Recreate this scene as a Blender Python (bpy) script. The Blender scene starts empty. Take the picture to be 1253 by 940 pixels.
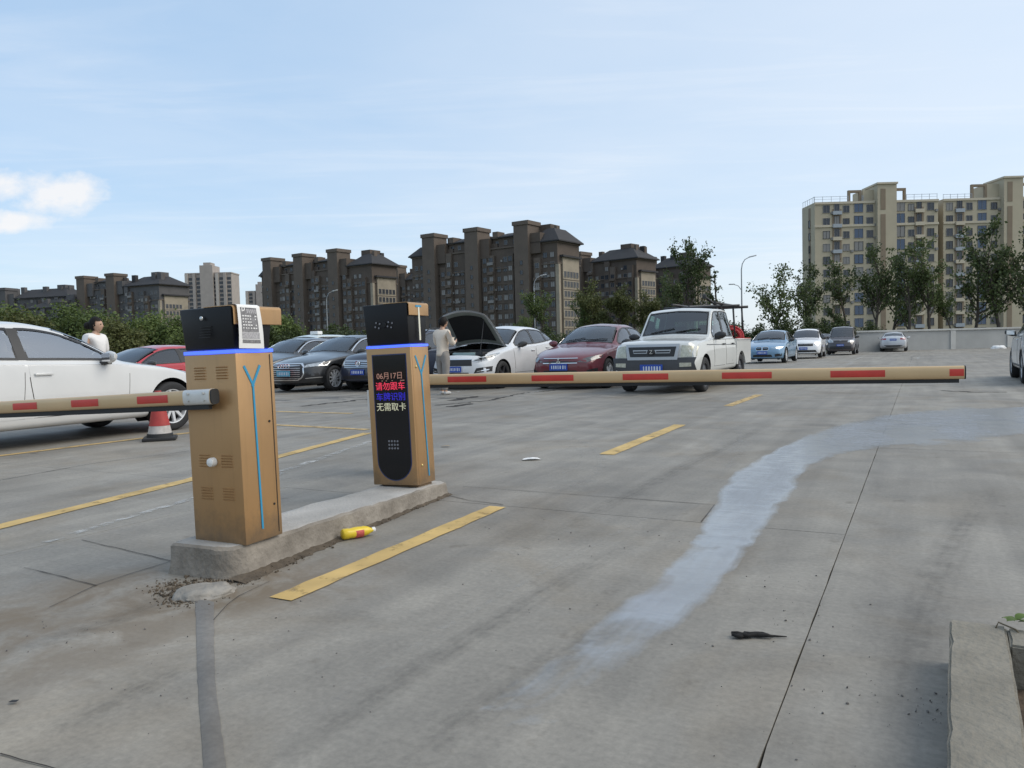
import bpy, bmesh, math, random
import numpy as np
from mathutils import Vector, Matrix
from mathutils.bvhtree import BVHTree

S = bpy.context.scene
COL = S.collection
R = math.radians
random.seed(7)

# ------------------------------------------------------------ camera
cam_d = bpy.data.cameras.new('camera'); cam = bpy.data.objects.new('camera', cam_d); COL.objects.link(cam)
CAM_H, PITCH, ROLL = 1.1, R(2.8), R(1.5)
cam_d.sensor_width = 36.0; cam_d.lens = 36.0 * 941.0 / 1253.0
cam_d.clip_start = 0.05; cam_d.clip_end = 6000
cam.matrix_world = Matrix.Translation((0, 0, CAM_H)) @ Matrix.Rotation(R(90) - PITCH, 4, 'X') @ Matrix.Rotation(-ROLL, 4, 'Z')
S.camera = cam
S.render.engine = 'CYCLES'
S.view_settings.view_transform = 'Standard'; S.view_settings.look = 'None'
S.view_settings.exposure = 0.62; S.view_settings.gamma = 1.0
S.view_settings.use_curve_mapping = False

# ------------------------------------------------------------ sun and sky
SUN_EL, SUN_AZ = R(44), R(98)          # azimuth measured from +Y (ahead) towards +X (right)
sdir = Vector((math.sin(SUN_AZ) * math.cos(SUN_EL), math.cos(SUN_AZ) * math.cos(SUN_EL), math.sin(SUN_EL)))
sun_d = bpy.data.lights.new('sun', 'SUN'); sun_d.energy = 1.2; sun_d.angle = R(40); sun_d.color = (1.0, 0.93, 0.82)
sun = bpy.data.objects.new('sun', sun_d); COL.objects.link(sun)
sun.rotation_euler = sdir.to_track_quat('Z', 'Y').to_euler(); sun.location = (30, -10, 40)

W = bpy.data.worlds.new('World'); S.world = W; W.use_nodes = True
nt = W.node_tree; nt.nodes.clear()
def wn(t, **k):
    n = nt.nodes.new(t)
    for a, b in k.items(): setattr(n, a, b)
    return n
def wl(a, b): nt.links.new(a, b)
def wmath(op, a, b=None, clamp=False):
    n = wn('ShaderNodeMath', operation=op); n.use_clamp = clamp
    for i, v in enumerate((a, b)):
        if v is None: continue
        if isinstance(v, (int, float)): n.inputs[i].default_value = v
        else: wl(v, n.inputs[i])
    return n.outputs[0]
wout = wn('ShaderNodeOutputWorld'); wbg = wn('ShaderNodeBackground'); wl(wbg.outputs[0], wout.inputs[0])
wbg.inputs[1].default_value = 0.14
sky = wn('ShaderNodeTexSky', sky_type='NISHITA'); sky.sun_disc = False
sky.sun_elevation = SUN_EL; sky.sun_rotation = SUN_AZ
sky.air_density = 1.0; sky.dust_density = 1.2; sky.ozone_density = 1.6; sky.altitude = 50
wtc = wn('ShaderNodeTexCoord'); wsx = wn('ShaderNodeSeparateXYZ'); wl(wtc.outputs['Generated'], wsx.inputs[0])
dx, dy, dz = wsx.outputs
# thin veil of high cloud over the whole sky: denser near the horizon, streaky above
ysafe = wmath('MAXIMUM', wmath('ABSOLUTE', dz), 0.06)
wcv = wn('ShaderNodeCombineXYZ'); wl(wmath('DIVIDE', dx, ysafe), wcv.inputs[0]); wl(wmath('DIVIDE', dy, ysafe), wcv.inputs[1])
wno = wn('ShaderNodeTexNoise'); wno.inputs['Scale'].default_value = 0.33; wno.inputs['Detail'].default_value = 7; wno.inputs['Roughness'].default_value = 0.52
wl(wcv.outputs[0], wno.inputs['Vector'])
veil = wmath('MULTIPLY', wmath('SUBTRACT', wno.outputs['Fac'], 0.40), 1.9, True)
wmp = wn('ShaderNodeMapping'); wmp.inputs['Scale'].default_value = (0.55, 2.0, 1.0); wmp.inputs['Rotation'].default_value = (0, 0, 0.9); wl(wcv.outputs[0], wmp.inputs[0])
wno3 = wn('ShaderNodeTexNoise'); wno3.inputs['Scale'].default_value = 0.9; wno3.inputs['Detail'].default_value = 10; wno3.inputs['Roughness'].default_value = 0.6; wno3.inputs['Distortion'].default_value = 1.1; wl(wmp.outputs[0], wno3.inputs['Vector'])
wisp = wmath('MULTIPLY', wmath('SUBTRACT', wno3.outputs['Fac'], 0.50), 3.0, True)
veil = wmath('ADD', veil, wmath('MULTIPLY', wmath('MULTIPLY', wisp, 1.1), wmath('ADD', veil, 0.25)), True)
hz = wmath('POWER', wmath('SUBTRACT', 1.0, wmath('MAXIMUM', dz, 0.0), True), 4.5)
# two small cumulus banks low in the sky to the left
yf = wmath('MAXIMUM', dy, 0.05)
ax, az = wmath('DIVIDE', dx, yf), wmath('DIVIDE', dz, yf)
wn2 = wn('ShaderNodeTexNoise'); wn2.inputs['Scale'].default_value = 12.0; wn2.inputs['Detail'].default_value = 9; wn2.inputs['Roughness'].default_value = 0.6
wcv2 = wn('ShaderNodeCombineXYZ'); wl(ax, wcv2.inputs[0]); wl(wmath('MULTIPLY', az, 1.5), wcv2.inputs[1]); wl(wcv2.outputs[0], wn2.inputs['Vector'])
def bank(cx, cz, rx, rz):
    a = wmath('DIVIDE', wmath('SUBTRACT', ax, cx), rx); b = wmath('DIVIDE', wmath('SUBTRACT', az, cz), rz)
    q = wmath('SUBTRACT', 1.0, wmath('ADD', wmath('MULTIPLY', a, a), wmath('MULTIPLY', b, b)))
    q = wmath('ADD', q, wmath('MULTIPLY', wmath('SUBTRACT', wn2.outputs['Fac'], 0.52), 3.6))
    return wmath('MULTIPLY', wmath('MULTIPLY', q, 1.15, True), wmath('GREATER_THAN', dy, 0.1))
puff = wmath('MAXIMUM', bank(-0.585, 0.208, 0.085, 0.030), bank(-0.665, 0.178, 0.10, 0.020))
puff = wmath('MAXIMUM', puff, bank(-0.63, 0.222, 0.07, 0.028))
wmh = wn('ShaderNodeMix', data_type='RGBA'); wl(hz, wmh.inputs[0]); wmh.inputs[6].default_value = (1.42, 2.55, 3.92, 1); wmh.inputs[7].default_value = (2.95, 3.60, 4.20, 1)
wm0 = wn('ShaderNodeMix', data_type='RGBA'); wm0.inputs[0].default_value = 0.72; wl(sky.outputs[0], wm0.inputs[6]); wl(wmh.outputs[2], wm0.inputs[7])
wm1 = wn('ShaderNodeMix', data_type='RGBA'); wl(wmath('MULTIPLY', veil, 0.52), wm1.inputs[0]); wl(wm0.outputs[2], wm1.inputs[6]); wm1.inputs[7].default_value = (4.5, 4.6, 4.75, 1)
# hazy brightening towards the sun's side, all the way round the sky
hs = Vector((math.sin(SUN_AZ), math.cos(SUN_AZ), 0.55)).normalized()
wdot = wn('ShaderNodeVectorMath', operation='DOT_PRODUCT'); wl(wtc.outputs['Generated'], wdot.inputs[0]); wdot.inputs[1].default_value = hs
glow = wmath('MULTIPLY_ADD', wmath('MULTIPLY_ADD', wdot.outputs['Value'], 0.5), 1.0) if False else wmath('ADD', wmath('MULTIPLY', wdot.outputs['Value'], 0.5), 0.5)
glow = wmath('POWER', glow, 1.6)
wmg = wn('ShaderNodeMix', data_type='RGBA'); wl(wmath('MULTIPLY', glow, 0.66), wmg.inputs[0]); wl(wm1.outputs[2], wmg.inputs[6]); wmg.inputs[7].default_value = (4.9, 4.95, 5.0, 1)
wm1 = wmg
wm2 = wn('ShaderNodeMix', data_type='RGBA'); wl(wmath('MULTIPLY', puff, 0.85), wm2.inputs[0]); wl(wm1.outputs[2], wm2.inputs[6]); wm2.inputs[7].default_value = (4.5, 4.45, 4.45, 1)
wl(wm2.outputs[2], wbg.inputs[0])

# ------------------------------------------------------------ helpers: places
def ray(px, py):
    x = (px - 626.5) / 941.0; y = -(py - 470) / 941.0
    xr = x * math.cos(ROLL) + y * math.sin(ROLL); yr = -x * math.sin(ROLL) + y * math.cos(ROLL)
    return Vector((xr, math.cos(PITCH) + yr * math.sin(PITCH), -math.sin(PITCH) + yr * math.cos(PITCH)))
def G(px, py, z=0.0):
    d = ray(px, py); t = (z - CAM_H) / d.z
    return Vector((d.x * t, d.y * t, z))
def A(px, py, Y):
    d = ray(px, py); t = Y / d.y
    return Vector((d.x * t, Y, CAM_H + d.z * t))

# ------------------------------------------------------------ helpers: materials
MATS = {}
def mat(name, col, rough=0.6, metal=0.0, var=0.0, vscale=4.0, bump=0.0, bscale=30.0, coat=0.0, spec=0.5, emit=None, estr=0.0, col2=None, trans=0.0, stretch=None, detail=6):
    if name in MATS: return MATS[name]
    m = bpy.data.materials.new(name); m.use_nodes = True; MATS[name] = m
    t = m.node_tree; p = t.nodes['Principled BSDF']
    p.inputs['Base Color'].default_value = (*col, 1); p.inputs['Roughness'].default_value = rough
    p.inputs['Metallic'].default_value = metal; p.inputs['Coat Weight'].default_value = coat
    p.inputs['Coat Roughness'].default_value = 0.04
    p.inputs['Specular IOR Level'].default_value = spec
    if trans: p.inputs['Subsurface Weight'].default_value = 0.0
    if emit:
        p.inputs['Emission Color'].default_value = (*emit, 1); p.inputs['Emission Strength'].default_value = estr
    if var or bump:
        tc = t.nodes.new('ShaderNodeTexCoord'); vec = tc.outputs['Object']
        if stretch:
            mp = t.nodes.new('ShaderNodeMapping'); mp.inputs['Scale'].default_value = stretch
            t.links.new(vec, mp.inputs[0]); vec = mp.outputs[0]
    if var:
        n = t.nodes.new('ShaderNodeTexNoise'); n.inputs['Scale'].default_value = vscale; n.inputs['Detail'].default_value = detail
        n.inputs['Roughness'].default_value = 0.62
        t.links.new(vec, n.inputs['Vector'])
        cr = t.nodes.new('ShaderNodeValToRGB'); cr.color_ramp.elements[0].position = 0.3; cr.color_ramp.elements[1].position = 0.72
        c2 = col2 or tuple(min(1, c * (1 + var)) for c in col)
        c1 = tuple(c * (1 - var) for c in col) if not col2 else col
        cr.color_ramp.elements[0].color = (*c1, 1); cr.color_ramp.elements[1].color = (*c2, 1)
        t.links.new(n.outputs['Fac'], cr.inputs[0]); t.links.new(cr.outputs[0], p.inputs['Base Color'])
        mr = t.nodes.new('ShaderNodeMath'); mr.operation = 'MULTIPLY_ADD'; mr.inputs[1].default_value = 0.25; mr.inputs[2].default_value = max(0.0, rough - 0.12)
        t.links.new(n.outputs['Fac'], mr.inputs[0]); t.links.new(mr.outputs[0], p.inputs['Roughness'])
    if bump:
        n2 = t.nodes.new('ShaderNodeTexNoise'); n2.inputs['Scale'].default_value = bscale; n2.inputs['Detail'].default_value = 5
        t.links.new(vec, n2.inputs['Vector'])
        b = t.nodes.new('ShaderNodeBump'); b.inputs['Strength'].default_value = bump; b.inputs['Distance'].default_value = 0.02
        t.links.new(n2.outputs['Fac'], b.inputs['Height']); t.links.new(b.outputs[0], p.inputs['Normal'])
    return m
def glass_mat(name, tint, rough=0.02, base=0.05):
    if name in MATS: return MATS[name]
    m = bpy.data.materials.new(name); m.use_nodes = True; MATS[name] = m
    t = m.node_tree; t.nodes.clear()
    o = t.nodes.new('ShaderNodeOutputMaterial'); mx = t.nodes.new('ShaderNodeMixShader')
    tr = t.nodes.new('ShaderNodeBsdfTransparent'); tr.inputs[0].default_value = (*tint, 1)
    gl = t.nodes.new('ShaderNodeBsdfGlossy'); gl.inputs['Roughness'].default_value = rough; gl.inputs[0].default_value = (0.95, 0.97, 1, 1)
    fr = t.nodes.new('ShaderNodeFresnel'); fr.inputs[0].default_value = 1.7
    mm = t.nodes.new('ShaderNodeMath'); mm.operation = 'MULTIPLY_ADD'; mm.inputs[1].default_value = 1.0; mm.inputs[2].default_value = base; mm.use_clamp = True
    t.links.new(fr.outputs[0], mm.inputs[0]); t.links.new(mm.outputs[0], mx.inputs[0])
    t.links.new(tr.outputs[0], mx.inputs[1]); t.links.new(gl.outputs[0], mx.inputs[2]); t.links.new(mx.outputs[0], o.inputs[0])
    return m

# ------------------------------------------------------------ helpers: objects
def link(o, parent=None):
    COL.objects.link(o)
    if parent is not None: o.parent = parent
    return o
def tag(o, label=None, cat=None, group=None, kind=None):
    if label: o['label'] = label
    if cat: o['category'] = cat
    if group: o['group'] = group
    if kind: o['kind'] = kind
    return o
def empty(name, loc=(0, 0, 0), rz=0.0, parent=None):
    o = bpy.data.objects.new(name, None); o.empty_display_size = 0.2
    o.location = loc; o.rotation_euler = (0, 0, rz)
    return link(o, parent)
def thing(name, label, cat, loc=(0, 0, 0), rz=0.0, group=None):
    return tag(empty(name, loc, rz), label, cat, group)
def obj(name, me, parent=None):
    return link(bpy.data.objects.new(name, me), parent)
def copy_tree(o, parent=None):
    c = o.copy(); COL.objects.link(c); c.parent = parent
    for ch in o.children: copy_tree(ch, c)
    return c

class MB:
    """collects shapes and links them as one mesh object"""
    def __init__(s): s.v = []; s.f = []; s.mi = []
    def add(s, vs, fs, mi=0, M=None):
        n = len(s.v)
        for p in vs:
            p = Vector(p)
            s.v.append(M @ p if M is not None else p)
        for f in fs: s.f.append(tuple(i + n for i in f)); s.mi.append(mi)
        return s
    def box(s, c, d, M=None, bev=0.0, mi=0, seg=2):
        hx, hy, hz = d[0] / 2, d[1] / 2, d[2] / 2
        if bev <= 0:
            vs = [(c[0] + a * hx, c[1] + b * hy, c[2] + e * hz) for a in (-1, 1) for b in (-1, 1) for e in (-1, 1)]
            return s.add(vs, [(0, 1, 3, 2), (4, 6, 7, 5), (0, 4, 5, 1), (2, 3, 7, 6), (0, 2, 6, 4), (1, 5, 7, 3)], mi, M)
        bm = bmesh.new(); bmesh.ops.create_cube(bm, size=1.0)
        for v in bm.verts: v.co = Vector((v.co.x * d[0] + c[0], v.co.y * d[1] + c[1], v.co.z * d[2] + c[2]))
        bmesh.ops.bevel(bm, geom=bm.edges[:], offset=bev, segments=seg, affect='EDGES', profile=0.5)
        return s.bm(bm, mi, M)
    def bm(s, bm, mi=0, M=None):
        bm.verts.index_update()
        s.add([v.co.copy() for v in bm.verts], [[v.index for v in f.verts] for f in bm.faces], mi, M); bm.free(); return s
    def tube(s, pts, rad, n=8, caps=True, mi=0):
        pts = [Vector(p) for p in pts]; m = len(pts)
        rad = [rad] * m if isinstance(rad, (int, float)) else rad
        vs = []; up = Vector((0, 0, 1))
        d0 = (pts[1] - pts[0]).normalized()
        x = d0.orthogonal().normalized()
        for i in range(m):
            d = (pts[min(i + 1, m - 1)] - pts[max(i - 1, 0)]).normalized()
            x = (x - d * x.dot(d)).normalized(); y = d.cross(x)
            for k in range(n):
                a = 2 * math.pi * k / n; vs.append(pts[i] + (x * math.cos(a) + y * math.sin(a)) * rad[i])
        fs = []
        for i in range(m - 1):
            for k in range(n):
                fs.append((i * n + k, i * n + (k + 1) % n, (i + 1) * n + (k + 1) % n, (i + 1) * n + k))
        if caps: fs.append(tuple(range(n - 1, -1, -1))); fs.append(tuple((m - 1) * n + k for k in range(n)))
        return s.add(vs, fs, mi)
    def lathe(s, prof, n=24, M=None, mi=0):
        """prof: (r, h) pairs, turned round local Z"""
        vs = []; fs = []; m = len(prof)
        for k in range(n):
            a = 2 * math.pi * k / n
            for r, h in prof: vs.append((r * math.cos(a), r * math.sin(a), h))
        for k in range(n):
            for i in range(m - 1):
                fs.append((k * m + i, ((k + 1) % n) * m + i, ((k + 1) % n) * m + i + 1, k * m + i + 1))
        return s.add(vs, fs, mi, M)
    def prism(s, outline, z0, z1, M=None, mi=0):
        n = len(outline)
        vs = [(x, y, z0) for x, y in outline] + [(x, y, z1) for x, y in outline]
        fs = [tuple(range(n - 1, -1, -1)), tuple(range(n, 2 * n))] + [(i, (i + 1) % n, n + (i + 1) % n, n + i) for i in range(n)]
        return s.add(vs, fs, mi, M)
    def mesh(s, name, mats, smooth=False, angle=None):
        me = bpy.data.meshes.new(name); me.from_pydata([tuple(v) for v in s.v], [], s.f)
        for m in (mats if isinstance(mats, (list, tuple)) else [mats]): me.materials.append(m)
        me.polygons.foreach_set('material_index', s.mi)
        if smooth: me.polygons.foreach_set('use_smooth', [True] * len(s.f))
        me.update()
        if smooth and angle: me.set_sharp_from_angle(angle=R(angle))
        return me
    def build(s, name, mats, parent=None, smooth=False, angle=None):
        return obj(name, s.mesh(name, mats, smooth, angle), parent)

def text_mesh(body, size, m, extrude=0.001):
    cu = bpy.data.curves.new('text', 'FONT'); cu.body = body; cu.size = size; cu.extrude = extrude
    cu.align_x = 'CENTER'; cu.align_y = 'CENTER'
    o = bpy.data.objects.new('text', cu); COL.objects.link(o)
    dg = bpy.context.evaluated_depsgraph_get(); dg.update()
    me = bpy.data.meshes.new_from_object(o.evaluated_get(dg)); me.materials.clear(); me.materials.append(m)
    bpy.data.objects.remove(o); return me

# lane axes: u runs along the lane (away from the camera), v across it to the right
TH = R(28); U = Vector((math.sin(TH), math.cos(TH), 0)); V = Vector((math.cos(TH), -math.sin(TH), 0))
def ab(a, b, z=0.0): return U * a + V * b + Vector((0, 0, z))
# ============================================================ ground
def concrete_mat(name, base, lot=True):
    m = bpy.data.materials.new(name); m.use_nodes = True; MATS[name] = m
    t = m.node_tree; p = t.nodes['Principled BSDF']; L = t.links.new
    def N(tp, **k):
        n = t.nodes.new(tp)
        for a, b in k.items(): setattr(n, a, b)
        return n
    geo = N('ShaderNodeNewGeometry')
    rot = N('ShaderNodeVectorRotate', rotation_type='Z_AXIS'); rot.inputs['Angle'].default_value = TH   # x = across, y = along the lane
    L(geo.outputs['Position'], rot.inputs['Vector'])
    def noise(scale, detail=5, sx=1, sy=1, rough=0.6, dist=0.0):
        mp = N('ShaderNodeMapping'); mp.inputs['Scale'].default_value = (sx, sy, 1); L(rot.outputs[0], mp.inputs[0])
        n = N('ShaderNodeTexNoise'); n.inputs['Scale'].default_value = scale; n.inputs['Detail'].default_value = detail
        n.inputs['Roughness'].default_value = rough; n.inputs['Distortion'].default_value = dist; L(mp.outputs[0], n.inputs['Vector']); return n.outputs['Fac']
    def ramp(f, p0, p1, c0, c1):
        r = N('ShaderNodeValToRGB'); e = r.color_ramp.elements
        e[0].position = p0; e[1].position = p1; e[0].color = (*c0, 1); e[1].color = (*c1, 1); L(f, r.inputs[0]); return r.outputs[0]
    def mul(a, b, f=1.0):
        n = N('ShaderNodeMix', data_type='RGBA', blend_type='MULTIPLY'); n.inputs[0].default_value = f; L(a, n.inputs[6]); L(b, n.inputs[7]); return n.outputs[2]
    b0 = base
    big = ramp(noise(0.35, 4, rough=0.55), 0.3, 0.72, tuple(c * 0.80 for c in b0), tuple(c * 1.15 for c in b0))
    mid = ramp(noise(1.7, 6, dist=0.6), 0.28, 0.75, (0.76, 0.765, 0.77), (1.14, 1.135, 1.125))
    wear = ramp(noise(1.0, 6, 3.2, 0.16, 0.6), 0.3, 0.75, (0.76, 0.76, 0.77), (1.11, 1.11, 1.11))      # streaks worn by wheels along the lane
    fine = ramp(noise(42, 3, 1, 1, 0.7), 0.25, 0.8, (0.80, 0.80, 0.80), (1.15, 1.15, 1.14))
    brush = ramp(noise(14, 2, 0.25, 3.2, 0.5), 0.3, 0.7, (0.965, 0.965, 0.965), (1.03, 1.03, 1.03))        # broom finish across the slab
    spots = ramp(noise(5.5, 4, 1, 1, 0.5), 0.66, 0.74, (1, 1, 1), (0.78, 0.76, 0.74))
    brown = ramp(noise(0.8, 5, 1, 1, 0.6, 0.8), 0.5, 0.72, (1, 1, 1), (0.90, 0.84, 0.76))
    c = mul(mul(mul(mul(mul(mul(big, mid), wear), fine), brush), spots), brown)
    oi = N('ShaderNodeObjectInfo'); orr = ramp(oi.outputs['Random'], 0, 1, (0.93, 0.93, 0.935), (1.06, 1.055, 1.05))
    c = mul(c, orr)
    # earth washed out across the pavement at the near left
    sp = N('ShaderNodeSeparateXYZ'); L(geo.outputs['Position'], sp.inputs[0])
    def blob(cx, cy, rx, ry):
        ds = []
        for o_, c_, r_ in ((sp.outputs[0], cx, rx), (sp.outputs[1], cy, ry)):
            a = N('ShaderNodeMath', operation='SUBTRACT'); L(o_, a.inputs[0]); a.inputs[1].default_value = c_
            d = N('ShaderNodeMath', operation='DIVIDE'); L(a.outputs[0], d.inputs[0]); d.inputs[1].default_value = r_
            q = N('ShaderNodeMath', operation='MULTIPLY'); L(d.outputs[0], q.inputs[0]); L(d.outputs[0], q.inputs[1]); ds.append(q.outputs[0])
        s_ = N('ShaderNodeMath', operation='ADD'); L(ds[0], s_.inputs[0]); L(ds[1], s_.inputs[1])
        i_ = N('ShaderNodeMath', operation='SUBTRACT'); i_.inputs[0].default_value = 1.0; L(s_.outputs[0], i_.inputs[1]); i_.use_clamp = True
        return i_.outputs[0]
    def addn(a, b):
        n = N('ShaderNodeMath', operation='ADD'); n.use_clamp = True; L(a, n.inputs[0]); L(b, n.inputs[1]); return n.outputs[0]
    if lot:
        msk = addn(blob(-2.1, 3.1, 1.2, 0.9), blob(-1.35, 3.7, 0.9, 0.55))
        nz = noise(3.2, 7, 1, 1, 0.65, 0.5)
        mm = N('ShaderNodeMath', operation='MULTIPLY'); L(msk, mm.inputs[0]); L(ramp(nz, 0.38, 0.56, (0, 0, 0), (1, 1, 1)), mm.inputs[1])
        e = N('ShaderNodeMix', data_type='RGBA'); sc = N('ShaderNodeMath', operation='MULTIPLY'); sc.inputs[1].default_value = 0.9; L(mm.outputs[0], sc.inputs[0]); L(sc.outputs[0], e.inputs[0])
        L(c, e.inputs[6]); e.inputs[7].default_value = (0.17, 0.135, 0.095, 1); c = e.outputs[2]
        # damp oil patches where cars stand
        ms2 = addn(addn(blob(-1.2, 17.3, 2.0, 1.1), blob(-4.2, 17.8, 2.2, 1.2)), addn(blob(2.4, 16.2, 1.6, .8), blob(5.3, 9.6, 1.8, 0.7)))
        nz2 = noise(1.6, 5, 0.5, 1.3, 0.55, 1.2)
        m2 = N('ShaderNodeMath', operation='MULTIPLY'); L(ms2, m2.inputs[0]); L(ramp(nz2, 0.53, 0.57, (0, 0, 0), (1, 1, 1)), m2.inputs[1])
        e2 = N('ShaderNodeMix', data_type='RGBA'); sc2 = N('ShaderNodeMath', operation='MULTIPLY'); sc2.inputs[1].default_value = 0.8; L(m2.outputs[0], sc2.inputs[0]); L(sc2.outputs[0], e2.inputs[0])
        L(c, e2.inputs[6]); e2.inputs[7].default_value = (0.06, 0.06, 0.06, 1); c = e2.outputs[2]
    L(c, p.inputs['Base Color'])
    rr = N('ShaderNodeMath', operation='MULTIPLY_ADD'); rr.inputs[1].default_value = 0.3; rr.inputs[2].default_value = 0.52; L(noise(1.2, 3), rr.inputs[0]); L(rr.outputs[0], p.inputs['Roughness'])
    p.inputs['Specular IOR Level'].default_value = 0.35
    bp = N('ShaderNodeBump'); bp.inputs['Strength'].default_value = 0.14; bp.inputs['Distance'].default_value = 0.004; L(noise(60, 3, 1, 1, 0.7), bp.inputs['Height']); L(bp.outputs[0], p.inputs['Normal'])
    return m
M_CON = concrete_mat('lot_concrete', (0.284, 0.264, 0.229))
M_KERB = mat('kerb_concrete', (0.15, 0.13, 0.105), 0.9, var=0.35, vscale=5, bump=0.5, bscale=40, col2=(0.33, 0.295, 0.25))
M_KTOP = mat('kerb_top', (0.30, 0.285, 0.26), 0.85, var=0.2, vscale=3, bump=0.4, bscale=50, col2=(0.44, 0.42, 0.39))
M_DIRT = mat('dirt', (0.10, 0.078, 0.055), 0.95, var=0.4, vscale=9, bump=0.8, bscale=25)
M_EARTH = mat('rough_grass', (0.075, 0.085, 0.04), 0.95, var=0.4, vscale=0.6, bump=0.4, bscale=3)

def sheet(name, pts, z, m, parent=None):
    me = bpy.data.meshes.new(name); me.from_pydata([(p[0], p[1], z) for p in pts], [], [tuple(range(len(pts)))])
    me.materials.append(m); return obj(name, me, parent)
terrain = tag(sheet('terrain', [(-2500, -300), (2500, -300), (2500, 3500), (-2500, 3500)], -0.09, M_EARTH), 'flat rough ground beyond the car park', kind='structure')
lot = tag(sheet('parking_lot', [(-70, -12), (60, -12), (60, 62.5), (-70, 62.5)], -0.035, M_CON), 'grey concrete surface of the car park', kind='structure')

# concrete slabs with open joints
def slab_mesh(la, lb):
    rnd = random.Random(int(la * 10)); pts = []
    for (x0, y0, x1, y1) in ((0, 0, lb, 0), (lb, 0, lb, la), (lb, la, 0, la), (0, la, 0, 0)):
        k = max(8, int(max(abs(x1 - x0), abs(y1 - y0)) / 0.16)); nx, ny = (0, 1) if y0 == y1 else (1, 0)
        for i in range(k):
            f = i / k; j = 0 if i == 0 else -abs(rnd.gauss(0, .0012)) - (rnd.uniform(.002, .006) if rnd.random() < .04 else 0)
            px_, py_ = x0 + (x1 - x0) * f, y0 + (y1 - y0) * f
            pts.append((px_ + nx * j * (1 if px_ > lb / 2 else -1), py_ + ny * j * (1 if py_ > la / 2 else -1)))
    mb = MB(); mb.prism(pts, -0.03, 0.0); return mb.mesh('concrete_slab', M_CON)
slabs = {}
def slab(a0, a1, b0, b1):
    g = 0.0013; la, lb = round(a1 - a0 - 2 * g, 3), round(b1 - b0 - 2 * g, 3)
    if (la, lb) not in slabs: slabs[(la, lb)] = slab_mesh(la, lb)
    o = obj('concrete_slab', slabs[(la, lb)], lot)
    o.location = ab(a0 + g, b0 + g, random.uniform(-0.0015, 0.0)); o.rotation_euler = (0, 0, -TH)
ns = 0
for j in range(-8, 6):
    b0 = -0.37 + j * 4.2
    off, sl = (4.62, 5.0) if j < 0 else (8.4, 10.0)
    for i in range(-4, 7):
        a0 = off + i * sl
        c = ab(a0 + sl / 2, b0 + 2.1)
        if c.y < -6 or c.y > 38 or abs(c.x) > 0.72 * max(c.y, 0) + 8.5: continue
        slab(a0, a0 + sl, b0, b0 + 4.2); ns += 1

# painted lines: worn paint over the slabs
def paint_mat(name, col, wear=0.5):
    m = bpy.data.materials.new(name); m.use_nodes = True; t = m.node_tree; p = t.nodes['Principled BSDF']; L = t.links.new
    g = t.nodes.new('ShaderNodeNewGeometry'); n = t.nodes.new('ShaderNodeTexNoise'); n.inputs['Scale'].default_value = 7; n.inputs['Detail'].default_value = 9; n.inputs['Roughness'].default_value = 0.68
    L(g.outputs['Position'], n.inputs['Vector'])
    r = t.nodes.new('ShaderNodeValToRGB'); r.color_ramp.elements[0].position = wear - 0.06; r.color_ramp.elements[1].position = wear + 0.14; L(n.outputs['Fac'], r.inputs[0])
    r.color_ramp.elements[0].color = (0, 0, 0, 1)
    tr = t.nodes.new('ShaderNodeBsdfTransparent'); mx = t.nodes.new('ShaderNodeMixShader'); L(r.outputs[0], mx.inputs[0]); L(tr.outputs[0], mx.inputs[1]); L(p.outputs[0], mx.inputs[2])
    L(mx.outputs[0], t.nodes['Material Output'].inputs[0])
    n2 = t.nodes.new('ShaderNodeTexNoise'); n2.inputs['Scale'].default_value = 3; n2.inputs['Detail'].default_value = 6; L(g.outputs['Position'], n2.inputs['Vector'])
    r2 = t.nodes.new('ShaderNodeValToRGB'); r2.color_ramp.elements[0].color = (*[c * 0.72 for c in col], 1); r2.color_ramp.elements[1].color = (*[min(1, c * 1.12) for c in col], 1)
    r2.color_ramp.elements[0].position = 0.3; r2.color_ramp.elements[1].position = 0.7; L(n2.outputs['Fac'], r2.inputs[0]); L(r2.outputs[0], p.inputs['Base Color'])
    p.inputs['Roughness'].default_value = 0.7; return m
M_YEL = paint_mat('yellow_paint', (0.56, 0.385, 0.14), 0.30); M_YEL2 = paint_mat('worn_yellow_paint', (0.52, 0.36, 0.15), 0.37)
M_WHT = paint_mat('worn_white_paint', (0.52, 0.52, 0.50), 0.50)
def line(name, pts, w, m, z=0.004):
    pts = [Vector((p[0], p[1], 0)) for p in pts]; vs = []; n = len(pts); rnd = random.Random(len(COL.objects))
    dense = []
    for i in range(n - 1):
        k = max(2, int((pts[i + 1] - pts[i]).length / 0.12))
        dense += [pts[i].lerp(pts[i + 1], q / k) for q in range(k)]
    dense.append(pts[-1]); n = len(dense)
    for i, p in enumerate(dense):
        d = (dense[min(i + 1, n - 1)] - dense[max(i - 1, 0)]).normalized(); s = Vector((-d.y, d.x, 0))
        vs += [p + s * (w / 2 + rnd.uniform(-.006, .006)), p - s * (w / 2 + rnd.uniform(-.006, .006))]
    me = bpy.data.meshes.new(name); me.from_pydata([(v.x, v.y, z) for v in vs], [], [(2 * i, 2 * i + 1, 2 * i + 3, 2 * i + 2) for i in range(n - 1)])
    me.materials.append(m); return obj(name, me, lot)
line('yellow_line', [(-1.06, 3.38), (-0.12, 5.24)], 0.13, M_YEL)
line('yellow_line', [(0.92, 7.6), (2.22, 10.18)], 0.16, M_YEL)
line('yellow_line', [(3.62, 12.9), (4.95, 15.4)], 0.16, M_YEL2)
line('yellow_line', [(-3.5, 4.7), (-3.4, 5.02), (-2.86, 6.7), (-2.4, 8.4), (-1.93, 10.18)], 0.14, M_YEL)
line('yellow_line', [(-7.0, 7.0), (-5.89, 8.77), (-4.99, 10.21), (-4.2, 11.3)], 0.13, M_YEL2)
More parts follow.
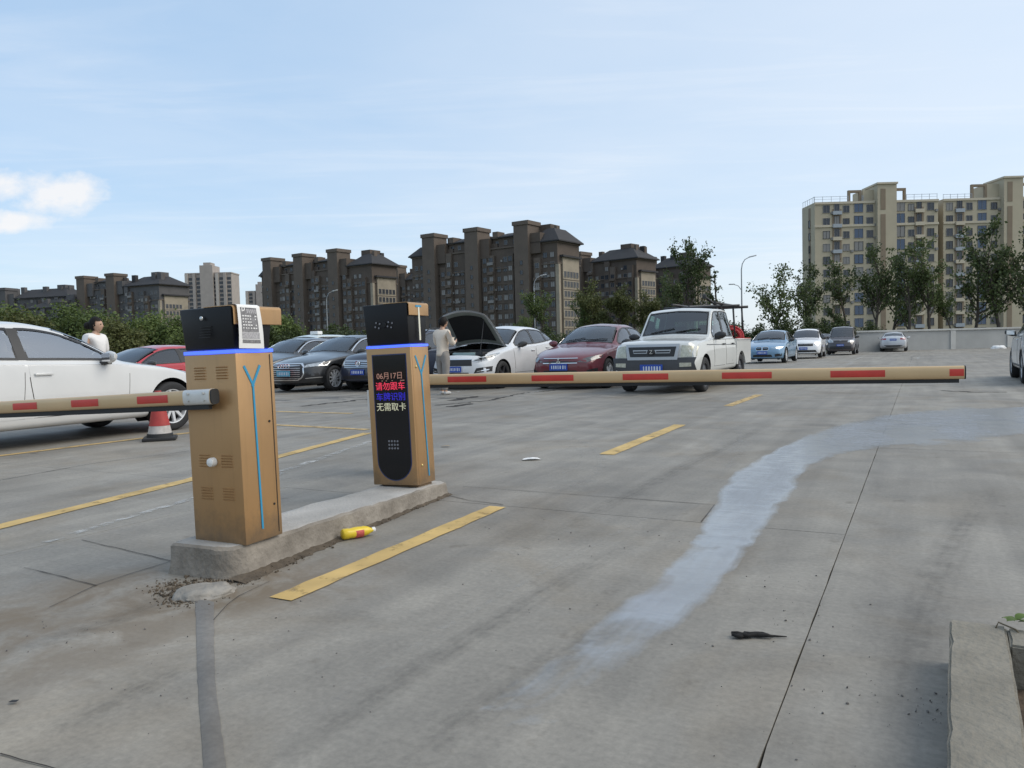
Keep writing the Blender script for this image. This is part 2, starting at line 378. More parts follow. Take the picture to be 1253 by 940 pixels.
line('yellow_line', [(-3.9, 11.85), (-2.01, 10.6)], 0.13, M_YEL2)
line('yellow_line', [(-4.4, 14.3), (-2.8, 13.4)], 0.13, M_YEL2)
line('yellow_line', [(10.9, 15.2), (12.4, 15.9)], 0.16, M_YEL2)
line('white_line', [(-2.82, 4.55), (-2.48, 5.79), (-2.1, 7.0)], 0.07, M_WHT)
line('white_line', [(-2.15, 7.0), (-1.72, 9.2)], 0.09, M_WHT)
for q in (((-2.2, 17.6), (-0.6, 20.6)), ((0.3, 17.9), (1.1, 19.4)), ((-5.6, 19.6), (-4.9, 21.0)), ((8.5, 24), (10.4, 27.6)), ((13.5, 31), (15.2, 34.2)), ((17, 38), (19, 41.8)), ((19, 36), (21.2, 40))):
    line('white_line', q, 0.13, M_WHT)
# saw cuts of the vehicle detector loop, and hairline cracks (open, dark with dirt)
M_CUT = mat('joint_dirt', (0.035, 0.03, 0.026), 0.95, var=0.4, vscale=20)
def cut(pts, w, jag=0.0, name='saw_cut'):
    rnd = random.Random(len(pts) * 31 + int(w * 1e4) + int(pts[0][0] * 100)); dense = []
    pts = [Vector((p[0], p[1], 0)) for p in pts]
    for i in range(len(pts) - 1):
        k = max(2, int((pts[i + 1] - pts[i]).length / 0.09))
        for q in range(k):
            p = pts[i].lerp(pts[i + 1], q / k); p += Vector((rnd.uniform(-jag, jag), rnd.uniform(-jag, jag), 0)); dense.append(p)
    dense.append(pts[-1]); vs = []; n = len(dense)
    for i, p in enumerate(dense):
        d = (dense[min(i + 1, n - 1)] - dense[max(i - 1, 0)]).normalized(); s = Vector((-d.y, d.x, 0)); ww = w * rnd.uniform(0.4, 1.15) / 2
        vs += [p + s * ww, p - s * ww]
    me = bpy.data.meshes.new(name); me.from_pydata([(v.x, v.y, 0.0035) for v in vs], [], [(2 * i, 2 * i + 1, 2 * i + 3, 2 * i + 2) for i in range(n - 1)])
    me.materials.append(M_CUT); return obj(name, me, lot)
cut([ab(5.15, -3.2), ab(5.15, -1.22), ab(4.63, -1.18)], 0.007, 0.002)
cut([G(100, 661), G(222, 690)], 0.006, 0.004); cut([G(30, 695), G(118, 717)], 0.006, 0.004)
cut([G(60, 744), G(118, 716), G(200, 690), G(222, 684)], 0.005, 0.006)
cut([G(0, 588), G(110, 568), G(232, 552)], 0.012, 0.004)
cut([G(0, 925), G(30, 930), G(75, 944)], 0.006, 0.008, 'crack')
cut([G(262, 760), G(290, 730), G(330, 712)], 0.004, 0.008, 'crack')
cut([G(545, 606), G(575, 613), G(616, 618)], 0.008, 0.004, 'crack')
cut([G(1150, 478), G(1190, 480), G(1232, 480)], 0.10, 0.05, 'crack')
cut([G(535, 496), G(600, 490), G(640, 481), G(680, 478)], 0.09, 0.06, 'crack')
cut([G(370, 497), G(420, 492), G(440, 489), G(470, 490)], 0.14, 0.10, 'crack')
cut([G(555, 490), G(572, 487), G(586, 485)], 0.28, 0.08, 'crack')
cut([G(553, 498), G(566, 496), G(578, 494)], 0.22, 0.06, 'crack')
cut([G(815, 481), G(840, 478)], 0.12, 0.04, 'crack')

# trench patched with darker mortar, running from the island towards the camera
M_PATCH = concrete_mat('patch_mortar', (0.190, 0.181, 0.168), False)
pl = [G(x, y) for x, y in ((239, 735), (240, 770), (241, 815), (244, 870), (249, 945), (250, 1010))]
pr_ = [G(x, y) for x, y in ((262, 737), (262, 770), (262, 815), (267, 870), (278, 945), (286, 1010))]
mb = MB(); n = len(pl); fine_l = []; fine_r = []; rnd = random.Random(3)
for i in range(n - 1):
    for q in range(8):
        fine_l.append(pl[i].lerp(pl[i + 1], q / 8) + Vector((rnd.uniform(-.002, .002), 0, 0))); fine_r.append(pr_[i].lerp(pr_[i + 1], q / 8) + Vector((rnd.uniform(-.002, .002), 0, 0)))
vs = []
for p, q in zip(fine_l, fine_r):
    for k in range(5):
        w = p.lerp(q, k / 4); w.z = 0.001 + (0.005 + rnd.uniform(-.001, .001)) * math.sin(math.pi * k / 4) ** 0.7; vs.append(w)
nf = len(fine_l)
mb.add(vs, [(i * 5 + k, i * 5 + k + 1, (i + 1) * 5 + k + 1, (i + 1) * 5 + k) for i in range(nf - 1) for k in range(4)])
mb.build('trench_patch', M_PATCH, lot, smooth=True)

def stain_mat(name, col, lo, hi, amt):
    m = bpy.data.materials.new(name); m.use_nodes = True; t = m.node_tree; p = t.nodes['Principled BSDF']; L = t.links.new; p.inputs['Base Color'].default_value = (*col, 1); p.inputs['Roughness'].default_value = .9
    g = t.nodes.new('ShaderNodeNewGeometry'); n = t.nodes.new('ShaderNodeTexNoise'); n.inputs['Scale'].default_value = 11; n.inputs['Detail'].default_value = 8; n.inputs['Roughness'].default_value = .7; L(g.outputs['Position'], n.inputs['Vector'])
    r = t.nodes.new('ShaderNodeMapRange'); r.inputs[1].default_value = lo; r.inputs[2].default_value = hi; r.inputs[4].default_value = amt; L(n.outputs['Fac'], r.inputs[0])
    at = t.nodes.new('ShaderNodeAttribute'); at.attribute_name = 'edge'; q = t.nodes.new('ShaderNodeMath'); q.operation = 'MULTIPLY'; L(r.outputs[0], q.inputs[0]); L(at.outputs['Fac'], q.inputs[1])
    tr = t.nodes.new('ShaderNodeBsdfTransparent'); mx = t.nodes.new('ShaderNodeMixShader'); L(q.outputs[0], mx.inputs[0]); L(tr.outputs[0], mx.inputs[1]); L(p.outputs[0], mx.inputs[2]); L(mx.outputs[0], t.nodes['Material Output'].inputs[0]); return m
M_TMARK = stain_mat('tyre_rubber_stain', (.05, .05, .05), .35, .7, .30); M_SCUFF = stain_mat('pale_scuff', (.42, .41, .39), .45, .7, .45)
def mark(pts, w, m, name, z):
    pts = [Vector((p[0], p[1], 0)) for p in pts]; rows = []
    for i in range(len(pts) - 1):
        for q in range(12):
            a, b, c, d = pts[max(i - 1, 0)], pts[i], pts[i + 1], pts[min(i + 2, len(pts) - 1)]; t_ = q / 12
            rows.append(0.5 * ((2 * b) + (c - a) * t_ + (2 * a - 5 * b + 4 * c - d) * t_ * t_ + (3 * b - a - 3 * c + d) * t_ ** 3))
    vs = []; ed_ = []; n = len(rows)
    for i, p in enumerate(rows):
        d = (rows[min(i + 1, n - 1)] - rows[max(i - 1, 0)]).normalized(); s_ = Vector((-d.y, d.x, 0)); fade = min(1, i / (n * .25), (n - 1 - i) / (n * .25))
        for k in range(9):
            f = k / 4 - 1; vs.append((p.x + s_.x * f * w / 2, p.y + s_.y * f * w / 2, z)); ed_.append(fade * (1 - f * f) * (0.55 if k in (2, 6, 4) else 1.0))
    me = bpy.data.meshes.new(name); me.from_pydata(vs, [], [(i * 9 + k, i * 9 + k + 1, (i + 1) * 9 + k + 1, (i + 1) * 9 + k) for i in range(n - 1) for k in range(8)]); me.materials.append(m)
    a_ = me.attributes.new('edge', 'FLOAT', 'POINT'); a_.data.foreach_set('value', ed_); return obj(name, me, lot)
mark([G(470, 960), G(560, 890), G(650, 828), G(730, 775), G(800, 725)], .16, M_TMARK, 'tyre_mark', .0024)
mark([G(300, 960), G(420, 880), G(560, 790), G(700, 705), G(840, 628)], .15, M_TMARK, 'tyre_mark', .0026)
mark([G(600, 690), G(760, 610), G(860, 560), G(960, 510)], .17, M_TMARK, 'tyre_mark', .0028)
mark([G(0, 800), G(140, 760), G(215, 725)], .15, M_TMARK, 'tyre_mark', .0024)
mark([G(60, 900), G(160, 850), G(240, 810)], .13, M_TMARK, 'tyre_mark', .0026)
mark([G(1100, 900), G(1130, 760), G(1170, 660), G(1220, 590)], .2, M_TMARK, 'tyre_mark', .0022)
mark([G(650, 600), G(715, 590), G(735, 560), G(700, 535), G(650, 528)], .10, M_SCUFF, 'scuff', .0030)
mark([G(660, 585), G(700, 575), G(712, 555), G(690, 542)], .06, M_SCUFF, 'scuff', .0032)
mark([G(870, 570), G(905, 545), G(900, 525), G(860, 520)], .12, M_SCUFF, 'scuff', .0030)
mark([G(880, 590), G(900, 560), G(930, 530)], .06, M_SCUFF, 'scuff', .0034)
mark([G(380, 880), G(560, 760), G(760, 650), G(880, 590)], .05, M_SCUFF, 'scuff', .0036)
# ------------------------------------------------------------ traffic island
isl = tag(empty('traffic_island'), 'low cracked concrete island kerb under the two golden machines', 'traffic island')
IH = R(23.0); IU = Vector((math.sin(IH), math.cos(IH), 0)); IV = Vector((math.cos(IH), -math.sin(IH), 0))
I0 = Vector((-1.38, 3.68, 0)) - IV * 0.0           # near right bottom corner
ILEN, IWID = 2.28, 0.42
def island_mesh():
    rnd = random.Random(11); out = []
    def arc(cx, cy, r, a0, a1, n=7):
        return [(cx + r * math.cos(R(a0 + (a1 - a0) * i / n)), cy + r * math.sin(R(a0 + (a1 - a0) * i / n))) for i in range(n + 1)]
    # x = across (0 at the right side, negative to the left), y = along
    r1, r2 = 0.13, 0.06
    out += arc(-r1, r1, r1, -90, 0); 
    out += [(0.0, r1 + (ILEN - r1 - r2) * i / 26 ) for i in range(1, 26)]
    out += arc(-r2, ILEN - r2, r2, 0, 90, 4) + arc(-IWID + r2, ILEN - r2, r2, 90, 180, 4)
    out += [(-IWID, ILEN - r2 - (ILEN - 2 * r2) * i / 16) for i in range(1, 16)]
    out += arc(-IWID + 0.04, 0.04, 0.04, 180, 270, 3)
    vs = []; n = len(out); hs = lambda y: 0.155 - 0.062 * (y / ILEN)
    cx, cy = -IWID / 2, ILEN / 2
    jit = [rnd.uniform(-1, 1) for _ in out]
    for lev, (ins, fz) in enumerate(((-0.012, -0.02), (0.0, 0.25), (0.003, 0.6), (0.006, 0.9), (0.022, 1.0), (0.06, 1.0))):
        for i, (x, y) in enumerate(out):
            d = Vector((out[(i + 1) % n][0] - out[i - 1][0], out[(i + 1) % n][1] - out[i - 1][1])).normalized(); nx, ny = d.y, -d.x
            w = ins + jit[i] * (0.004 if lev < 4 else 0.006) + rnd.uniform(-.0025, .0025)
            z = hs(y) * fz + (rnd.uniform(-.006, .004) if lev in (3, 4) else 0)
            vs.append((x - nx * w, y - ny * w, z))
    fs = [(l * n + i, l * n + (i + 1) % n, (l + 1) * n + (i + 1) % n, (l + 1) * n + i) for l in range(5) for i in range(n)]
    fs.append(tuple(5 * n + i for i in range(n)))
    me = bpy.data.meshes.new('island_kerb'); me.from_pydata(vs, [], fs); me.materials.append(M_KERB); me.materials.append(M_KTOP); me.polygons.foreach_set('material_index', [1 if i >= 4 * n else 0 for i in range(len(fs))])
    me.polygons.foreach_set('use_smooth', [True] * len(fs)); me.set_sharp_from_angle(angle=R(40)); return me
isl.location = I0; isl.rotation_euler = (0, 0, -IH)
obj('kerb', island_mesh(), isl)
def isl_z(a): return 0.155 - 0.062 * a / ILEN

# lump of cement left at the island's foot
def lump(name, c, rx, ry, h, m, seed, label, rot=0.0):
    rnd = random.Random(seed); bm = bmesh.new(); bmesh.ops.create_icosphere(bm, subdivisions=4, radius=1.0)
    from mathutils import noise as mn
    for v in bm.verts:
        k = 1 + 0.16 * mn.noise(v.co * 2.0 + Vector((seed, 0, 0))) + 0.05 * mn.noise(v.co * 6)
        f = max(v.co.z, -0.15)
        v.co = Vector((v.co.x * rx * k, v.co.y * ry * k, (min(f, 0.72 + 0.1 * mn.noise(v.co * 3))) * h * k))
    mb = MB(); mb.bm(bm); o = mb.build(name, m, None, True, 35); o.location = c; o.rotation_euler = (0, 0, rot)
    return tag(o, label, 'cement')
M_CEM = mat('cement', (0.27, 0.25, 0.22), 0.9, var=0.3, vscale=9, bump=0.5, bscale=40)
lump('cement_lump', G(248, 728, 0) + Vector((0, 0.02, 0)), 0.135, 0.11, 0.045, M_CEM, 5, 'flattened lump of pale cement at the near end of the island', 0.4)

# loose soil and crumbs along the kerb, uncountable
def crumbs(name, spots, m, seed, label, n, rmin, rmax):
    rnd = random.Random(seed); mb = MB()
    for _ in range(n):
        f = rnd.choice(spots); t = rnd.random()
        c = Vector(f[0]).lerp(Vector(f[1]), t) + Vector((rnd.gauss(0, f[2]), rnd.gauss(0, f[2]), 0))
        r = rmin + (rmax - rmin) * rnd.random() ** 3
        M = Matrix.Translation((c.x, c.y, r * 0.3)) @ Matrix.Rotation(rnd.random() * 6, 4, Vector((rnd.random(), rnd.random(), rnd.random() + .1)).normalized()) @ Matrix.Diagonal((r * rnd.uniform(.7, 1.4), r * rnd.uniform(.6, 1.1), r * rnd.uniform(.4, .8), 1))
        bm = bmesh.new(); bmesh.ops.create_icosphere(bm, subdivisions=1, radius=1.0)
        for v in bm.verts: v.co *= rnd.uniform(0.75, 1.2)
        mb.bm(bm, 0, M)
    return tag(mb.build(name, m), label, kind='stuff')
kb = [I0 + IU * a + IV * 0.02 for a in (0.0, 0.5, 1.0, 1.6, 2.2)]
vs = []; rnd = random.Random(6); NB = 60
for i in range(NB + 1):
    a = -0.02 + 2.26 * i / NB; wd_ = 0.03 + 0.05 * max(0, 1 - a / 1.6) * rnd.uniform(.6, 1.3) + rnd.uniform(0, .02)
    for k, (f, z) in enumerate(((-.15, .016), (.25, .012), (.6, .007), (1.0, .001))): 
        p = I0 + IU * a + IV * (f * wd_ + rnd.uniform(-.004, .004)); vs.append((p.x, p.y, z * rnd.uniform(.5, 1.3)))
mb = MB(); mb.add(vs, [(i * 4 + k, i * 4 + k + 1, (i + 1) * 4 + k + 1, (i + 1) * 4 + k) for i in range(NB) for k in range(3)])
tag(mb.build('soil_bank', M_DIRT, None, True), 'thin ragged bank of dark soil along the island kerb', kind='stuff')
crumbs('loose_soil', [(kb[0], kb[2], 0.03), (kb[1], kb[3], 0.018), (kb[2], kb[4], 0.012), (kb[0], kb[1], 0.04), (G(200, 715), G(300, 712), 0.05), (G(205, 722), G(235, 738), 0.05)], M_DIRT, 21, 'dark loose soil and crumbs along the foot of the island', 2600, 0.0015, 0.010)
crumbs('ground_grit', [(G(180, 790), G(60, 760), 0.12), (G(230, 820), G(330, 800), 0.25), (G(1150, 860), G(1020, 900), 0.2), (G(960, 700), G(1000, 800), 0.10), (G(700, 640), G(900, 900), 0.5), (G(1150, 850), G(1158, 880), 0.05)], mat('grit', (0.15, 0.14, 0.13), 0.95), 22, 'dark specks of grit scattered over the concrete', 260, 0.0015, 0.006)

# ------------------------------------------------------------ water film running across the lane
def water_mat():
    m = bpy.data.materials.new('water_film'); m.use_nodes = True; t = m.node_tree; t.nodes.clear(); L = t.links.new
    N = t.nodes.new
    o = N('ShaderNodeOutputMaterial'); at = N('ShaderNodeAttribute'); at.attribute_name = 'film'
    g = N('ShaderNodeNewGeometry'); rot = N('ShaderNodeVectorRotate'); rot.rotation_type = 'Z_AXIS'; rot.inputs['Angle'].default_value = TH; L(g.outputs['Position'], rot.inputs['Vector'])
    def noise(s, d, sx, sy, dist=0.4):
        mp = N('ShaderNodeMapping'); mp.inputs['Scale'].default_value = (sx, sy, 1); L(rot.outputs[0], mp.inputs[0])
        n = N('ShaderNodeTexNoise'); n.inputs['Scale'].default_value = s; n.inputs['Detail'].default_value = d; n.inputs['Distortion'].default_value = dist; L(mp.outputs[0], n.inputs['Vector']); return n.outputs['Fac']
    def ma(op, a, b, c=None, cl=False):
        n = N('ShaderNodeMath'); n.operation = op; n.use_clamp = cl
        for i, v in enumerate((a, b, c)):
            if v is None: continue
            if isinstance(v, (int, float)): n.inputs[i].default_value = v
            else: L(v, n.inputs[i])
        return n.outputs[0]
    n1 = noise(2.6, 8, 1.0, 0.8, 0.8); n2 = noise(9, 6, 3.0, 0.35, 0.2)
    k = ma('ADD', at.outputs['Fac'], ma('MULTIPLY', ma('SUBTRACT', n1, 0.5), 1.05)); k = ma('ADD', k, ma('MULTIPLY', ma('SUBTRACT', n2, 0.5), 0.16))
    cov = ma('MULTIPLY', ma('SUBTRACT', k, 0.16), 3.4, None, True); cov = ma('MULTIPLY', cov, ma('MULTIPLY_ADD', n2, .3, .66), None, True)
    fr = N('ShaderNodeFresnel'); fr.inputs[0].default_value = 1.20
    damp = N('ShaderNodeBsdfTransparent'); damp.inputs[0].default_value = (0.66, 0.66, 0.67, 1)
    gl = N('ShaderNodeBsdfGlossy'); gl.inputs['Roughness'].default_value = 0.24; gl.inputs[0].default_value = (1, 1, 1, 1)
    wet = N('ShaderNodeMixShader'); L(ma('MULTIPLY', fr.outputs[0], 0.58, None, True), wet.inputs[0]); L(damp.outputs[0], wet.inputs[1]); L(gl.outputs[0], wet.inputs[2])
    df = N('ShaderNodeBsdfDiffuse'); df.inputs[0].default_value = (0.33, 0.35, 0.375, 1)               # pale sheen of the sky on the water, put in as diffuse colour
    sheen = N('ShaderNodeMixShader'); at2 = N('ShaderNodeAttribute'); at2.attribute_name = 'sheen'; L(ma('MULTIPLY', ma('MULTIPLY', ma('SUBTRACT', ma('ADD', noise(1.3, 6, 1.3, 0.45), ma('MULTIPLY', ma('SUBTRACT', noise(6, 5, 0.5, 2.0), .5), .45)), 0.43), 5.5, None, True), ma('MULTIPLY', ma('MULTIPLY', at2.outputs['Fac'], .56), ma('MULTIPLY', ma('SUBTRACT', k, .30), 3.0, None, True)), None, True), sheen.inputs[0]); L(wet.outputs[0], sheen.inputs[1]); L(df.outputs[0], sheen.inputs[2])
    dry = N('ShaderNodeBsdfTransparent'); mx = N('ShaderNodeMixShader'); L(cov, mx.inputs[0]); L(dry.outputs[0], mx.inputs[1]); L(sheen.outputs[0], mx.inputs[2]); L(mx.outputs[0], o.inputs[0])
    return m
sec = [((1330, 494), (1330, 526)), ((1253, 499), (1253, 529)), ((1160, 502), (1195, 538)), ((1085, 510), (1115, 544)), ((1015, 526), (1058, 549)), ((958, 548), (1000, 564)), ((900, 584), (966, 600)),
       ((874, 622), (938, 641)), ((845, 668), (902, 686)), ((800, 712), (864, 731)), ((742, 760), (812, 780)), ((670, 812), (745, 836)), ((580, 870), (670, 898)), ((470, 940), (590, 980))]
strength = [1.05, 1.05, 1.05, 1.05, 1.05, 1.05, 1.02, 0.95, 0.84, 0.68, 0.48, 0.34, 0.24, 0.1]
SL = []; 
def cat(p, i, t):
    a, b, c, d = p[max(i - 1, 0)], p[i], p[i + 1], p[min(i + 2, len(p) - 1)]
    return 0.5 * ((2 * b) + (c - a) * t + (2 * a - 5 * b + 4 * c - d) * t * t + (3 * b - a - 3 * c + d) * t ** 3)
lw = [G(*q[0]) for q in sec]; rw_ = [G(*q[1]) for q in sec]; rows = []; st = []
for i in range(len(sec) - 1):
    for q in range(10):
        rows.append((cat(lw, i, q / 10), cat(rw_, i, q / 10))); st.append(strength[i] + (strength[i + 1] - strength[i]) * q / 10)
vs = []; at_ = []; K = 18
for (p, q), s_ in zip(rows, st):
    for k in range(K + 1):
        f = k / K; w = p.lerp(q, -0.12 + 1.24 * f); w.z = 0.005; vs.append(tuple(w)); at_.append(s_ * (0.42 * (1 - (2 * f - 1) ** 4) + 0.30 * (1 - (2 * f - 1) ** 2)))
fs = [(i * (K + 1) + k, i * (K + 1) + k + 1, (i + 1) * (K + 1) + k + 1, (i + 1) * (K + 1) + k) for i in range(len(rows) - 1) for k in range(K)]
me = bpy.data.meshes.new('water_film'); me.from_pydata(vs, [], fs); me.materials.append(water_mat())
sheen_ = [v for v in [1.2, 1.25, 1.35, 1.4, 1.4, 1.35, 1.25, 1.15, 1.0, .85, .6, .3, .1, .0]]; s2 = [sheen_[i] + (sheen_[i + 1] - sheen_[i]) * q / 10 for i in range(len(sec) - 1) for q in range(10)]
b_ = me.attributes.new('sheen', 'FLOAT', 'POINT'); b_.data.foreach_set('value', [x for x in s2 for _ in range(K + 1)])
a_ = me.attributes.new('film', 'FLOAT', 'POINT'); a_.data.foreach_set('value', at_)
tag(obj('water', me), 'thin sheet of spilt water running across the concrete towards the camera', kind='structure')
# ============================================================ barrier gates and display terminal
M_GOLD = mat('gold_paint', (0.45, 0.27, 0.125), 0.38, 0.45, var=0.05, vscale=3, bump=0.03, bscale=200)
def grime(m):
    t = m.node_tree; p = t.nodes['Principled BSDF']; L = t.links.new; src = p.inputs['Base Color'].links[0].from_socket; N = t.nodes.new
    tc = N('ShaderNodeTexCoord'); sp = N('ShaderNodeSeparateXYZ'); L(tc.outputs['Object'], sp.inputs[0])
    n = N('ShaderNodeTexNoise'); n.inputs['Scale'].default_value = 16; n.inputs['Detail'].default_value = 9; n.inputs['Roughness'].default_value = .72; L(tc.outputs['Object'], n.inputs['Vector'])
    mp = N('ShaderNodeMapping'); mp.inputs['Scale'].default_value = (30, 30, 1.2); L(tc.outputs['Object'], mp.inputs[0]); n2 = N('ShaderNodeTexNoise'); n2.inputs['Scale'].default_value = 1.5; n2.inputs['Detail'].default_value = 6; L(mp.outputs[0], n2.inputs['Vector'])
    def ma(op, a, b, cl=False):
        q = N('ShaderNodeMath'); q.operation = op; q.use_clamp = cl
        for i, v in enumerate((a, b)):
            if isinstance(v, (int, float)): q.inputs[i].default_value = v
            else: L(v, q.inputs[i])
        return q.outputs[0]
    low = ma('SUBTRACT', 1.0, ma('DIVIDE', sp.outputs[2], 0.22), True)                    # splashed mud near the foot
    k = ma('MULTIPLY', ma('ADD', ma('MULTIPLY', low, .55), ma('SUBTRACT', n.outputs['Fac'], .62)), 2.2, True)
    k2 = ma('MULTIPLY', ma('SUBTRACT', n2.outputs['Fac'], .56), 1.6, True)                  # runs down the sheet metal
    mx = N('ShaderNodeMix'); mx.data_type = 'RGBA'; L(ma('MULTIPLY', k, .65), mx.inputs[0]); L(src, mx.inputs[6]); mx.inputs[7].default_value = (.17, .135, .10, 1)
    m2 = N('ShaderNodeMix'); m2.data_type = 'RGBA'; L(ma('MULTIPLY', k2, .55), m2.inputs[0]); L(mx.outputs[2], m2.inputs[6]); m2.inputs[7].default_value = (.24, .15, .075, 1); L(m2.outputs[2], p.inputs['Base Color'])
grime(M_GOLD)
M_BOOM = mat('boom_gold', (0.60, 0.42, 0.23), 0.34, 0.25, var=0.08, vscale=2)
M_BLACKP = mat('black_panel', (0.008, 0.008, 0.009), 0.42, var=0.2, vscale=5, spec=.3)
M_RUB = mat('black_rubber', (0.018, 0.018, 0.018), 0.7)
M_RED = mat('red_tape', (0.55, 0.045, 0.03), 0.45, var=0.12, vscale=12)
M_BLUE = mat('blue_stripe', (0.03, 0.27, 0.46), 0.4)
M_LED = mat('blue_led', (0.05, 0.1, 0.6), 0.4, emit=(0.06, 0.13, 1.0), estr=1.0)
M_SILV = mat('silver', (0.62, 0.62, 0.60), 0.3, 0.8)
M_SLEEVE = mat('sleeve_aluminium', (0.66, 0.65, 0.62), 0.42, 0.35, var=0.1, vscale=10)
M_PAPER = mat('paper', (0.80, 0.79, 0.77), 0.8, var=0.04, vscale=6)
M_INK = mat('ink', (0.10, 0.10, 0.11), 0.8, var=0.3, vscale=40)
M_KNOB = mat('white_plastic', (0.74, 0.73, 0.70), 0.4)
M_CREAM = mat('light_tube', (0.72, 0.70, 0.58), 0.4)
M_SEAM = mat('dark_seam', (0.03, 0.022, 0.015), 0.8)

def fpanel(pts, y0, y1):           # outline in (x, z) pushed along y
    mb = MB(); n = len(pts); vs = [(x, y0, z) for x, z in pts] + [(x, y1, z) for x, z in pts]
    return mb.add(vs, [tuple(range(n)), tuple(range(2 * n - 1, n - 1, -1))] + [(i, n + i, n + (i + 1) % n, (i + 1) % n) for i in range(n)])
def spanel(pts, x0, x1):           # outline in (y, z) pushed along x
    mb = MB(); n = len(pts); vs = [(x0, y, z) for y, z in pts] + [(x1, y, z) for y, z in pts]
    return mb.add(vs, [tuple(range(n - 1, -1, -1)), tuple(range(n, 2 * n))] + [(i, (i + 1) % n, n + (i + 1) % n, n + i) for i in range(n)])
def stroke(p, q, w):
    d = (Vector(q) - Vector(p)).normalized(); s = Vector((-d.y, d.x)) * w / 2; p, q = Vector(p), Vector(q)
    return [tuple(p + s), tuple(p - s), tuple(q - s), tuple(q + s)]
def y_mark(t, d, z_top, z_j, z_end, yc, arm, w, lean=0.0, parent=None):
    mb = MB()
    for pts in (stroke((yc - arm, z_top), (yc + .006, z_j - .006), w), stroke((yc + arm, z_top), (yc - .006, z_j - .006), w), stroke((yc, z_j), (yc + lean, z_end), w * .82)):
        m2 = spanel(pts, 0.0005, 0.0028 + 0.0006 * len(mb.f) / 6); mb.add(m2.v, m2.f)
    return mb.build('blue_stripe', M_BLUE, t)

def boom_part(t, length, r_end, period, stripe, first, loc, rz, ry, sleeve=False, h=0.09, dp=0.052):
    """boom along local -x from its hub end at x = r_end"""
    n = 20; oc = []
    for k in range(n):
        a = 2 * math.pi * (k + .5) / n; c, s = math.cos(a), math.sin(a)
        oc.append((dp / 2 * math.copysign(abs(c) ** 0.55, c), h / 2 * math.copysign(abs(s) ** 0.62, s)))
    def bar(x0, x1, sc=1.0, caps=True, sel=None):
        mb = MB(); pts = [(y * sc, z * sc) for y, z in oc]
        if sel is None:
            vs = [(x0, y, z) for y, z in pts] + [(x1, y, z) for y, z in pts]
            fs = [(i, (i + 1) % n, n + (i + 1) % n, n + i) for i in range(n)]
            if caps: fs += [tuple(range(n - 1, -1, -1)), tuple(range(n, 2 * n))]
            mb.add(vs, fs)
        else:
            e = [(y * 1.0 + math.copysign(0.0012, y), z * sel) for y, z in pts]
            for sg in (-1, 1):
                q = sorted([p for p in e if p[0] * sg > 0], key=lambda p: p[1]); q = [p for p in q if True]
                m = len(q); mb.add([(x0, y, z) for y, z in q] + [(x1, y, z) for y, z in q], [(i, i + 1, m + i + 1, m + i) if sg > 0 else (i, m + i, m + i + 1, i + 1) for i in range(m - 1)])
        return mb
    b = bar(r_end, r_end - length).build('boom', M_BOOM, t, True, 40)
    b.location = loc; b.rotation_euler = (0, ry, rz)
    x = r_end - first
    while x - stripe * 0.2 > r_end - length:
        bar(x, max(x - stripe, r_end - length + .004), sel=0.80).build('red_stripe', M_RED, b, True); x -= period
    mb = MB(); mb.box((r_end - length / 2 + 0.0, 0, -h / 2 - 0.010), (length - 0.06, 0.020, 0.030)); mb.build('rubber_edge', M_RUB, b)
    for xe in ((r_end + 0.005, r_end - length - 0.005)):
        bar(xe + .004, xe - .004, 1.01).build('end_cap', M_RUB, b, True, 40)
    if sleeve:
        s = bar(r_end - 0.004, r_end - 0.19, 1.04).build('clamp_sleeve', M_SLEEVE, b, True, 40)
        for px_ in (r_end - 0.04, r_end - 0.15):
            for zz in (-0.015, 0.018):
                mm = MB(); mm.tube([(px_, -dp / 2 - 0.001, zz), (px_, -dp / 2 - 0.008, zz)], 0.006, 8); mm.build('bolt', M_SILV, s)
    return b

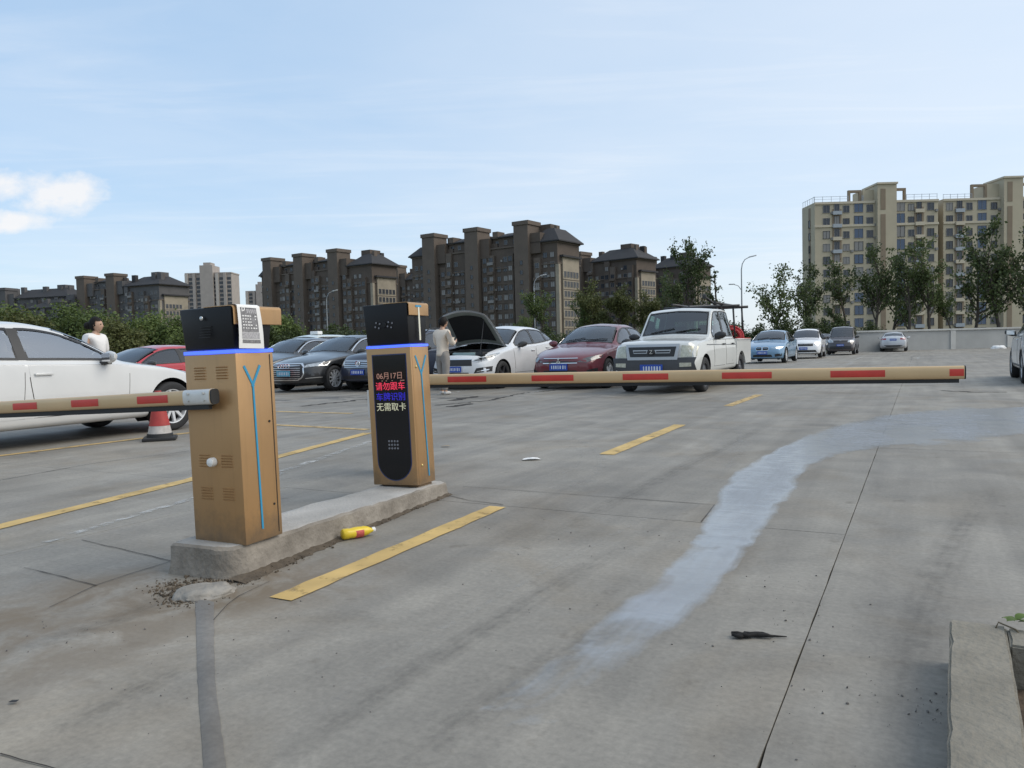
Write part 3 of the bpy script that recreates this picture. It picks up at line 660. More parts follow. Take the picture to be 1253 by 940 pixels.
def hood(t, w, d, z0, z1, lipx=0.07, holes=True):
    """black head with a golden visor; x in [-w, 0], y in [0, d]"""
    fl = 0.008
    mb = MB(); vs = [(-w + .004, .006, z0), (-.012, .006, z0), (-.012, d - .01, z0), (-w + .004, d - .01, z0), (-w - fl, -fl, z1), (-.006, -fl, z1), (-.006, d + .02, z1), (-w - fl, d + .02, z1)]
    bm = bmesh.new(); bv = [bm.verts.new(p) for p in vs]
    for f in ((3, 2, 1, 0), (4, 5, 6, 7), (0, 1, 5, 4), (1, 2, 6, 5), (2, 3, 7, 6), (3, 0, 4, 7)): bm.faces.new([bv[i] for i in f])
    bmesh.ops.bevel(bm, geom=bm.edges[:], offset=0.008, segments=2, affect='EDGES', profile=0.5)
    h = mb.bm(bm).build('head', M_BLACKP, t, True, 30)
    # visor: a folded gold sheet lying on top, its lip hanging down on the lane side
    vz = MB(); r = 0.02; y0, y1 = -0.004, d + lipx
    prof = [(-w * 0.55, z1 + .004), (-.004 - r, z1 + .004)] + [(-.004 - r + r * math.sin(a) + .012, z1 + .004 - r + r * math.cos(a)) for a in [R(q) for q in (20, 45, 70, 90)]] + [(.0085, z1 - 0.088)]
    prof2 = [(x - (0.004 if i > 1 else 0), z - (0.004 if i < 4 else 0)) for i, (x, z) in enumerate(prof)]
    n = len(prof); vv = [(x, y0 + (0.012 if i == n - 1 else 0), z) for i, (x, z) in enumerate(prof)] + [(x, y1 - (0.012 if i == n - 1 else 0), z) for i, (x, z) in enumerate(prof)]
    vv += [(x - .003, y0, z - .003) for x, z in prof] + [(x - .003, y1, z - .003) for x, z in prof]
    fs = []
    for i in range(n - 1):
        fs += [(i, i + 1, n + i + 1, n + i), (2 * n + i, 3 * n + i, 3 * n + i + 1, 2 * n + i + 1), (i, 2 * n + i, 2 * n + i + 1, i + 1), (n + i, n + i + 1, 3 * n + i + 1, 3 * n + i)]
    fs += [(n - 1, 3 * n - 1, 4 * n - 1, 2 * n - 1)]
    vz.add(vv, fs); v = vz.build('visor', M_GOLD, t, True, 40)
    return h, v

def body(t, w, d, z1, vents):
    mb = MB(); mb.box((-w / 2, d / 2, z1 / 2), (w, d, z1), bev=0.006); b = mb.build('housing', M_GOLD, t, True, 30)
    # service door leaf standing proud of the lane side, with an open gap round it
    g = spanel([(d - 0.030, 0.02), (d - 0.024, 0.02), (d - 0.024, z1 - .01), (d - 0.030, z1 - .01)], -.002, 0.0012); g.build('door_gap', M_SEAM, t)
    for zc in vents:
        for xc in (-w * 0.70, -w * 0.27):
            for k in range(5):
                m2 = MB(); z = zc - 0.026 + k * 0.014; ww = w * 0.115
                m2.add([(xc - ww, -.0005, z), (xc + ww, -.0005, z), (xc + ww * .92, -.006, z - .002), (xc - ww * .92, -.006, z - .002), (xc + ww, -.0005, z - .006), (xc - ww, -.0005, z - .006)], [(0, 3, 2, 1), (3, 5, 4, 2), (0, 5, 3), (1, 2, 4)])
                m2.build('vent_louvre', M_GOLD, b)
    return b

# ---- near gate (its boom leaves the picture on the left)
t = thing('barrier_gate', 'near golden barrier gate with paper notice on its black head, boom reaching left', 'barrier gate', (-1.335, 3.765, 0.148), -R(25))
t.rotation_euler = (0, R(-1.1), -R(25))
w, d, z1 = 0.345, 0.262, 0.955
body(t, w, d, z1, (0.862, 0.42, 0.255))
hd, vs_ = hood(t, w, d, z1 + 0.022, z1 + 0.232)
mb = MB(); mb.box((-w / 2, d / 2, z1 + 0.010), (w + .002, d + .002, 0.016)); mb.build('light_strip', M_LED, t)
y_mark(t, d, 0.89, 0.79, 0.06, 0.105, 0.055, 0.014, 0.012)
mb = MB(); mb.lathe([(0, .006), (.008, .006), (.011, .003), (.011, 0)], 14, Matrix.Translation((-w * .56, -0.016, z1 + 0.18)) @ Matrix.Rotation(R(90), 4, 'X')); mb.build('lock', M_SILV, hd, True)
for k in range(5):
    mb = MB(); mb.box((-w * .52, -0.006 + .003 * (k - 4) * .8, z1 + 0.085 + k * 0.013), (0.075, 0.006, 0.004)); mb.build('vent_slot', M_RUB, hd)
mb = MB(); mb.lathe([(0, .034), (.014, .033), (.021, .028), (.023, .018), (.023, 0)], 20, Matrix.Translation((-w * .53, -0.001, 0.415)) @ Matrix.Rotation(R(90), 4, 'X')); mb.build('release_knob', M_KNOB, t, True, 40)
for yy, zz in ((d * .80, 0.17), (d * .79, 0.60)):
    mb = MB(); mb.tube([(0.0, yy, zz), (0.004, yy, zz)], 0.006, 10); mb.build('lock', M_RUB, t)
mb = MB(); mb.tube([(-w * .52, -.005, 0.728), (-w * .52, -.05, 0.728)], 0.035, 16); mb.build('boom_hub', M_SEAM, t)
boom_part(t, 3.4, 0.0, 0.55, 0.235, 0.30, (-w * .27, -0.062, 0.748), -R(2.5), R(-1.4), sleeve=True, h=0.074)
# paper notice folded over the visor and hanging down the lane side
pv = []; NY, NZ = 6, 22
for i in range(NZ + 1):
    for k in range(NY + 1):
        f = k / NY; s_ = i / NZ
        y = 0.008 + 0.150 * f + 0.018 * s_ * f
        if s_ < 0.22: x = -0.055 + 0.072 * s_ / 0.22; z = z1 + 0.2405 - 0.003 * s_
        else:
            q = (s_ - 0.22) / 0.78; x = 0.0185 + 0.006 * math.sin(q * 3.1) + 0.004 * f * q; z = z1 + 0.238 - 0.215 * q - 0.004 * f
        pv.append((x, y, z))
me = bpy.data.meshes.new('notice'); me.from_pydata(pv, [], [(i * (NY + 1) + k, (i + 1) * (NY + 1) + k, (i + 1) * (NY + 1) + k + 1, i * (NY + 1) + k + 1) for i in range(NZ) for k in range(NY)])
me.materials.append(M_PAPER); me.polygons.foreach_set('use_smooth', [True] * len(me.polygons)); no = obj('notice', me, t)
no['label'] = 'crumpled white printed paper notice'
def onpaper(f0, f1, q0, q1, m, nm='print', off=0.0012):
    vs = []; n2 = 6
    for i in range(n2 + 1):
        q = q0 + (q1 - q0) * i / n2; s_ = .22 + .78 * q
        for f in (f0, f1): vs.append((0.0185 + 0.006 * math.sin(q * 3.1) + 0.004 * f * q + off, 0.008 + 0.150 * f + 0.018 * s_ * f, z1 + 0.238 - 0.215 * q - 0.004 * f))
    me = bpy.data.meshes.new(nm); me.from_pydata(vs, [], [(2 * i, 2 * i + 2, 2 * i + 3, 2 * i + 1) for i in range(n2)]); me.materials.append(m); return obj(nm, me, no)
M_INK2 = mat('grey_print', (0.22, 0.215, 0.22), 0.8, var=0.45, vscale=90, stretch=(1, 1, 1))
M_INK3 = mat('pale_print', (0.42, 0.41, 0.42), 0.8, var=0.4, vscale=120)
onpaper(.13, .82, .06, .62, M_INK2); onpaper(.13, .82, .065, .085, M_INK, off=.002)
onpaper(.13, .84, .63, .78, M_INK3); onpaper(.14, .86, .80, .88, M_INK2)
pm = text_mesh('P', 0.052, M_PAPER, 0.0004); po = obj('letter_p', pm, no); po.location = (0.0222, 0.045, z1 + 0.207); po.rotation_euler = (R(90), 0, R(90))
rnd = random.Random(5)
for r_ in range(5):
    q = 0.24 + r_ * 0.07
    for c_ in range(6):
        if rnd.random() < .8: onpaper(.17 + c_ * .105, .17 + c_ * .105 + rnd.uniform(.04, .085), q, q + .028, M_PAPER, 'print', .002)
for c_ in range(5): onpaper(.38 + c_ * .085, .38 + c_ * .085 + .055, .085, .19, M_INK3, 'print', .002)

# ---- display terminal
t = thing('display_terminal', 'golden ticket terminal with black screen of red and white writing', 'display terminal', (-0.69, 5.465, 0.098), -R(24))
t.rotation_euler = (0, R(-1.6), -R(24))
w, d, z1 = 0.372, 0.25, 1.02
mb = MB(); mb.box((-w / 2, d / 2 + .01, z1 / 2 + .01), (w, d - .02, z1 - .02), bev=0.006); mb.box((-w / 2, d / 2 + .012, 0.006), (w - .05, d - .05, 0.012)); mb.build('housing', M_GOLD, t, True, 30)
# front door: a proud gold frame round the screen
mb = MB(); mb.box((-w / 2, 0.006, z1 / 2 + .012), (w + .002, 0.024, z1 - .024), bev=0.005); mb.build('front_door', M_GOLD, t, True, 30)
def screen_outline(m_, top, bot):
    x0, x1 = -w + 0.045 + m_, -0.035 - m_; rr = (x1 - x0) / 2; cx = (x0 + x1) / 2; zc = bot + m_ + rr
    return [(x1, top - m_), (x0, top - m_)] + [(cx - rr * math.cos(R(a)), zc - rr * 1.0 * math.sin(R(a))) for a in range(0, 181, 10)]
fpanel(screen_outline(0, z1 - 0.045, 0.055), -0.0075, -0.004).build('screen_rim', mat('screen_rim', (0.03, 0.045, 0.12), 0.3), t)
fpanel(screen_outline(0.008, z1 - 0.045, 0.055), -0.010, -0.007).build('screen', mat('screen_glass', (0.004, 0.004, 0.006), 0.12), t)
M_LR = mat('led_red', (0.3, 0.02, 0.03), 0.5, emit=(1.0, 0.05, 0.12), estr=0.5); M_LP = mat('led_pale_red', (0.3, 0.2, 0.15), 0.5, emit=(0.8, 0.34, 0.25), estr=0.16)
M_LB = mat('led_blue', (0.02, 0.02, 0.3), 0.5, emit=(0.04, 0.02, 0.75), estr=0.34); M_LW = mat('led_white', (0.4, 0.4, 0.3), 0.5, emit=(0.85, 0.83, 0.55), estr=0.26)
cxs = -w + 0.045 + (w - .08) / 2
for body_, z, size, m in (('06月17日', 0.816, 0.056, M_LP), ('请勿跟车', 0.740, 0.063, M_LR), ('车牌识别', 0.664, 0.063, M_LB), ('无需取卡', 0.590, 0.063, M_LW)):
    o = obj('display_text', text_mesh(body_, size, m, 0.0006), t); o.location = (cxs, -0.0112, z); o.rotation_euler = (R(90), 0, 0)
for q, ww in ((.105, .035), (-.065, .009), (-.03, .009), (.02, .009)):
    mb = MB(); mb.box((cxs + q, -.0112, 0.783), (ww, .001, .005)); mb.build('display_text', M_LP, t)
M_KEY = mat('key_dot', (0.20, 0.20, 0.22), 0.5)
for r_ in range(3):
    for c_ in range(4):
        mb = MB(); mb.lathe([(0, .003), (.007, .003), (.008, 0)], 10, Matrix.Translation((cxs - .036 + c_ * .024, -.010, .345 - r_ * .026)) @ Matrix.Rotation(R(90), 4, 'X')); mb.build('speaker_hole', M_KEY, t)
hd, vs_ = hood(t, w, d, z1 + 0.022, z1 + 0.315, 0.02)
mb = MB(); mb.box((-w / 2, d / 2, z1 + 0.010), (w + .002, d + .002, 0.016)); mb.build('light_strip', M_LED, t)
for cx_ in (-.075, .03):
    for k in range(4):
        a = k * math.pi / 2 + .5
        mb = MB(); mb.lathe([(0, .002), (.006, .002), (.007, 0)], 10, Matrix.Translation((-w / 2 + cx_ + .022 * math.cos(a), -.008, z1 + .165 + .022 * math.sin(a))) @ Matrix.Rotation(R(90), 4, 'X')); mb.build('camera_lamp', M_KEY, hd)
mb = MB(); mb.lathe([(0, .004), (.016, .004), (.02, 0)], 16, Matrix.Translation((-w / 2 - .02, -.008, z1 + .165)) @ Matrix.Rotation(R(90), 4, 'X')); mb.build('camera_lens', M_BLACKP, hd, True, 30)
y_mark(t, d, z1 - .065, z1 - .20, 0.07, 0.13, 0.075, 0.016, 0.03)
spanel([(.085, z1 + .285), (.165, z1 + .285), (.165, z1 + .298), (.085, z1 + .298)], .0088, .0112).build('blue_stripe', M_BLUE, t)
spanel([(.117, z1 + .045), (.137, z1 + .045), (.137, z1 + .285), (.117, z1 + .285)], .0088, .0108).build('light_tube', M_CREAM, t)
for yy, zz in ((.06, z1 - .145), (.07, .16)):
    mb = MB(); mb.lathe([(0, .008), (.006, .008), (.010, .004), (.010, 0)], 10, Matrix.Translation((0, yy, zz)) @ Matrix.Rotation(R(90), 4, 'Y')); mb.build('lock', mat('brass', (.6, .5, .22), .35, .8), t, True)
mb = MB(); mb.box((-w - .012, .02, .62), (.02, .03, .2)); mb.build('side_bracket', M_SLEEVE, t)

# ---- far gate: its housing stands behind the terminal, its boom bars the lane
t = thing('barrier_gate', 'barrier gate behind the screen terminal, golden boom barring the lane to the right', 'barrier gate', (-0.88, 6.66, 0.0), -R(20))
w, d, z1 = 0.30, 0.24, 1.02
body(t, w, d, z1, (0.90, 0.42, 0.25))
hood(t, w, d, z1 + .022, z1 + .20, 0.0)
mb = MB(); mb.box((-w / 2, d / 2, z1 + 0.010), (w + .002, d + .002, 0.016)); mb.build('light_strip', M_LED, t)
mb = MB(); mb.tube([(-w * .5, -.005, 0.835), (-w * .5, -.05, 0.835)], 0.035, 16); mb.build('boom_hub', M_SEAM, t)
bp = boom_part(t, 4.42, 0.0, 0.742, 0.35, 0.62, (-w * .75, -0.062, 0.835), R(180), R(0.15), sleeve=True, h=0.090)
# ============================================================ vehicles
def curve(pts):
    """monotone cubic through (s, value) pairs"""
    x = np.array([p[0] for p in pts], float); y = np.array([p[1] for p in pts], float)
    h = np.diff(x); dl = np.diff(y) / h; m = np.zeros_like(y); m[0] = dl[0]; m[-1] = dl[-1]
    for i in range(1, len(x) - 1):
        if dl[i - 1] * dl[i] > 0:
            w1, w2 = 2 * h[i] + h[i - 1], h[i] + 2 * h[i - 1]; m[i] = (w1 + w2) / (w1 / dl[i - 1] + w2 / dl[i])
    def f(q):
        q = min(max(q, x[0]), x[-1]); i = min(int(np.searchsorted(x, q, 'right')) - 1, len(h) - 1); t = (q - x[i]) / h[i]
        return float((2 * t ** 3 - 3 * t * t + 1) * y[i] + (t ** 3 - 2 * t * t + t) * h[i] * m[i] + (3 * t * t - 2 * t ** 3) * y[i + 1] + (t ** 3 - t * t) * h[i] * m[i + 1])
    return f

def paint(name, col, metal=0.0):
    m = mat('paint_' + name, col, 0.32, metal, var=0.05, vscale=1.5, coat=0.8, detail=3)
    t = m.node_tree; p = t.nodes['Principled BSDF']; src = p.inputs['Base Color'].links[0].from_socket      # the inner side of the shell carries grey trim
    g = t.nodes.new('ShaderNodeNewGeometry'); mx = t.nodes.new('ShaderNodeMix'); mx.data_type = 'RGBA'; t.links.new(g.outputs['Backfacing'], mx.inputs[0]); t.links.new(src, mx.inputs[6]); mx.inputs[7].default_value = (.055, .053, .05, 1)
    t.links.new(mx.outputs[2], p.inputs['Base Color'])
    iv = t.nodes.new('ShaderNodeMath'); iv.operation = 'MULTIPLY_ADD'; iv.inputs[1].default_value = -.8; iv.inputs[2].default_value = .8; t.links.new(g.outputs['Backfacing'], iv.inputs[0]); t.links.new(iv.outputs[0], p.inputs['Coat Weight'])
    return m
M_TYRE = mat('tyre', (0.022, 0.022, 0.023), 0.8, var=0.3, vscale=12, bump=0.2, bscale=60)
M_ALLOY = mat('alloy', (0.66, 0.67, 0.68), 0.3, 0.3); M_DALLOY = mat('dark_alloy', (0.09, 0.09, 0.10), 0.35, 0.7)
M_WELL = mat('wheel_well', (0.012, 0.012, 0.012), 0.95)
M_TRIM = mat('black_trim', (0.02, 0.02, 0.021), 0.45); M_GREYTRIM = mat('grey_bumper', (0.065, 0.067, 0.072), 0.65, var=0.15, vscale=5)
M_CHROME = mat('chrome', (0.72, 0.73, 0.75), 0.12, 1.0)
M_LAMP = mat('lamp_glass', (0.42, 0.44, 0.45), 0.06, 0.55, var=0.5, vscale=14, coat=1.0); M_LAMPD = mat('dark_lamp_glass', (0.10, 0.105, 0.11), 0.06, 0.4, var=0.6, vscale=16, coat=1.0)
M_LAMPO = mat('old_lamp_glass', (0.46, 0.45, 0.36), 0.2, 0.2, var=0.25, vscale=20, coat=0.6)
M_TAIL = mat('tail_lamp', (0.32, 0.012, 0.015), 0.1, coat=1.0)
M_PLATE = mat('plate_blue', (0.02, 0.07, 0.36), 0.4); M_PLATEC = mat('plate_cyan', (0.10, 0.38, 0.52), 0.4); M_PLATEW = mat('plate_sign', (0.62, 0.66, 0.72), 0.5)
M_CABIN = mat('cabin', (0.035, 0.035, 0.037), 0.8); M_SEATM = mat('seat_fabric', (0.05, 0.048, 0.045), 0.85); M_SEATB = mat('seat_beige', (0.36, 0.31, 0.25), 0.8)
GL_CLEAR = glass_mat('car_glass', (0.62, 0.70, 0.68)); GL_DARK = glass_mat('tinted_glass', (0.16, 0.17, 0.18)); GL_GREEN = glass_mat('green_glass', (0.50, 0.72, 0.66)); GL_PALE = glass_mat('pale_glass', (0.78, 0.82, 0.80), 0.02, 0.32)

def chaikin(p, n):
    for _ in range(n):
        q = [p[0]]
        for i in range(len(p) - 1):
            a, b = p[i], p[i + 1]
            if i > 0: q.append((a[0] * .75 + b[0] * .25, a[1] * .75 + b[1] * .25))
            if i < len(p) - 2: q.append((a[0] * .25 + b[0] * .75, a[1] * .25 + b[1] * .75))
        q.append(p[-1]); p = q
    return p

class Shape:
    def __init__(s, sp):
        s.sp = sp; s.L = sp['L']; s.W = sp['W']
        for k in ('zt', 'belt', 'wb', 'wm', 'wre', 'crown', 'zbot', 'plan'): setattr(s, k, curve(sp[k]))
        s.nose = sp.get('nose', 0.6); s.tail = sp.get('tail', 0.25)
    def ds(s, q, y, z):
        d = s.plan(q) * (y / (s.W / 2)) ** 2
        fr = max(0.0, 1 - q / 0.5); re = max(0.0, 1 - (s.L - q) / 0.5)
        d += fr * fr * s.nose * (z - 0.47) ** 2 - re * re * s.tail * (z - 0.6) ** 2
        return d
    def section(s, q):
        zt, be, wb, wm, wr, cr, zb = s.zt(q), s.belt(q), s.wb(q), s.wm(q), s.wre(q), s.crown(q), s.zbot(q)
        zre = zt - cr; z5 = min(be + .02, zre - .004); be = min(be, zre - .012)
        p = [(0, zb), (.8 * wm, zb), (wm - .045, zb + .03), (wm - .012, zb + .13), (wm, zb + .5 * (be - zb)), (wm * .35 + wb * .65, be - .07), (wb, be), (wb - .035, z5), (wr, zre), (.62 * wr, zt - .36 * cr), (0, zt)]
        if s.sp.get('sharp'):                          # pull the corners at shoulder and roof edge tighter
            q = []
            for i, a in enumerate(p):
                if i in (6, 8):
                    b, c = p[i - 1], p[i + 1]; q += [(a[0] + (b[0] - a[0]) * .16, a[1] + (b[1] - a[1]) * .16), a, (a[0] + (c[0] - a[0]) * .10, a[1] + (c[1] - a[1]) * .10)]
                else: q.append(a)
            return chaikin(q, 3)
        return chaikin(p, 3)
    def P(s, q, y, z): return Vector((s.L / 2 - (q + s.ds(q, y, z)), y, z))
    def X(s, q, y=0.0, z=0.6): return s.L / 2 - (q + s.ds(q, y, z))
    def bm(s):
        L = s.L; n = int(L / 0.055); st = [L * i / n for i in range(n + 1)]
        bm = bmesh.new(); rows = []
        for q in st:
            se = s.section(q); m = len(se)
            full = [(-y, z) for y, z in se[1:-1]][::-1]        # right side from top to bottom
            ring = [(y, z) for y, z in se] + full
            rows.append([bm.verts.new(s.P(q, y, z)) for y, z in ring])
        k = len(rows[0])
        for i in range(n):
            for j in range(k):
                bm.faces.new((rows[i][j], rows[i][(j + 1) % k], rows[i + 1][(j + 1) % k], rows[i + 1][j]))
        for q, row, flip in ((0.0, rows[0], False), (L, rows[-1], True)):
            se = s.section(q); m = len(se); C = 14; grid = []
            for j in range(1, m - 1):
                y, z = se[j]; left = row[j]; right = row[k - j]
                r_ = [left] + [bm.verts.new(s.P(q, y * (1 - 2 * c / C), z)) for c in range(1, C)] + [right]; grid.append(r_)
            for a, b in zip(grid[:-1], grid[1:]):
                for c in range(C): bm.faces.new((a[c], a[c + 1], b[c + 1], b[c]) if not flip else (a[c], b[c], b[c + 1], a[c + 1]))
            for g_, ap in ((grid[0], row[0]), (grid[-1], row[m - 1])):
                for c in range(C): bm.faces.new((g_[c], g_[c + 1], ap))
        bmesh.ops.recalc_face_normals(bm, faces=bm.faces[:])
        return bm

def grid_cut(poly, res):
    bm = bmesh.new(); vs = [bm.verts.new((p[0], p[1], 0)) for p in poly]; bm.faces.new(vs)
    for ax in (0, 1):
        lo = min(p[ax] for p in poly); hi = max(p[ax] for p in poly); n = max(1, int((hi - lo) / res))
        for i in range(1, n):
            c = Vector((0, 0, 0)); c[ax] = lo + (hi - lo) * i / n; no = Vector((0, 0, 0)); no[ax] = 1
            bmesh.ops.bisect_plane(bm, geom=bm.verts[:] + bm.edges[:] + bm.faces[:], plane_co=c, plane_no=no, dist=1e-5)
    bmesh.ops.triangulate(bm, faces=[f for f in bm.faces if len(f.verts) > 4])
    return bm
def inside(p, poly):
    x, y = p; c = False; n = len(poly)
    for i in range(n):
        x1, y1 = poly[i]; x2, y2 = poly[i - 1]
        if (y1 > y) != (y2 > y) and x < (x2 - x1) * (y - y1) / (y2 - y1) + x1: c = not c
    return c
def inset(poly, d):
    n = len(poly); ar = sum(poly[i][0] * poly[(i + 1) % n][1] - poly[(i + 1) % n][0] * poly[i][1] for i in range(n)); sg = 1 if ar > 0 else -1; out = []
    for i in range(n):
        p0, p1, p2 = Vector(poly[i - 1]), Vector(poly[i]), Vector(poly[(i + 1) % n])
        e1 = (p1 - p0).normalized(); e2 = (p2 - p1).normalized(); n1 = Vector((-e1.y, e1.x)) * sg; n2 = Vector((-e2.y, e2.x)) * sg
        b = n1 + n2; b = b / max(0.35, 1 + n1.dot(n2)); out.append(tuple(p1 + b * d))
    return out

class Caster:
    def __init__(s, bm): s.t = BVHTree.FromBMesh(bm)
    def hit(s, kind, a, b):
        if kind == 'front': o, d = Vector((5, a, b)), Vector((-1, 0, 0))
        elif kind == 'rear': o, d = Vector((-5, a, b)), Vector((1, 0, 0))
        elif kind == 'left': o, d = Vector((a, 3, b)), Vector((0, -1, 0))
        elif kind == 'right': o, d = Vector((a, -3, b)), Vector((0, 1, 0))
        elif kind == 'top': o, d = Vector((a, b, 4)), Vector((0, 0, -1))
        h = s.t.ray_cast(o, d)
        if h[0] is None:
            h2 = s.t.find_nearest(Vector({'front': (2, a, b), 'rear': (-2, a, b), 'left': (a, .9, b), 'right': (a, -.9, b), 'top': (a, b, 1)}[kind])); return h2[0], -d
        n = h[1]; n = n if n.dot(d) < 0 else -n
        return h[0], n
    def patch(s, kind, poly, off, res=0.07, hole=None, thick=0.0):
        """a piece that follows the body: outline in the projection plane, lifted off by `off`"""
        bm = grid_cut(poly, res)
        if hole:
            for i in range(len(hole)):
                p, q = Vector(hole[i - 1]), Vector(hole[i]); e = (q - p).normalized()
                bmesh.ops.bisect_plane(bm, geom=bm.verts[:] + bm.edges[:] + bm.faces[:], plane_co=(p.x, p.y, 0), plane_no=(-e.y, e.x, 0), dist=1e-5)
            dead = [f for f in bm.faces if inside(f.calc_center_median()[:2], hole)]
            bmesh.ops.delete(bm, geom=dead, context='FACES')
        mb = MB(); bm.verts.index_update(); bot = []
        for v in bm.verts:
            p, n = s.hit(kind, v.co.x, v.co.y); mb.v.append(p + n * off); bot.append(p - n * 0.004)
        nv = len(mb.v); mb.v += bot
        flip = None
        for f in bm.faces:
            ix = [v.index for v in f.verts]
            a, b, c = mb.v[ix[0]], mb.v[ix[1]], mb.v[ix[2]]
            nn = (b - a).cross(c - a); d = {'front': Vector((1, 0, 0)), 'rear': Vector((-1, 0, 0)), 'left': Vector((0, 1, 0)), 'right': Vector((0, -1, 0)), 'top': Vector((0, 0, 1))}[kind]
            if nn.dot(d) < 0: ix = ix[::-1]
            mb.f.append(tuple(ix)); mb.mi.append(0)
        for e in bm.edges:
            if len(e.link_faces) == 1:
                a, b = e.verts[0].index, e.verts[1].index; mb.f.append((a, b, nv + b, nv + a)); mb.mi.append(0)
        bm.free(); return mb

WHEELS = {}
def wheel_meshes(r, style, m_rim):
    key = (round(r, 3), style, m_rim.name)
    if key in WHEELS: return WHEELS[key]
    rr = r * 0.70; w = 0.105
    T = MB(); MX = Matrix.Rotation(R(90), 4, 'X')        # wheel axle along local y; outside is -y
    prof = [(rr, -w * .82), (rr + .02, -w * .95), (r * .88, -w), (r * .965, -w * .86), (r, -w * .62), (r, w * .62), (r * .965, w * .86), (r * .88, w), (rr, w * .85)]
    T.lathe(prof, 40, MX)
    tm = T.mesh('wheel', M_TYRE, True, 45)
    K = MB()                                                 # z of the profile runs outwards (to -y)
    K.lathe([(rr + .004, w * .84), (rr - .012, w * .80), (rr - .02, w * .45), (rr - .03, -w * .5)], 40, MX)
    n = {'five': 5, 'ten': 10, 'steel': 0, 'seven': 7, 'multi': 14}[style]
    if n == 0:
        K.lathe([(rr - .015, w * .55), (rr * .86, w * .48), (rr * .62, w * .62), (rr * .36, w * .60), (rr * .30, w * .85), (0, w * .9)], 32, MX)
    else:
        sw = {5: .062, 10: .030, 7: .045, 14: .02}[n]
        for i in range(n):
            a = 2 * math.pi * i / n; M = Matrix.Rotation(a, 4, 'Y')
            z0, z1 = .045, rr - .008
            vs = [(-sw * .75, -w * .70, z0), (sw * .75, -w * .70, z0), (sw * .5, -w * .78, z1), (-sw * .5, -w * .78, z1), (-sw * .75, -w * .35, z0), (sw * .75, -w * .35, z0), (sw * .5, -w * .4, z1), (-sw * .5, -w * .4, z1)]
            K.add(vs, [(0, 1, 2, 3), (4, 7, 6, 5), (0, 4, 5, 1), (1, 5, 6, 2), (2, 6, 7, 3), (3, 7, 4, 0)], 0, M)
        K.lathe([(.062, w * .3), (.062, w * .74), (.045, w * .80), (0, w * .80)], 20, MX)
    K2 = MB(); K2.lathe([(rr - .02, w * .15), (.03, w * .12), (0, w * .12)], 28, MX)
    WHEELS[key] = (tm, K.mesh('rim', m_rim, True, 35), K2.mesh('brake_disc', M_WELL, True))
    return WHEELS[key]

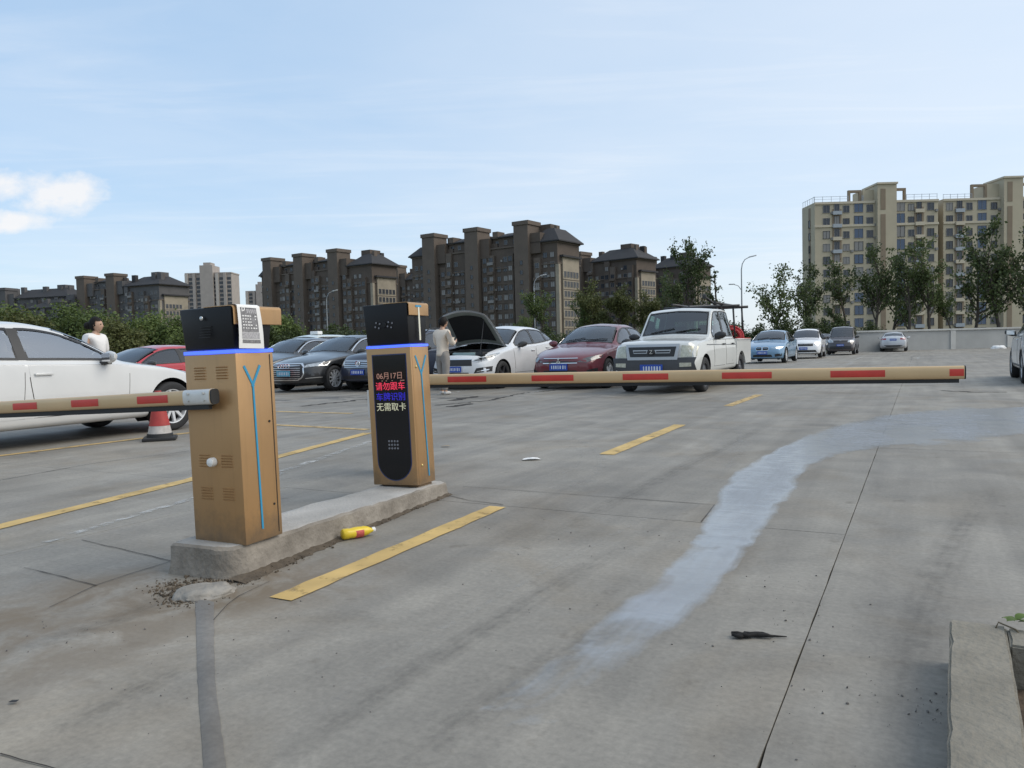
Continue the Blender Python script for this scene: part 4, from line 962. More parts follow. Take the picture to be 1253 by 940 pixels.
def car(name, label, cat, sp, front, theta, m_paint, group=None, away=False, wheels='five', rim=None, glass=None, seat=None, sx=1.0, sz=1.0, dress=None, open_hood=False, detail=True):
    sh = Shape(sp); L, Wd = sh.L, sh.W; th = R(theta)
    back = Vector((math.sin(th), math.cos(th), 0)) * (-1 if away else 1)
    c = Vector((front[0], front[1], 0)) + back * (L * sx / 2)
    t = thing(name, label, cat, c, math.atan2(-back.y, -back.x), group)
    t.scale = (sx, sx, sz)
    rim = rim or M_ALLOY; glass = glass or GL_DARK; seat = seat or M_SEATM
    bm = sh.bm(); cast = Caster(bm); r = sp['r']; ra = r + sp.get('arch', .055)
    # --- windows first: outlines
    wins = []
    for (s0, s1, *o) in sp['side']:
        top = []; bot = []; n = 10
        for i in range(n + 1):
            q = s0 + (s1 - s0) * i / n; yr = sh.wre(q); zt_ = sh.zt(q) - sh.crown(q) - .042; zb_ = sh.belt(q) + .045
            if zt_ < zb_ + .012: continue
            top.append((sh.X(q, yr, zt_), zt_)); bot.append((sh.X(q, sh.wb(q), zb_) if False else sh.X(q, yr, zb_), zb_))
        lean0 = o[0] if o else 0.0; lean1 = o[1] if o else 0.0
        if lean0: bot[0] = (bot[0][0] + lean0, bot[0][1])
        if lean1: top[-1] = (top[-1][0] + lean1, top[-1][1])
        wins.append(('side', top + bot[::-1]))
    s0, s1 = sp['ws']; pts = []; n = 8
    for sg in (1, -1):
        qs = [s0 + (s1 - s0) * i / n for i in range(n + 1)]
        if sg < 0: qs = qs[::-1]
        for q in qs:
            y = (sh.wre(q) - .05) * sg; pts.append((sh.X(q, y, sh.zt(q)), y))
    m_ = 6; base = pts[-1], pts[0]; extra = []
    for i in range(1, m_): y = base[0][1] + (base[1][1] - base[0][1]) * i / m_; extra.append((sh.X(s0, y, sh.zt(s0)), y))
    tpt = pts[n], pts[n + 1]; ext2 = []
    for i in range(1, m_): y = tpt[0][1] + (tpt[1][1] - tpt[0][1]) * i / m_; ext2.append((sh.X(s1, y, sh.zt(s1)), y))
    wins.append(('top', pts[:n + 1] + ext2 + pts[n + 1:] + extra))
    if 'rw' in sp:
        s0, s1 = sp['rw']; pts = []
        for sg in (1, -1):
            qs = [s0 + (s1 - s0) * i / n for i in range(n + 1)]
            if sg < 0: qs = qs[::-1]
            for q in qs:
                y = (sh.wre(q) - .06) * sg; pts.append((sh.X(q, y, sh.zt(q)), y))
        wins.append(('top', pts))
    if 'rwz' in sp:
        z0, z1, y0, y1 = sp['rwz']; wins.append(('rear', [(-y0, z0), (y0, z0), (y1, z1), (-y1, z1)]))
    # --- cut wheel arches
    cx = [L / 2 - q for q in sp['axles']]; thr = Wd / 2 - .30
    def wd(v):
        best = min(((v.x - x_) ** 2 + (v.z - r) ** 2) ** .5 for x_ in cx); return best
    dead = [f for f in bm.faces if abs(f.calc_center_median().y) > thr and f.calc_center_median().z < r + ra + .1 and wd(f.calc_center_median()) < ra]
    bmesh.ops.delete(bm, geom=dead, context='FACES')
    rim_v = {v for e in bm.edges if len(e.link_faces) == 1 for v in e.verts}
    for v in bm.verts:
        if abs(v.co.y) > thr + .06 and v.co.z < r + ra + .1:
            for x_ in cx:
                dx_, dz_ = v.co.x - x_, v.co.z - r; dd = math.hypot(dx_, dz_)
                if dd > 1e-4 and (dd < ra or (v in rim_v and dd < ra + .07 and v.co.z > r * .7)): k = ra / dd; v.co.x, v.co.z = x_ + dx_ * k, max(.12, r + dz_ * k)
    # --- open the body under the windows
    polys = [(k, inset(p, .013)) for k, p in wins]; dead = []
    hood_reg = None
    if open_hood:
        s0, s1 = sp['hood']
    for f in bm.faces:
        cc = f.calc_center_median(); nn = f.normal
        for k, p in polys:
            if k == 'side' and abs(nn.y) > .08 and inside((cc.x, cc.z), p) and abs(cc.y) > .3: dead.append(f); break
            if k == 'top' and nn.z > .05 and inside((cc.x, cc.y), p) and cc.z > .8: dead.append(f); break
            if k == 'rear' and nn.x < -.2 and inside((cc.y, cc.z), p) and cc.x < 0: dead.append(f); break
        else:
            if open_hood and nn.z > .4 and cc.z > .6 and L / 2 - cc.x - .0 > s0 + sh.plan(s0) * (cc.y / (Wd / 2)) ** 2 and L / 2 - cc.x < s1 + .1 and abs(cc.y) < sh.wre(min(max(L / 2 - cc.x, 0), L)) - .01: dead.append(f)
    bmesh.ops.delete(bm, geom=dead, context='FACES')
    # trim the openings to the window outlines
    bm.edges.ensure_lookup_table()
    bv = {v for e in bm.edges if len(e.link_faces) == 1 for v in e.verts}
    for v in bv:
        for k, p in polys:
            ax_ = {'side': (0, 2), 'top': (0, 1), 'rear': (1, 2)}[k]
            if (k == 'side' and (abs(v.co.y) < .3 or v.co.z < .75)) or (k == 'top' and v.co.z < .8) or (k == 'rear' and v.co.x > 0): continue
            q = Vector((v.co[ax_[0]], v.co[ax_[1]])); best = None
            for i in range(len(p)):
                a, b = Vector(p[i - 1]), Vector(p[i]); d = b - a
                if d.length < 1e-6: continue
                f = min(1, max(0, (q - a).dot(d) / d.length_squared)); w = a + d * f; dd = (w - q).length
                if best is None or dd < best[0]: best = (dd, w)
            if best and best[0] < .07:
                kk = k if k != 'side' else ('left' if v.co.y > 0 else 'right'); h_ = cast.hit(kk, best[1].x, best[1].y)[0]
                if (h_ - v.co).length < .12: v.co = h_; break
    mb = MB(); mb.bm(bm); two = sp.get('lower')
    bo = mb.build('body', [m_paint], t, True, 50)
    # --- glazing
    for k, p in wins:
        for kk in (('left', 'right') if k == 'side' else (k,)):
            nm = {'side': 'window', 'top': 'windscreen' if sum(q[0] for q in p) / len(p) > 0 else 'rear_window', 'rear': 'rear_window'}[k]
            big = p; sm = inset(p, .026 if k == 'side' else .03)
            fr = cast.patch(kk, big, .004, .10, hole=None if True else sm)
            g = cast.patch(kk, big, .0035, .10).build(nm, glass, t, True, 40)
            # seal round the pane
            ring = MB(); m = len(big)
            for i in range(m):
                q = [big[i - 1], big[i], sm[i], sm[i - 1]]
                if (Vector(big[i - 1]) - Vector(big[i])).length < 1e-4: continue
                hs = [cast.hit(kk, *w_) for w_ in q]; vs = [h_[0] + h_[1] * .0075 for h_ in hs]
                nn = (vs[1] - vs[0]).cross(vs[2] - vs[0]); ring.add(vs, [(0, 1, 2, 3) if nn.dot(hs[0][1]) > 0 else (3, 2, 1, 0)])
            ring.build('seal', sp.get('seal', M_TRIM), g)
    for (w0, w1) in zip(sp['side'][:-1], sp['side'][1:]):
        for kk in ('left', 'right'):
            q0, q1 = w0[1] - .012, w1[0] + .012; top = []; bot = []
            for q in (q0, (q0 + q1) / 2, q1):
                yr = sh.wre(q); z1_ = sh.zt(q) - sh.crown(q) - .05; z0_ = sh.belt(q) + .05
                if z1_ < z0_ + .03: break
                top.append((sh.X(q, yr, z1_), z1_)); bot.append((sh.X(q, yr, z0_), z0_))
            else: cast.patch(kk, top + bot[::-1], .009, .10).build('window_pillar', M_TRIM, t, True, 40)
    # --- cabin inside
    sb, se = sp['cabin']; xb, xe = L / 2 - sb, L / 2 - se; fw = Wd / 2 - .17
    mb = MB(); mb.box(((xb + xe) / 2, 0, .36), (xb - xe, 2 * fw, .05)); mb.box((xb + .02, 0, .62), (.06, 2 * fw, .5)); mb.box((xe, 0, .55), (.05, 2 * fw, .4)); mb.build('cabin_floor', M_CABIN, t)
    mb = MB(); zc = sh.belt(sp['ws'][0] + .15)
    mb.box((xb - .22, 0, zc - .10), (.50, 2 * fw + .04, .16), bev=.05); mb.build('dashboard', M_CABIN, t, True, 40)
    for xs in sp['seats']:
        for y in (-.36, .36):
            x = L / 2 - xs; hz = zc + .02; mb = MB()
            mb.box((x, y, .50), (.50, .48, .16), bev=.05)
            mb.box((0, 0, 0), (.14, .46, .62), Matrix.Translation((x - .30, y, .52 + .27)) @ Matrix.Rotation(R(-14), 4, 'Y'), bev=.05)
            mb.box((0, 0, 0), (.09, .25, .17), Matrix.Translation((x - .385, y, 1.14 * sp.get('hr', 1.0))) @ Matrix.Rotation(R(-10), 4, 'Y'), bev=.04)
            mb.build('seat', seat, t, True, 40)
    mb = MB(); Mw = Matrix.Translation((L / 2 - sp['seats'][0] + .42, .36, zc + .0)) @ Matrix.Rotation(R(62), 4, 'Y')
    ringp = [Mw @ Vector((.18 * math.cos(a), .18 * math.sin(a), 0)) for a in [2 * math.pi * i / 24 for i in range(25)]]
    mb.tube(ringp, .015, 8, False); mb.tube([Mw @ Vector((-.17, 0, 0)), Mw @ Vector((.17, 0, 0))], .015, 6); mb.build('steering_wheel', M_TRIM, t, True)
    # --- wheels
    tm, rm, bd = wheel_meshes(r, wheels, rim)
    for x_ in cx:
        for sg in (-1, 1):
            wy = sg * (Wd / 2 - .115)
            o = obj('wheel', tm, t); o.location = (x_, wy, r); o.rotation_euler = (0, 0.3 + x_, 0 if sg < 0 else math.pi)
            obj('rim', rm, o); obj('brake_disc', bd, o)
            ww = MB(); n = 20
            vs = []
            for i in range(n + 1):
                a = math.pi * (-.08 + 1.16 * i / n)
                for yy in (Wd / 2 - .03, Wd / 2 - .36): vs.append((x_ + (ra - .002) * math.cos(a), sg * yy, r + (ra - .002) * math.sin(a)))
            ww.add(vs, [(2 * i, 2 * i + 1, 2 * i + 3, 2 * i + 2) for i in range(n)])
            ww.add([(x_ + (ra) * math.cos(math.pi * 2 * i / n), sg * (Wd / 2 - .36), max(.14, r + ra * math.sin(math.pi * 2 * i / n))) for i in range(n)], [tuple(range(n))])
            ww.build('wheel_well', M_WELL, t)
    # --- doors: panels standing proud of the body with a dark gap round them
    if detail:
        for (s0, s1) in sp['doors']:
            for kk in ('left', 'right'):
                p = []
                zb_ = sh.zbot((s0 + s1) / 2) + .14
                lo = [(L / 2 - q, zb_) for q in (s0 + .04, s0 + (s1 - s0) * .33, s0 + (s1 - s0) * .66, s1 - .03)]
                hi = [(L / 2 - q, sh.belt(q) - .012) for q in (s1, s0 + (s1 - s0) * .66, s0 + (s1 - s0) * .33, s0)]
                for x_ in cx:                                  # keep clear of the wheel arch
                    def clear(pt):
                        dx_, dz_ = pt[0] - x_, pt[1] - r; dd = math.hypot(dx_, dz_); lim = ra + .05
                        return pt if dd > lim else (x_ + math.copysign(math.sqrt(max(lim ** 2 - dz_ ** 2, 0)), (L / 2 - (s0 + s1) / 2) - x_), pt[1])
                    mid1 = [(lo[-1][0], zb_ + .2), (lo[-1][0] + (hi[0][0] - lo[-1][0]) * .6, zb_ + .36)]; mid0 = [(hi[-1][0] + (lo[0][0] - hi[-1][0]) * .5, zb_ + .36), (lo[0][0], zb_ + .2)]
                    lo = [clear(q) for q in lo]
                full = [*lo, *[(lambda pt: pt)(q) for q in mid1], *hi, *mid0]
                for x_ in cx:
                    lim = ra + .05; nf = []
                    for pt in full:
                        dx_, dz_ = pt[0] - x_, pt[1] - r; dd = math.hypot(dx_, dz_)
                        if dd < lim: pt = (x_ + math.copysign(math.sqrt(max(lim ** 2 - dz_ ** 2, 0.0001)), (L / 2 - (s0 + s1) / 2) - x_), pt[1])
                        nf.append(pt)
                    full = nf
                cast.patch(kk, inset(full, -.005), .0008, .12).build('door_gap', M_SEAM, t, True, 40)
                dr = cast.patch(kk, inset(full, .0035), .0035, .08).build('door', m_paint, t, True, 40)
                hx, hz = L / 2 - (s1 - .16), sh.belt(s1 - .16) - .11
                h_, n_ = cast.hit(kk, hx, hz); mb = MB(); mb.box((h_.x, h_.y + n_.y * .018, h_.z), (.21, .022, .028), bev=.008); mb.build('handle', sp.get('handle', m_paint), dr, True, 40)
    # --- mirrors
    q = sp['mirror']; z_ = sh.belt(q) + .07
    for sg in (-1, 1):
        y_ = sg * (sh.wb(q) + .10); mb = MB()
        vs = []; nn = 12
        for i in range(7):
            f = i / 6; k = math.sin(math.pi * (.12 + .80 * f)) ** .6
            for j in range(nn):
                a = 2 * math.pi * j / nn
                vs.append((L / 2 - q + .07 * k * math.cos(a) * (1 if math.cos(a) > 0 else .55), y_ + sg * (f - .5) * .23, z_ + .078 * k * math.sin(a) + .02 * f))
        mb.add(vs, [(i * nn + j, i * nn + (j + 1) % nn, (i + 1) * nn + (j + 1) % nn, (i + 1) * nn + j) for i in range(6) for j in range(nn)] + [tuple(range(nn)), tuple(6 * nn + j for j in range(nn))])
        bmr = mb.build('mirror', sp.get('mirror_mat', m_paint), t, True, 60)
        mb = MB(); mb.box((L / 2 - q, sg * (sh.wb(q) + .01), z_ - .055), (.09, .16, .04), bev=.012); mb.build('mirror_foot', M_TRIM, bmr, True, 40)
        mb = MB(); mb.box((L / 2 - q - .048, y_, z_ + .01), (.006, .16, .10), bev=.002); mb.build('mirror_glass', M_CHROME, bmr)
    ctx = dict(t=t, cast=cast, sh=sh, L=L, W=Wd, paint=m_paint, body=bo)
    if dress: dress(ctx)
    return t, ctx

def mirror_y(p): return [(-a, b) for a, b in p][::-1]
def fpatch(c, name, poly, m, off=.006, kind='front', both=True, res=.06, parent=None):
    o = c['cast'].patch(kind, poly, off, res).build(name, m, parent or c['t'], True, 40)
    if both: c['cast'].patch(kind, mirror_y(poly), off, res).build(name, m, parent or c['t'], True, 40)
    return o
def plate(c, z, kind='front', m=None, y=0.0):
    h, n = c['cast'].hit(kind, y, z); s = 1 if kind == 'front' else -1
    mb = MB(); mb.box((h.x + s * .016, y, z), (.012, .44, .14), bev=.003); o = mb.build('number_plate', m or M_PLATE, c['t'])
    for i in range(7):
        yy = y + .17 - i * .053 - (.015 if i > 1 else 0)
        mb = MB(); mb.box((h.x + s * .0235, yy, z), (.003, .030 if i % 3 else .022, .075 if i % 2 else .07)); mb.build('plate_character', M_PLATEW, o)
def disc(c, name, x, y, z, rad, m, w=.02):
    mb = MB(); mb.tube([(x - .01, y, z), (x + w, y, z)], rad, 18); return mb.build(name, m, c['t'], True, 40)
def ring_badge(c, pts, rad, rr, m, name='badge'):
    for (y, z) in pts:
        h, n = c['cast'].hit('front', y, z); x = h.x + .03
        mb = MB(); mb.tube([(x, y + rad * math.cos(a), z + rad * math.sin(a)) for a in [2 * math.pi * i / 16 for i in range(17)]], rr, 5, False); mb.build(name, m, c['t'])
def bars(c, name, y0, y1, zs, th, m, off=.012):
    for z in zs:
        fpatch(c, name, [(y0, z - th / 2), (y1, z - th / 2), (y1, z + th / 2), (y0, z + th / 2)], m, off, both=False, res=.12)

SEDAN = dict(L=4.7, W=1.82, r=.325, axles=(.90, 3.62), ws=(1.50, 2.30), rw=(3.80, 4.24), side=((1.66, 2.78, 0, 0), (2.87, 3.66, 0, 0), (3.72, 4.02)),
    zt=[(0, .66), (.08, .72), (.3, .79), (.8, .89), (1.3, .965), (1.45, 1.0), (1.62, 1.10), (2.0, 1.295), (2.35, 1.41), (2.7, 1.458), (3.1, 1.462), (3.5, 1.425), (3.8, 1.335), (4.1, 1.19), (4.28, 1.105), (4.4, 1.08), (4.6, 1.065), (4.7, 1.0)],
    belt=[(0, .56), (.15, .65), (.5, .76), (1.2, .87), (1.6, .905), (3.0, .945), (4.0, .985), (4.5, .99), (4.7, .90)],
    wb=[(0, .68), (.2, .79), (.5, .85), (1.2, .872), (3.4, .872), (4.2, .835), (4.7, .72)], wm=[(0, .74), (.2, .84), (.6, .9), (1.2, .908), (3.6, .908), (4.3, .88), (4.7, .77)],
    wre=[(0, .52), (.3, .64), (1.2, .73), (1.45, .755), (1.7, .72), (2.3, .615), (2.8, .59), (3.4, .585), (3.9, .62), (4.3, .69), (4.7, .62)],
    crown=[(0, .02), (.5, .04), (1.3, .05), (1.7, .06), (2.3, .06), (3.0, .065), (3.6, .06), (4.3, .03), (4.7, .03)],
    zbot=[(0, .24), (.3, .185), (1, .20), (3.7, .20), (4.3, .22), (4.7, .36)],
    plan=[(0, .34), (.4, .24), (.9, .14), (1.45, .15), (2.0, .12), (2.5, .03), (3.3, 0), (3.8, -.06), (4.3, -.12), (4.7, -.2)],
    cabin=(1.5, 3.9), seats=(2.45, 3.35), doors=((1.52, 2.80), (2.84, 3.72)), mirror=1.86)
HATCH = dict(SEDAN, L=4.45, W=1.83, r=.335, axles=(.88, 3.52), ws=(1.42, 2.16), side=((1.56, 2.66), (2.75, 3.50), (3.57, 3.98)), rw=(3.93, 4.22),
    zt=[(0, .72), (.06, .80), (.25, .90), (.7, 1.0), (1.2, 1.07), (1.38, 1.10), (1.6, 1.23), (1.95, 1.41), (2.3, 1.53), (2.7, 1.575), (3.2, 1.565), (3.6, 1.52), (3.9, 1.43), (4.2, 1.19), (4.32, 1.09), (4.45, .95)],
    belt=[(0, .58), (.15, .70), (.5, .83), (1.2, .95), (1.6, .985), (2.8, 1.03), (3.6, 1.09), (4.0, 1.12), (4.3, 1.0), (4.45, .84)],
    wre=[(0, .54), (.3, .66), (1.2, .74), (1.4, .76), (1.7, .72), (2.3, .63), (2.8, .605), (3.4, .59), (3.9, .60), (4.2, .66), (4.45, .62)],
    wb=[(0, .70), (.2, .80), (.5, .86), (1.2, .88), (3.2, .88), (4.0, .84), (4.45, .74)], wm=[(0, .76), (.2, .86), (.6, .905), (1.2, .912), (3.6, .912), (4.1, .89), (4.45, .80)],
    crown=[(0, .02), (.5, .05), (1.3, .05), (1.7, .06), (2.3, .065), (3.0, .065), (3.6, .06), (4.2, .04), (4.45, .03)],
    zbot=[(0, .27), (.3, .215), (1, .23), (3.6, .23), (4.1, .25), (4.45, .40)],
    plan=[(0, .34), (.4, .24), (.9, .14), (1.4, .15), (1.9, .12), (2.4, .03), (3.2, 0), (3.7, -.06), (4.1, -.12), (4.45, -.2)],
    cabin=(1.42, 3.9), seats=(2.35, 3.2), doors=((1.46, 2.70), (2.74, 3.60)), mirror=1.80, hood=(.16, 1.30), hr=1.05)
SUV = dict(HATCH, L=4.6, W=1.86, r=.355, axles=(.90, 3.62), rwz=(1.10, 1.52, .60, .50), side=((1.56, 2.66), (2.75, 3.55), (3.62, 4.15)),
    zt=[(0, .80), (.06, .90), (.25, .99), (.7, 1.06), (1.2, 1.12), (1.38, 1.15), (1.6, 1.29), (1.95, 1.50), (2.3, 1.64), (2.7, 1.69), (3.3, 1.685), (3.9, 1.64), (4.25, 1.575), (4.45, 1.38), (4.55, 1.14), (4.6, 1.0)],
    belt=[(0, .62), (.15, .76), (.5, .91), (1.2, 1.0), (1.6, 1.03), (2.8, 1.07), (3.6, 1.11), (4.3, 1.14), (4.5, 1.05), (4.6, .9)],
    wre=[(0, .58), (.3, .68), (1.2, .75), (1.4, .77), (1.7, .73), (2.3, .65), (2.8, .63), (3.6, .62), (4.3, .60), (4.6, .62)],
    wb=[(0, .72), (.2, .82), (.5, .87), (1.2, .89), (3.6, .89), (4.3, .86), (4.6, .78)], wm=[(0, .78), (.2, .87), (.6, .92), (1.2, .925), (3.8, .925), (4.3, .90), (4.6, .82)],
    crown=[(0, .02), (.5, .05), (1.3, .05), (1.7, .06), (2.3, .07), (3.0, .07), (4.0, .07), (4.6, .03)],
    zbot=[(0, .30), (.3, .235), (1, .25), (3.7, .25), (4.2, .27), (4.6, .42)],
    plan=[(0, .30), (.4, .22), (.9, .14), (1.4, .15), (1.9, .12), (2.4, .03), (3.4, 0), (4.0, -.04), (4.6, -.14)],
    cabin=(1.42, 4.2), seats=(2.35, 3.25), doors=((1.46, 2.70), (2.74, 3.66)), mirror=1.80, hr=1.1); SUV.pop('rw')
VAN = dict(SUV, sharp=True, L=4.4, W=1.72, r=.31, axles=(.78, 3.45), ws=(1.02, 1.72), side=((1.16, 2.22), (2.32, 3.25), (3.35, 4.12)), rwz=(1.15, 1.68, .60, .54),
    zt=[(0, .78), (.06, .88), (.25, .98), (.6, 1.06), (.9, 1.12), (1.0, 1.15), (1.2, 1.33), (1.5, 1.62), (1.8, 1.80), (2.2, 1.86), (3.3, 1.87), (4.0, 1.84), (4.25, 1.76), (4.34, 1.4), (4.4, 1.0)],
    belt=[(0, .62), (.15, .76), (.5, .93), (1.0, 1.04), (1.4, 1.07), (3.6, 1.09), (4.3, 1.05), (4.4, .9)],
    wre=[(0, .56), (.3, .66), (.9, .72), (1.1, .73), (1.6, .66), (2.2, .63), (4.2, .62), (4.4, .62)],
    wb=[(0, .68), (.2, .77), (.5, .82), (1.2, .835), (3.8, .835), (4.4, .76)], wm=[(0, .74), (.2, .82), (.6, .855), (1.2, .858), (3.9, .858), (4.4, .79)],
    crown=[(0, .02), (.5, .05), (1.0, .05), (1.7, .06), (3.0, .07), (4.0, .07), (4.4, .04)],
    zbot=[(0, .26), (.3, .21), (1, .22), (3.7, .22), (4.4, .34)],
    plan=[(0, .26), (.4, .20), (.9, .12), (1.4, .10), (1.9, .05), (2.4, 0), (3.9, 0), (4.4, -.08)],
    cabin=(1.1, 4.1), seats=(1.95, 2.9), doors=((1.05, 2.25), (2.30, 3.30)), mirror=1.36, hr=1.15)
# double-cab pickup: the loft covers bonnet and cab, the load bed is built on behind
PICK = dict(SUV, sharp=True, L=3.55, W=1.74, r=.345, axles=(.78,), ws=(1.42, 1.86), rwz=(1.16, 1.50, .60, .56), side=((1.50, 2.36), (2.45, 3.22)), arch=.07,
    zt=[(0, .92), (.04, .99), (.2, 1.03), (.7, 1.075), (1.25, 1.115), (1.38, 1.14), (1.52, 1.29), (1.74, 1.55), (1.90, 1.69), (2.1, 1.735), (2.8, 1.745), (3.15, 1.725), (3.34, 1.64), (3.45, 1.25), (3.55, 1.05)],
    belt=[(0, .78), (.12, .91), (.5, .99), (1.2, 1.03), (1.6, 1.04), (3.2, 1.05), (3.55, .98)],
    wre=[(0, .68), (.3, .73), (1.2, .75), (1.4, .755), (1.7, .715), (2.0, .685), (2.8, .675), (3.3, .675), (3.55, .68)],
    wb=[(0, .79), (.2, .82), (.5, .84), (1.2, .845), (3.4, .845), (3.55, .83)], wm=[(0, .825), (.2, .855), (.6, .868), (1.2, .865), (3.4, .865), (3.55, .85)],
    crown=[(0, .015), (.5, .03), (1.3, .035), (1.7, .05), (2.3, .05), (3.0, .05), (3.55, .03)],
    zbot=[(0, .38), (.3, .33), (1, .34), (3.55, .36)],
    plan=[(0, .10), (.4, .08), (.9, .06), (1.4, .07), (1.9, .04), (2.4, 0), (3.1, 0), (3.55, -.02)],
    cabin=(1.45, 3.2), seats=(2.1, 2.85), doors=((1.42, 2.40), (2.44, 3.24)), mirror=1.62, mirror_mat=M_TRIM, handle=M_TRIM, hr=1.12, nose=.15)

# ---------------- dressings
def lamps(c, hl, m=M_LAMP, off=.007): fpatch(c, 'headlight', hl, m, off)
def lower_grille(c, y, z0, z1, m=M_TRIM):
    fpatch(c, 'lower_grille', [(-y, z0), (y, z0), (y * .9, z1), (-y * .9, z1)], m, .005, both=False, res=.1)

def dress_white_sedan(c):
    lamps(c, [(.46, .60), (.70, .66), (.80, .74), (.80, .79), (.66, .75), (.46, .68)])
    fpatch(c, 'grille', [(-.42, .60), (.42, .60), (.42, .68), (-.42, .68)], M_TRIM, .006, both=False); bars(c, 'grille_bar', -.42, .42, (.615, .64, .665), .010, M_CHROME)
    lower_grille(c, .5, .28, .40); plate(c, .47)
    for kk in ('left', 'right'):
        c['cast'].patch(kk, [(-1.1, .33), (1.12, .36), (1.12, .385), (-1.1, .355)], .004, .15).build('sill_moulding', c['paint'], c['t'], True, 40)
    fpatch(c, 'tail_lamp', [(.42, .86), (.74, .84), (.74, .98), (.42, .96)], M_TAIL, .006, 'rear'); plate(c, .80, 'rear')
def dress_red_coupe(c):
    lamps(c, [(.46, .58), (.78, .64), (.78, .72), (.50, .66)]); lower_grille(c, .55, .30, .46); plate(c, .40)
def dress_audi(c):
    g = [(-.50, .36), (-.56, .46), (-.54, .66), (-.44, .73), (.44, .73), (.54, .66), (.56, .46), (.50, .36), (.40, .30), (-.40, .30)]
    fpatch(c, 'grille_frame', g, M_CHROME, .010, both=False); fpatch(c, 'grille', inset(g, .028), M_TRIM, .014, both=False); bars(c, 'grille_bar', -.46, .46, (.36, .41, .46, .51, .56, .61), .012, M_SILV, .018)
    ring_badge(c, [(-.135, .665), (-.045, .665), (.045, .665), (.135, .665)], .055, .008, M_CHROME); plate(c, .48, m=M_PLATEC)
    lamps(c, [(.54, .62), (.86, .66), (.86, .755), (.80, .755), (.56, .69)], M_LAMP)
    fpatch(c, 'air_intake', [(.56, .34), (.84, .36), (.80, .48), (.60, .44)], M_TRIM, .006); fpatch(c, 'intake_trim', [(.58, .345), (.84, .365), (.84, .385), (.58, .362)], M_CHROME, .011)
    for kk in ('left', 'right'):
        sh = c['sh']; up = []; lo = []
        for i in range(15):
            q = 1.62 + 2.42 * i / 14; z = sh.zt(q) - sh.crown(q) - .028; x = sh.X(q, sh.wre(q), z); up.append((x, z)); lo.append((x, z - .022))
        c['cast'].patch(kk, up + lo[::-1], .010, .12).build('window_trim', M_CHROME, c['t'], True, 40)
def dress_plain_dark(c):
    lamps(c, [(.48, .58), (.82, .64), (.82, .73), (.50, .67)]); fpatch(c, 'grille', [(-.44, .50), (.44, .50), (.46, .68), (-.46, .68)], M_TRIM, .006, both=False); bars(c, 'grille_bar', -.44, .44, (.55, .60, .65), .014, M_CHROME); plate(c, .42)
    sh = c['sh']
    for kk in ('left', 'right'):
        up = []; lo = []
        for i in range(15):
            q = 1.62 + 2.42 * i / 14; z = sh.zt(q) - sh.crown(q) - .028; x = sh.X(q, sh.wre(q), z); up.append((x, z)); lo.append((x, z - .02))
        c['cast'].patch(kk, up + lo[::-1], .010, .12).build('window_trim', M_CHROME, c['t'], True, 40)
def dress_blue_suv(c):
    lamps(c, [(.52, .68), (.84, .72), (.86, .84), (.54, .80)])
    g = [(-.50, .64), (.50, .64), (.54, .83), (-.54, .83)]
    fpatch(c, 'grille', g, M_TRIM, .008, both=False); bars(c, 'grille_bar', -.52, .52, (.655, .70, .745, .79, .825), .016, M_CHROME, .014)
    h, n = c['cast'].hit('front', 0, .745); ring_badge(c, [(0, .745)], .07, .010, M_CHROME)
    mb = MB(); x = h.x + .032
    for p, q in (((-.045, .04), (-.012, -.05)), ((.045, .04), (.012, -.05)), ((-.02, .05), (0, .0)), ((.02, .05), (0, 0))): mb.tube([(x, p[0], .745 + p[1]), (x, q[0], .745 + q[1])], .008, 5)
    mb.build('badge', M_CHROME, c['t']); plate(c, .52); lower_grille(c, .62, .33, .42)
    fpatch(c, 'lamp_surround', [(.80, .40), (.90, .42), (.90, .80), (.86, .62)], M_LAMP, .006)
    roof_rails(c)
def roof_rails(c, m=None):
    sh = c['sh']
    for sg in (-1, 1):
        pts = []
        for i in range(9):
            q = 2.35 + 1.75 * i / 8; y = sg * (sh.wre(q) - .06); z = sh.zt(q) - sh.crown(q) * .8 + (.055 if 0 < i < 8 else .0); pts.append((c['L'] / 2 - q, y, z))
        mb = MB(); mb.tube(pts, .016, 8); mb.build('roof_rail', m or M_TRIM, c['t'], True)
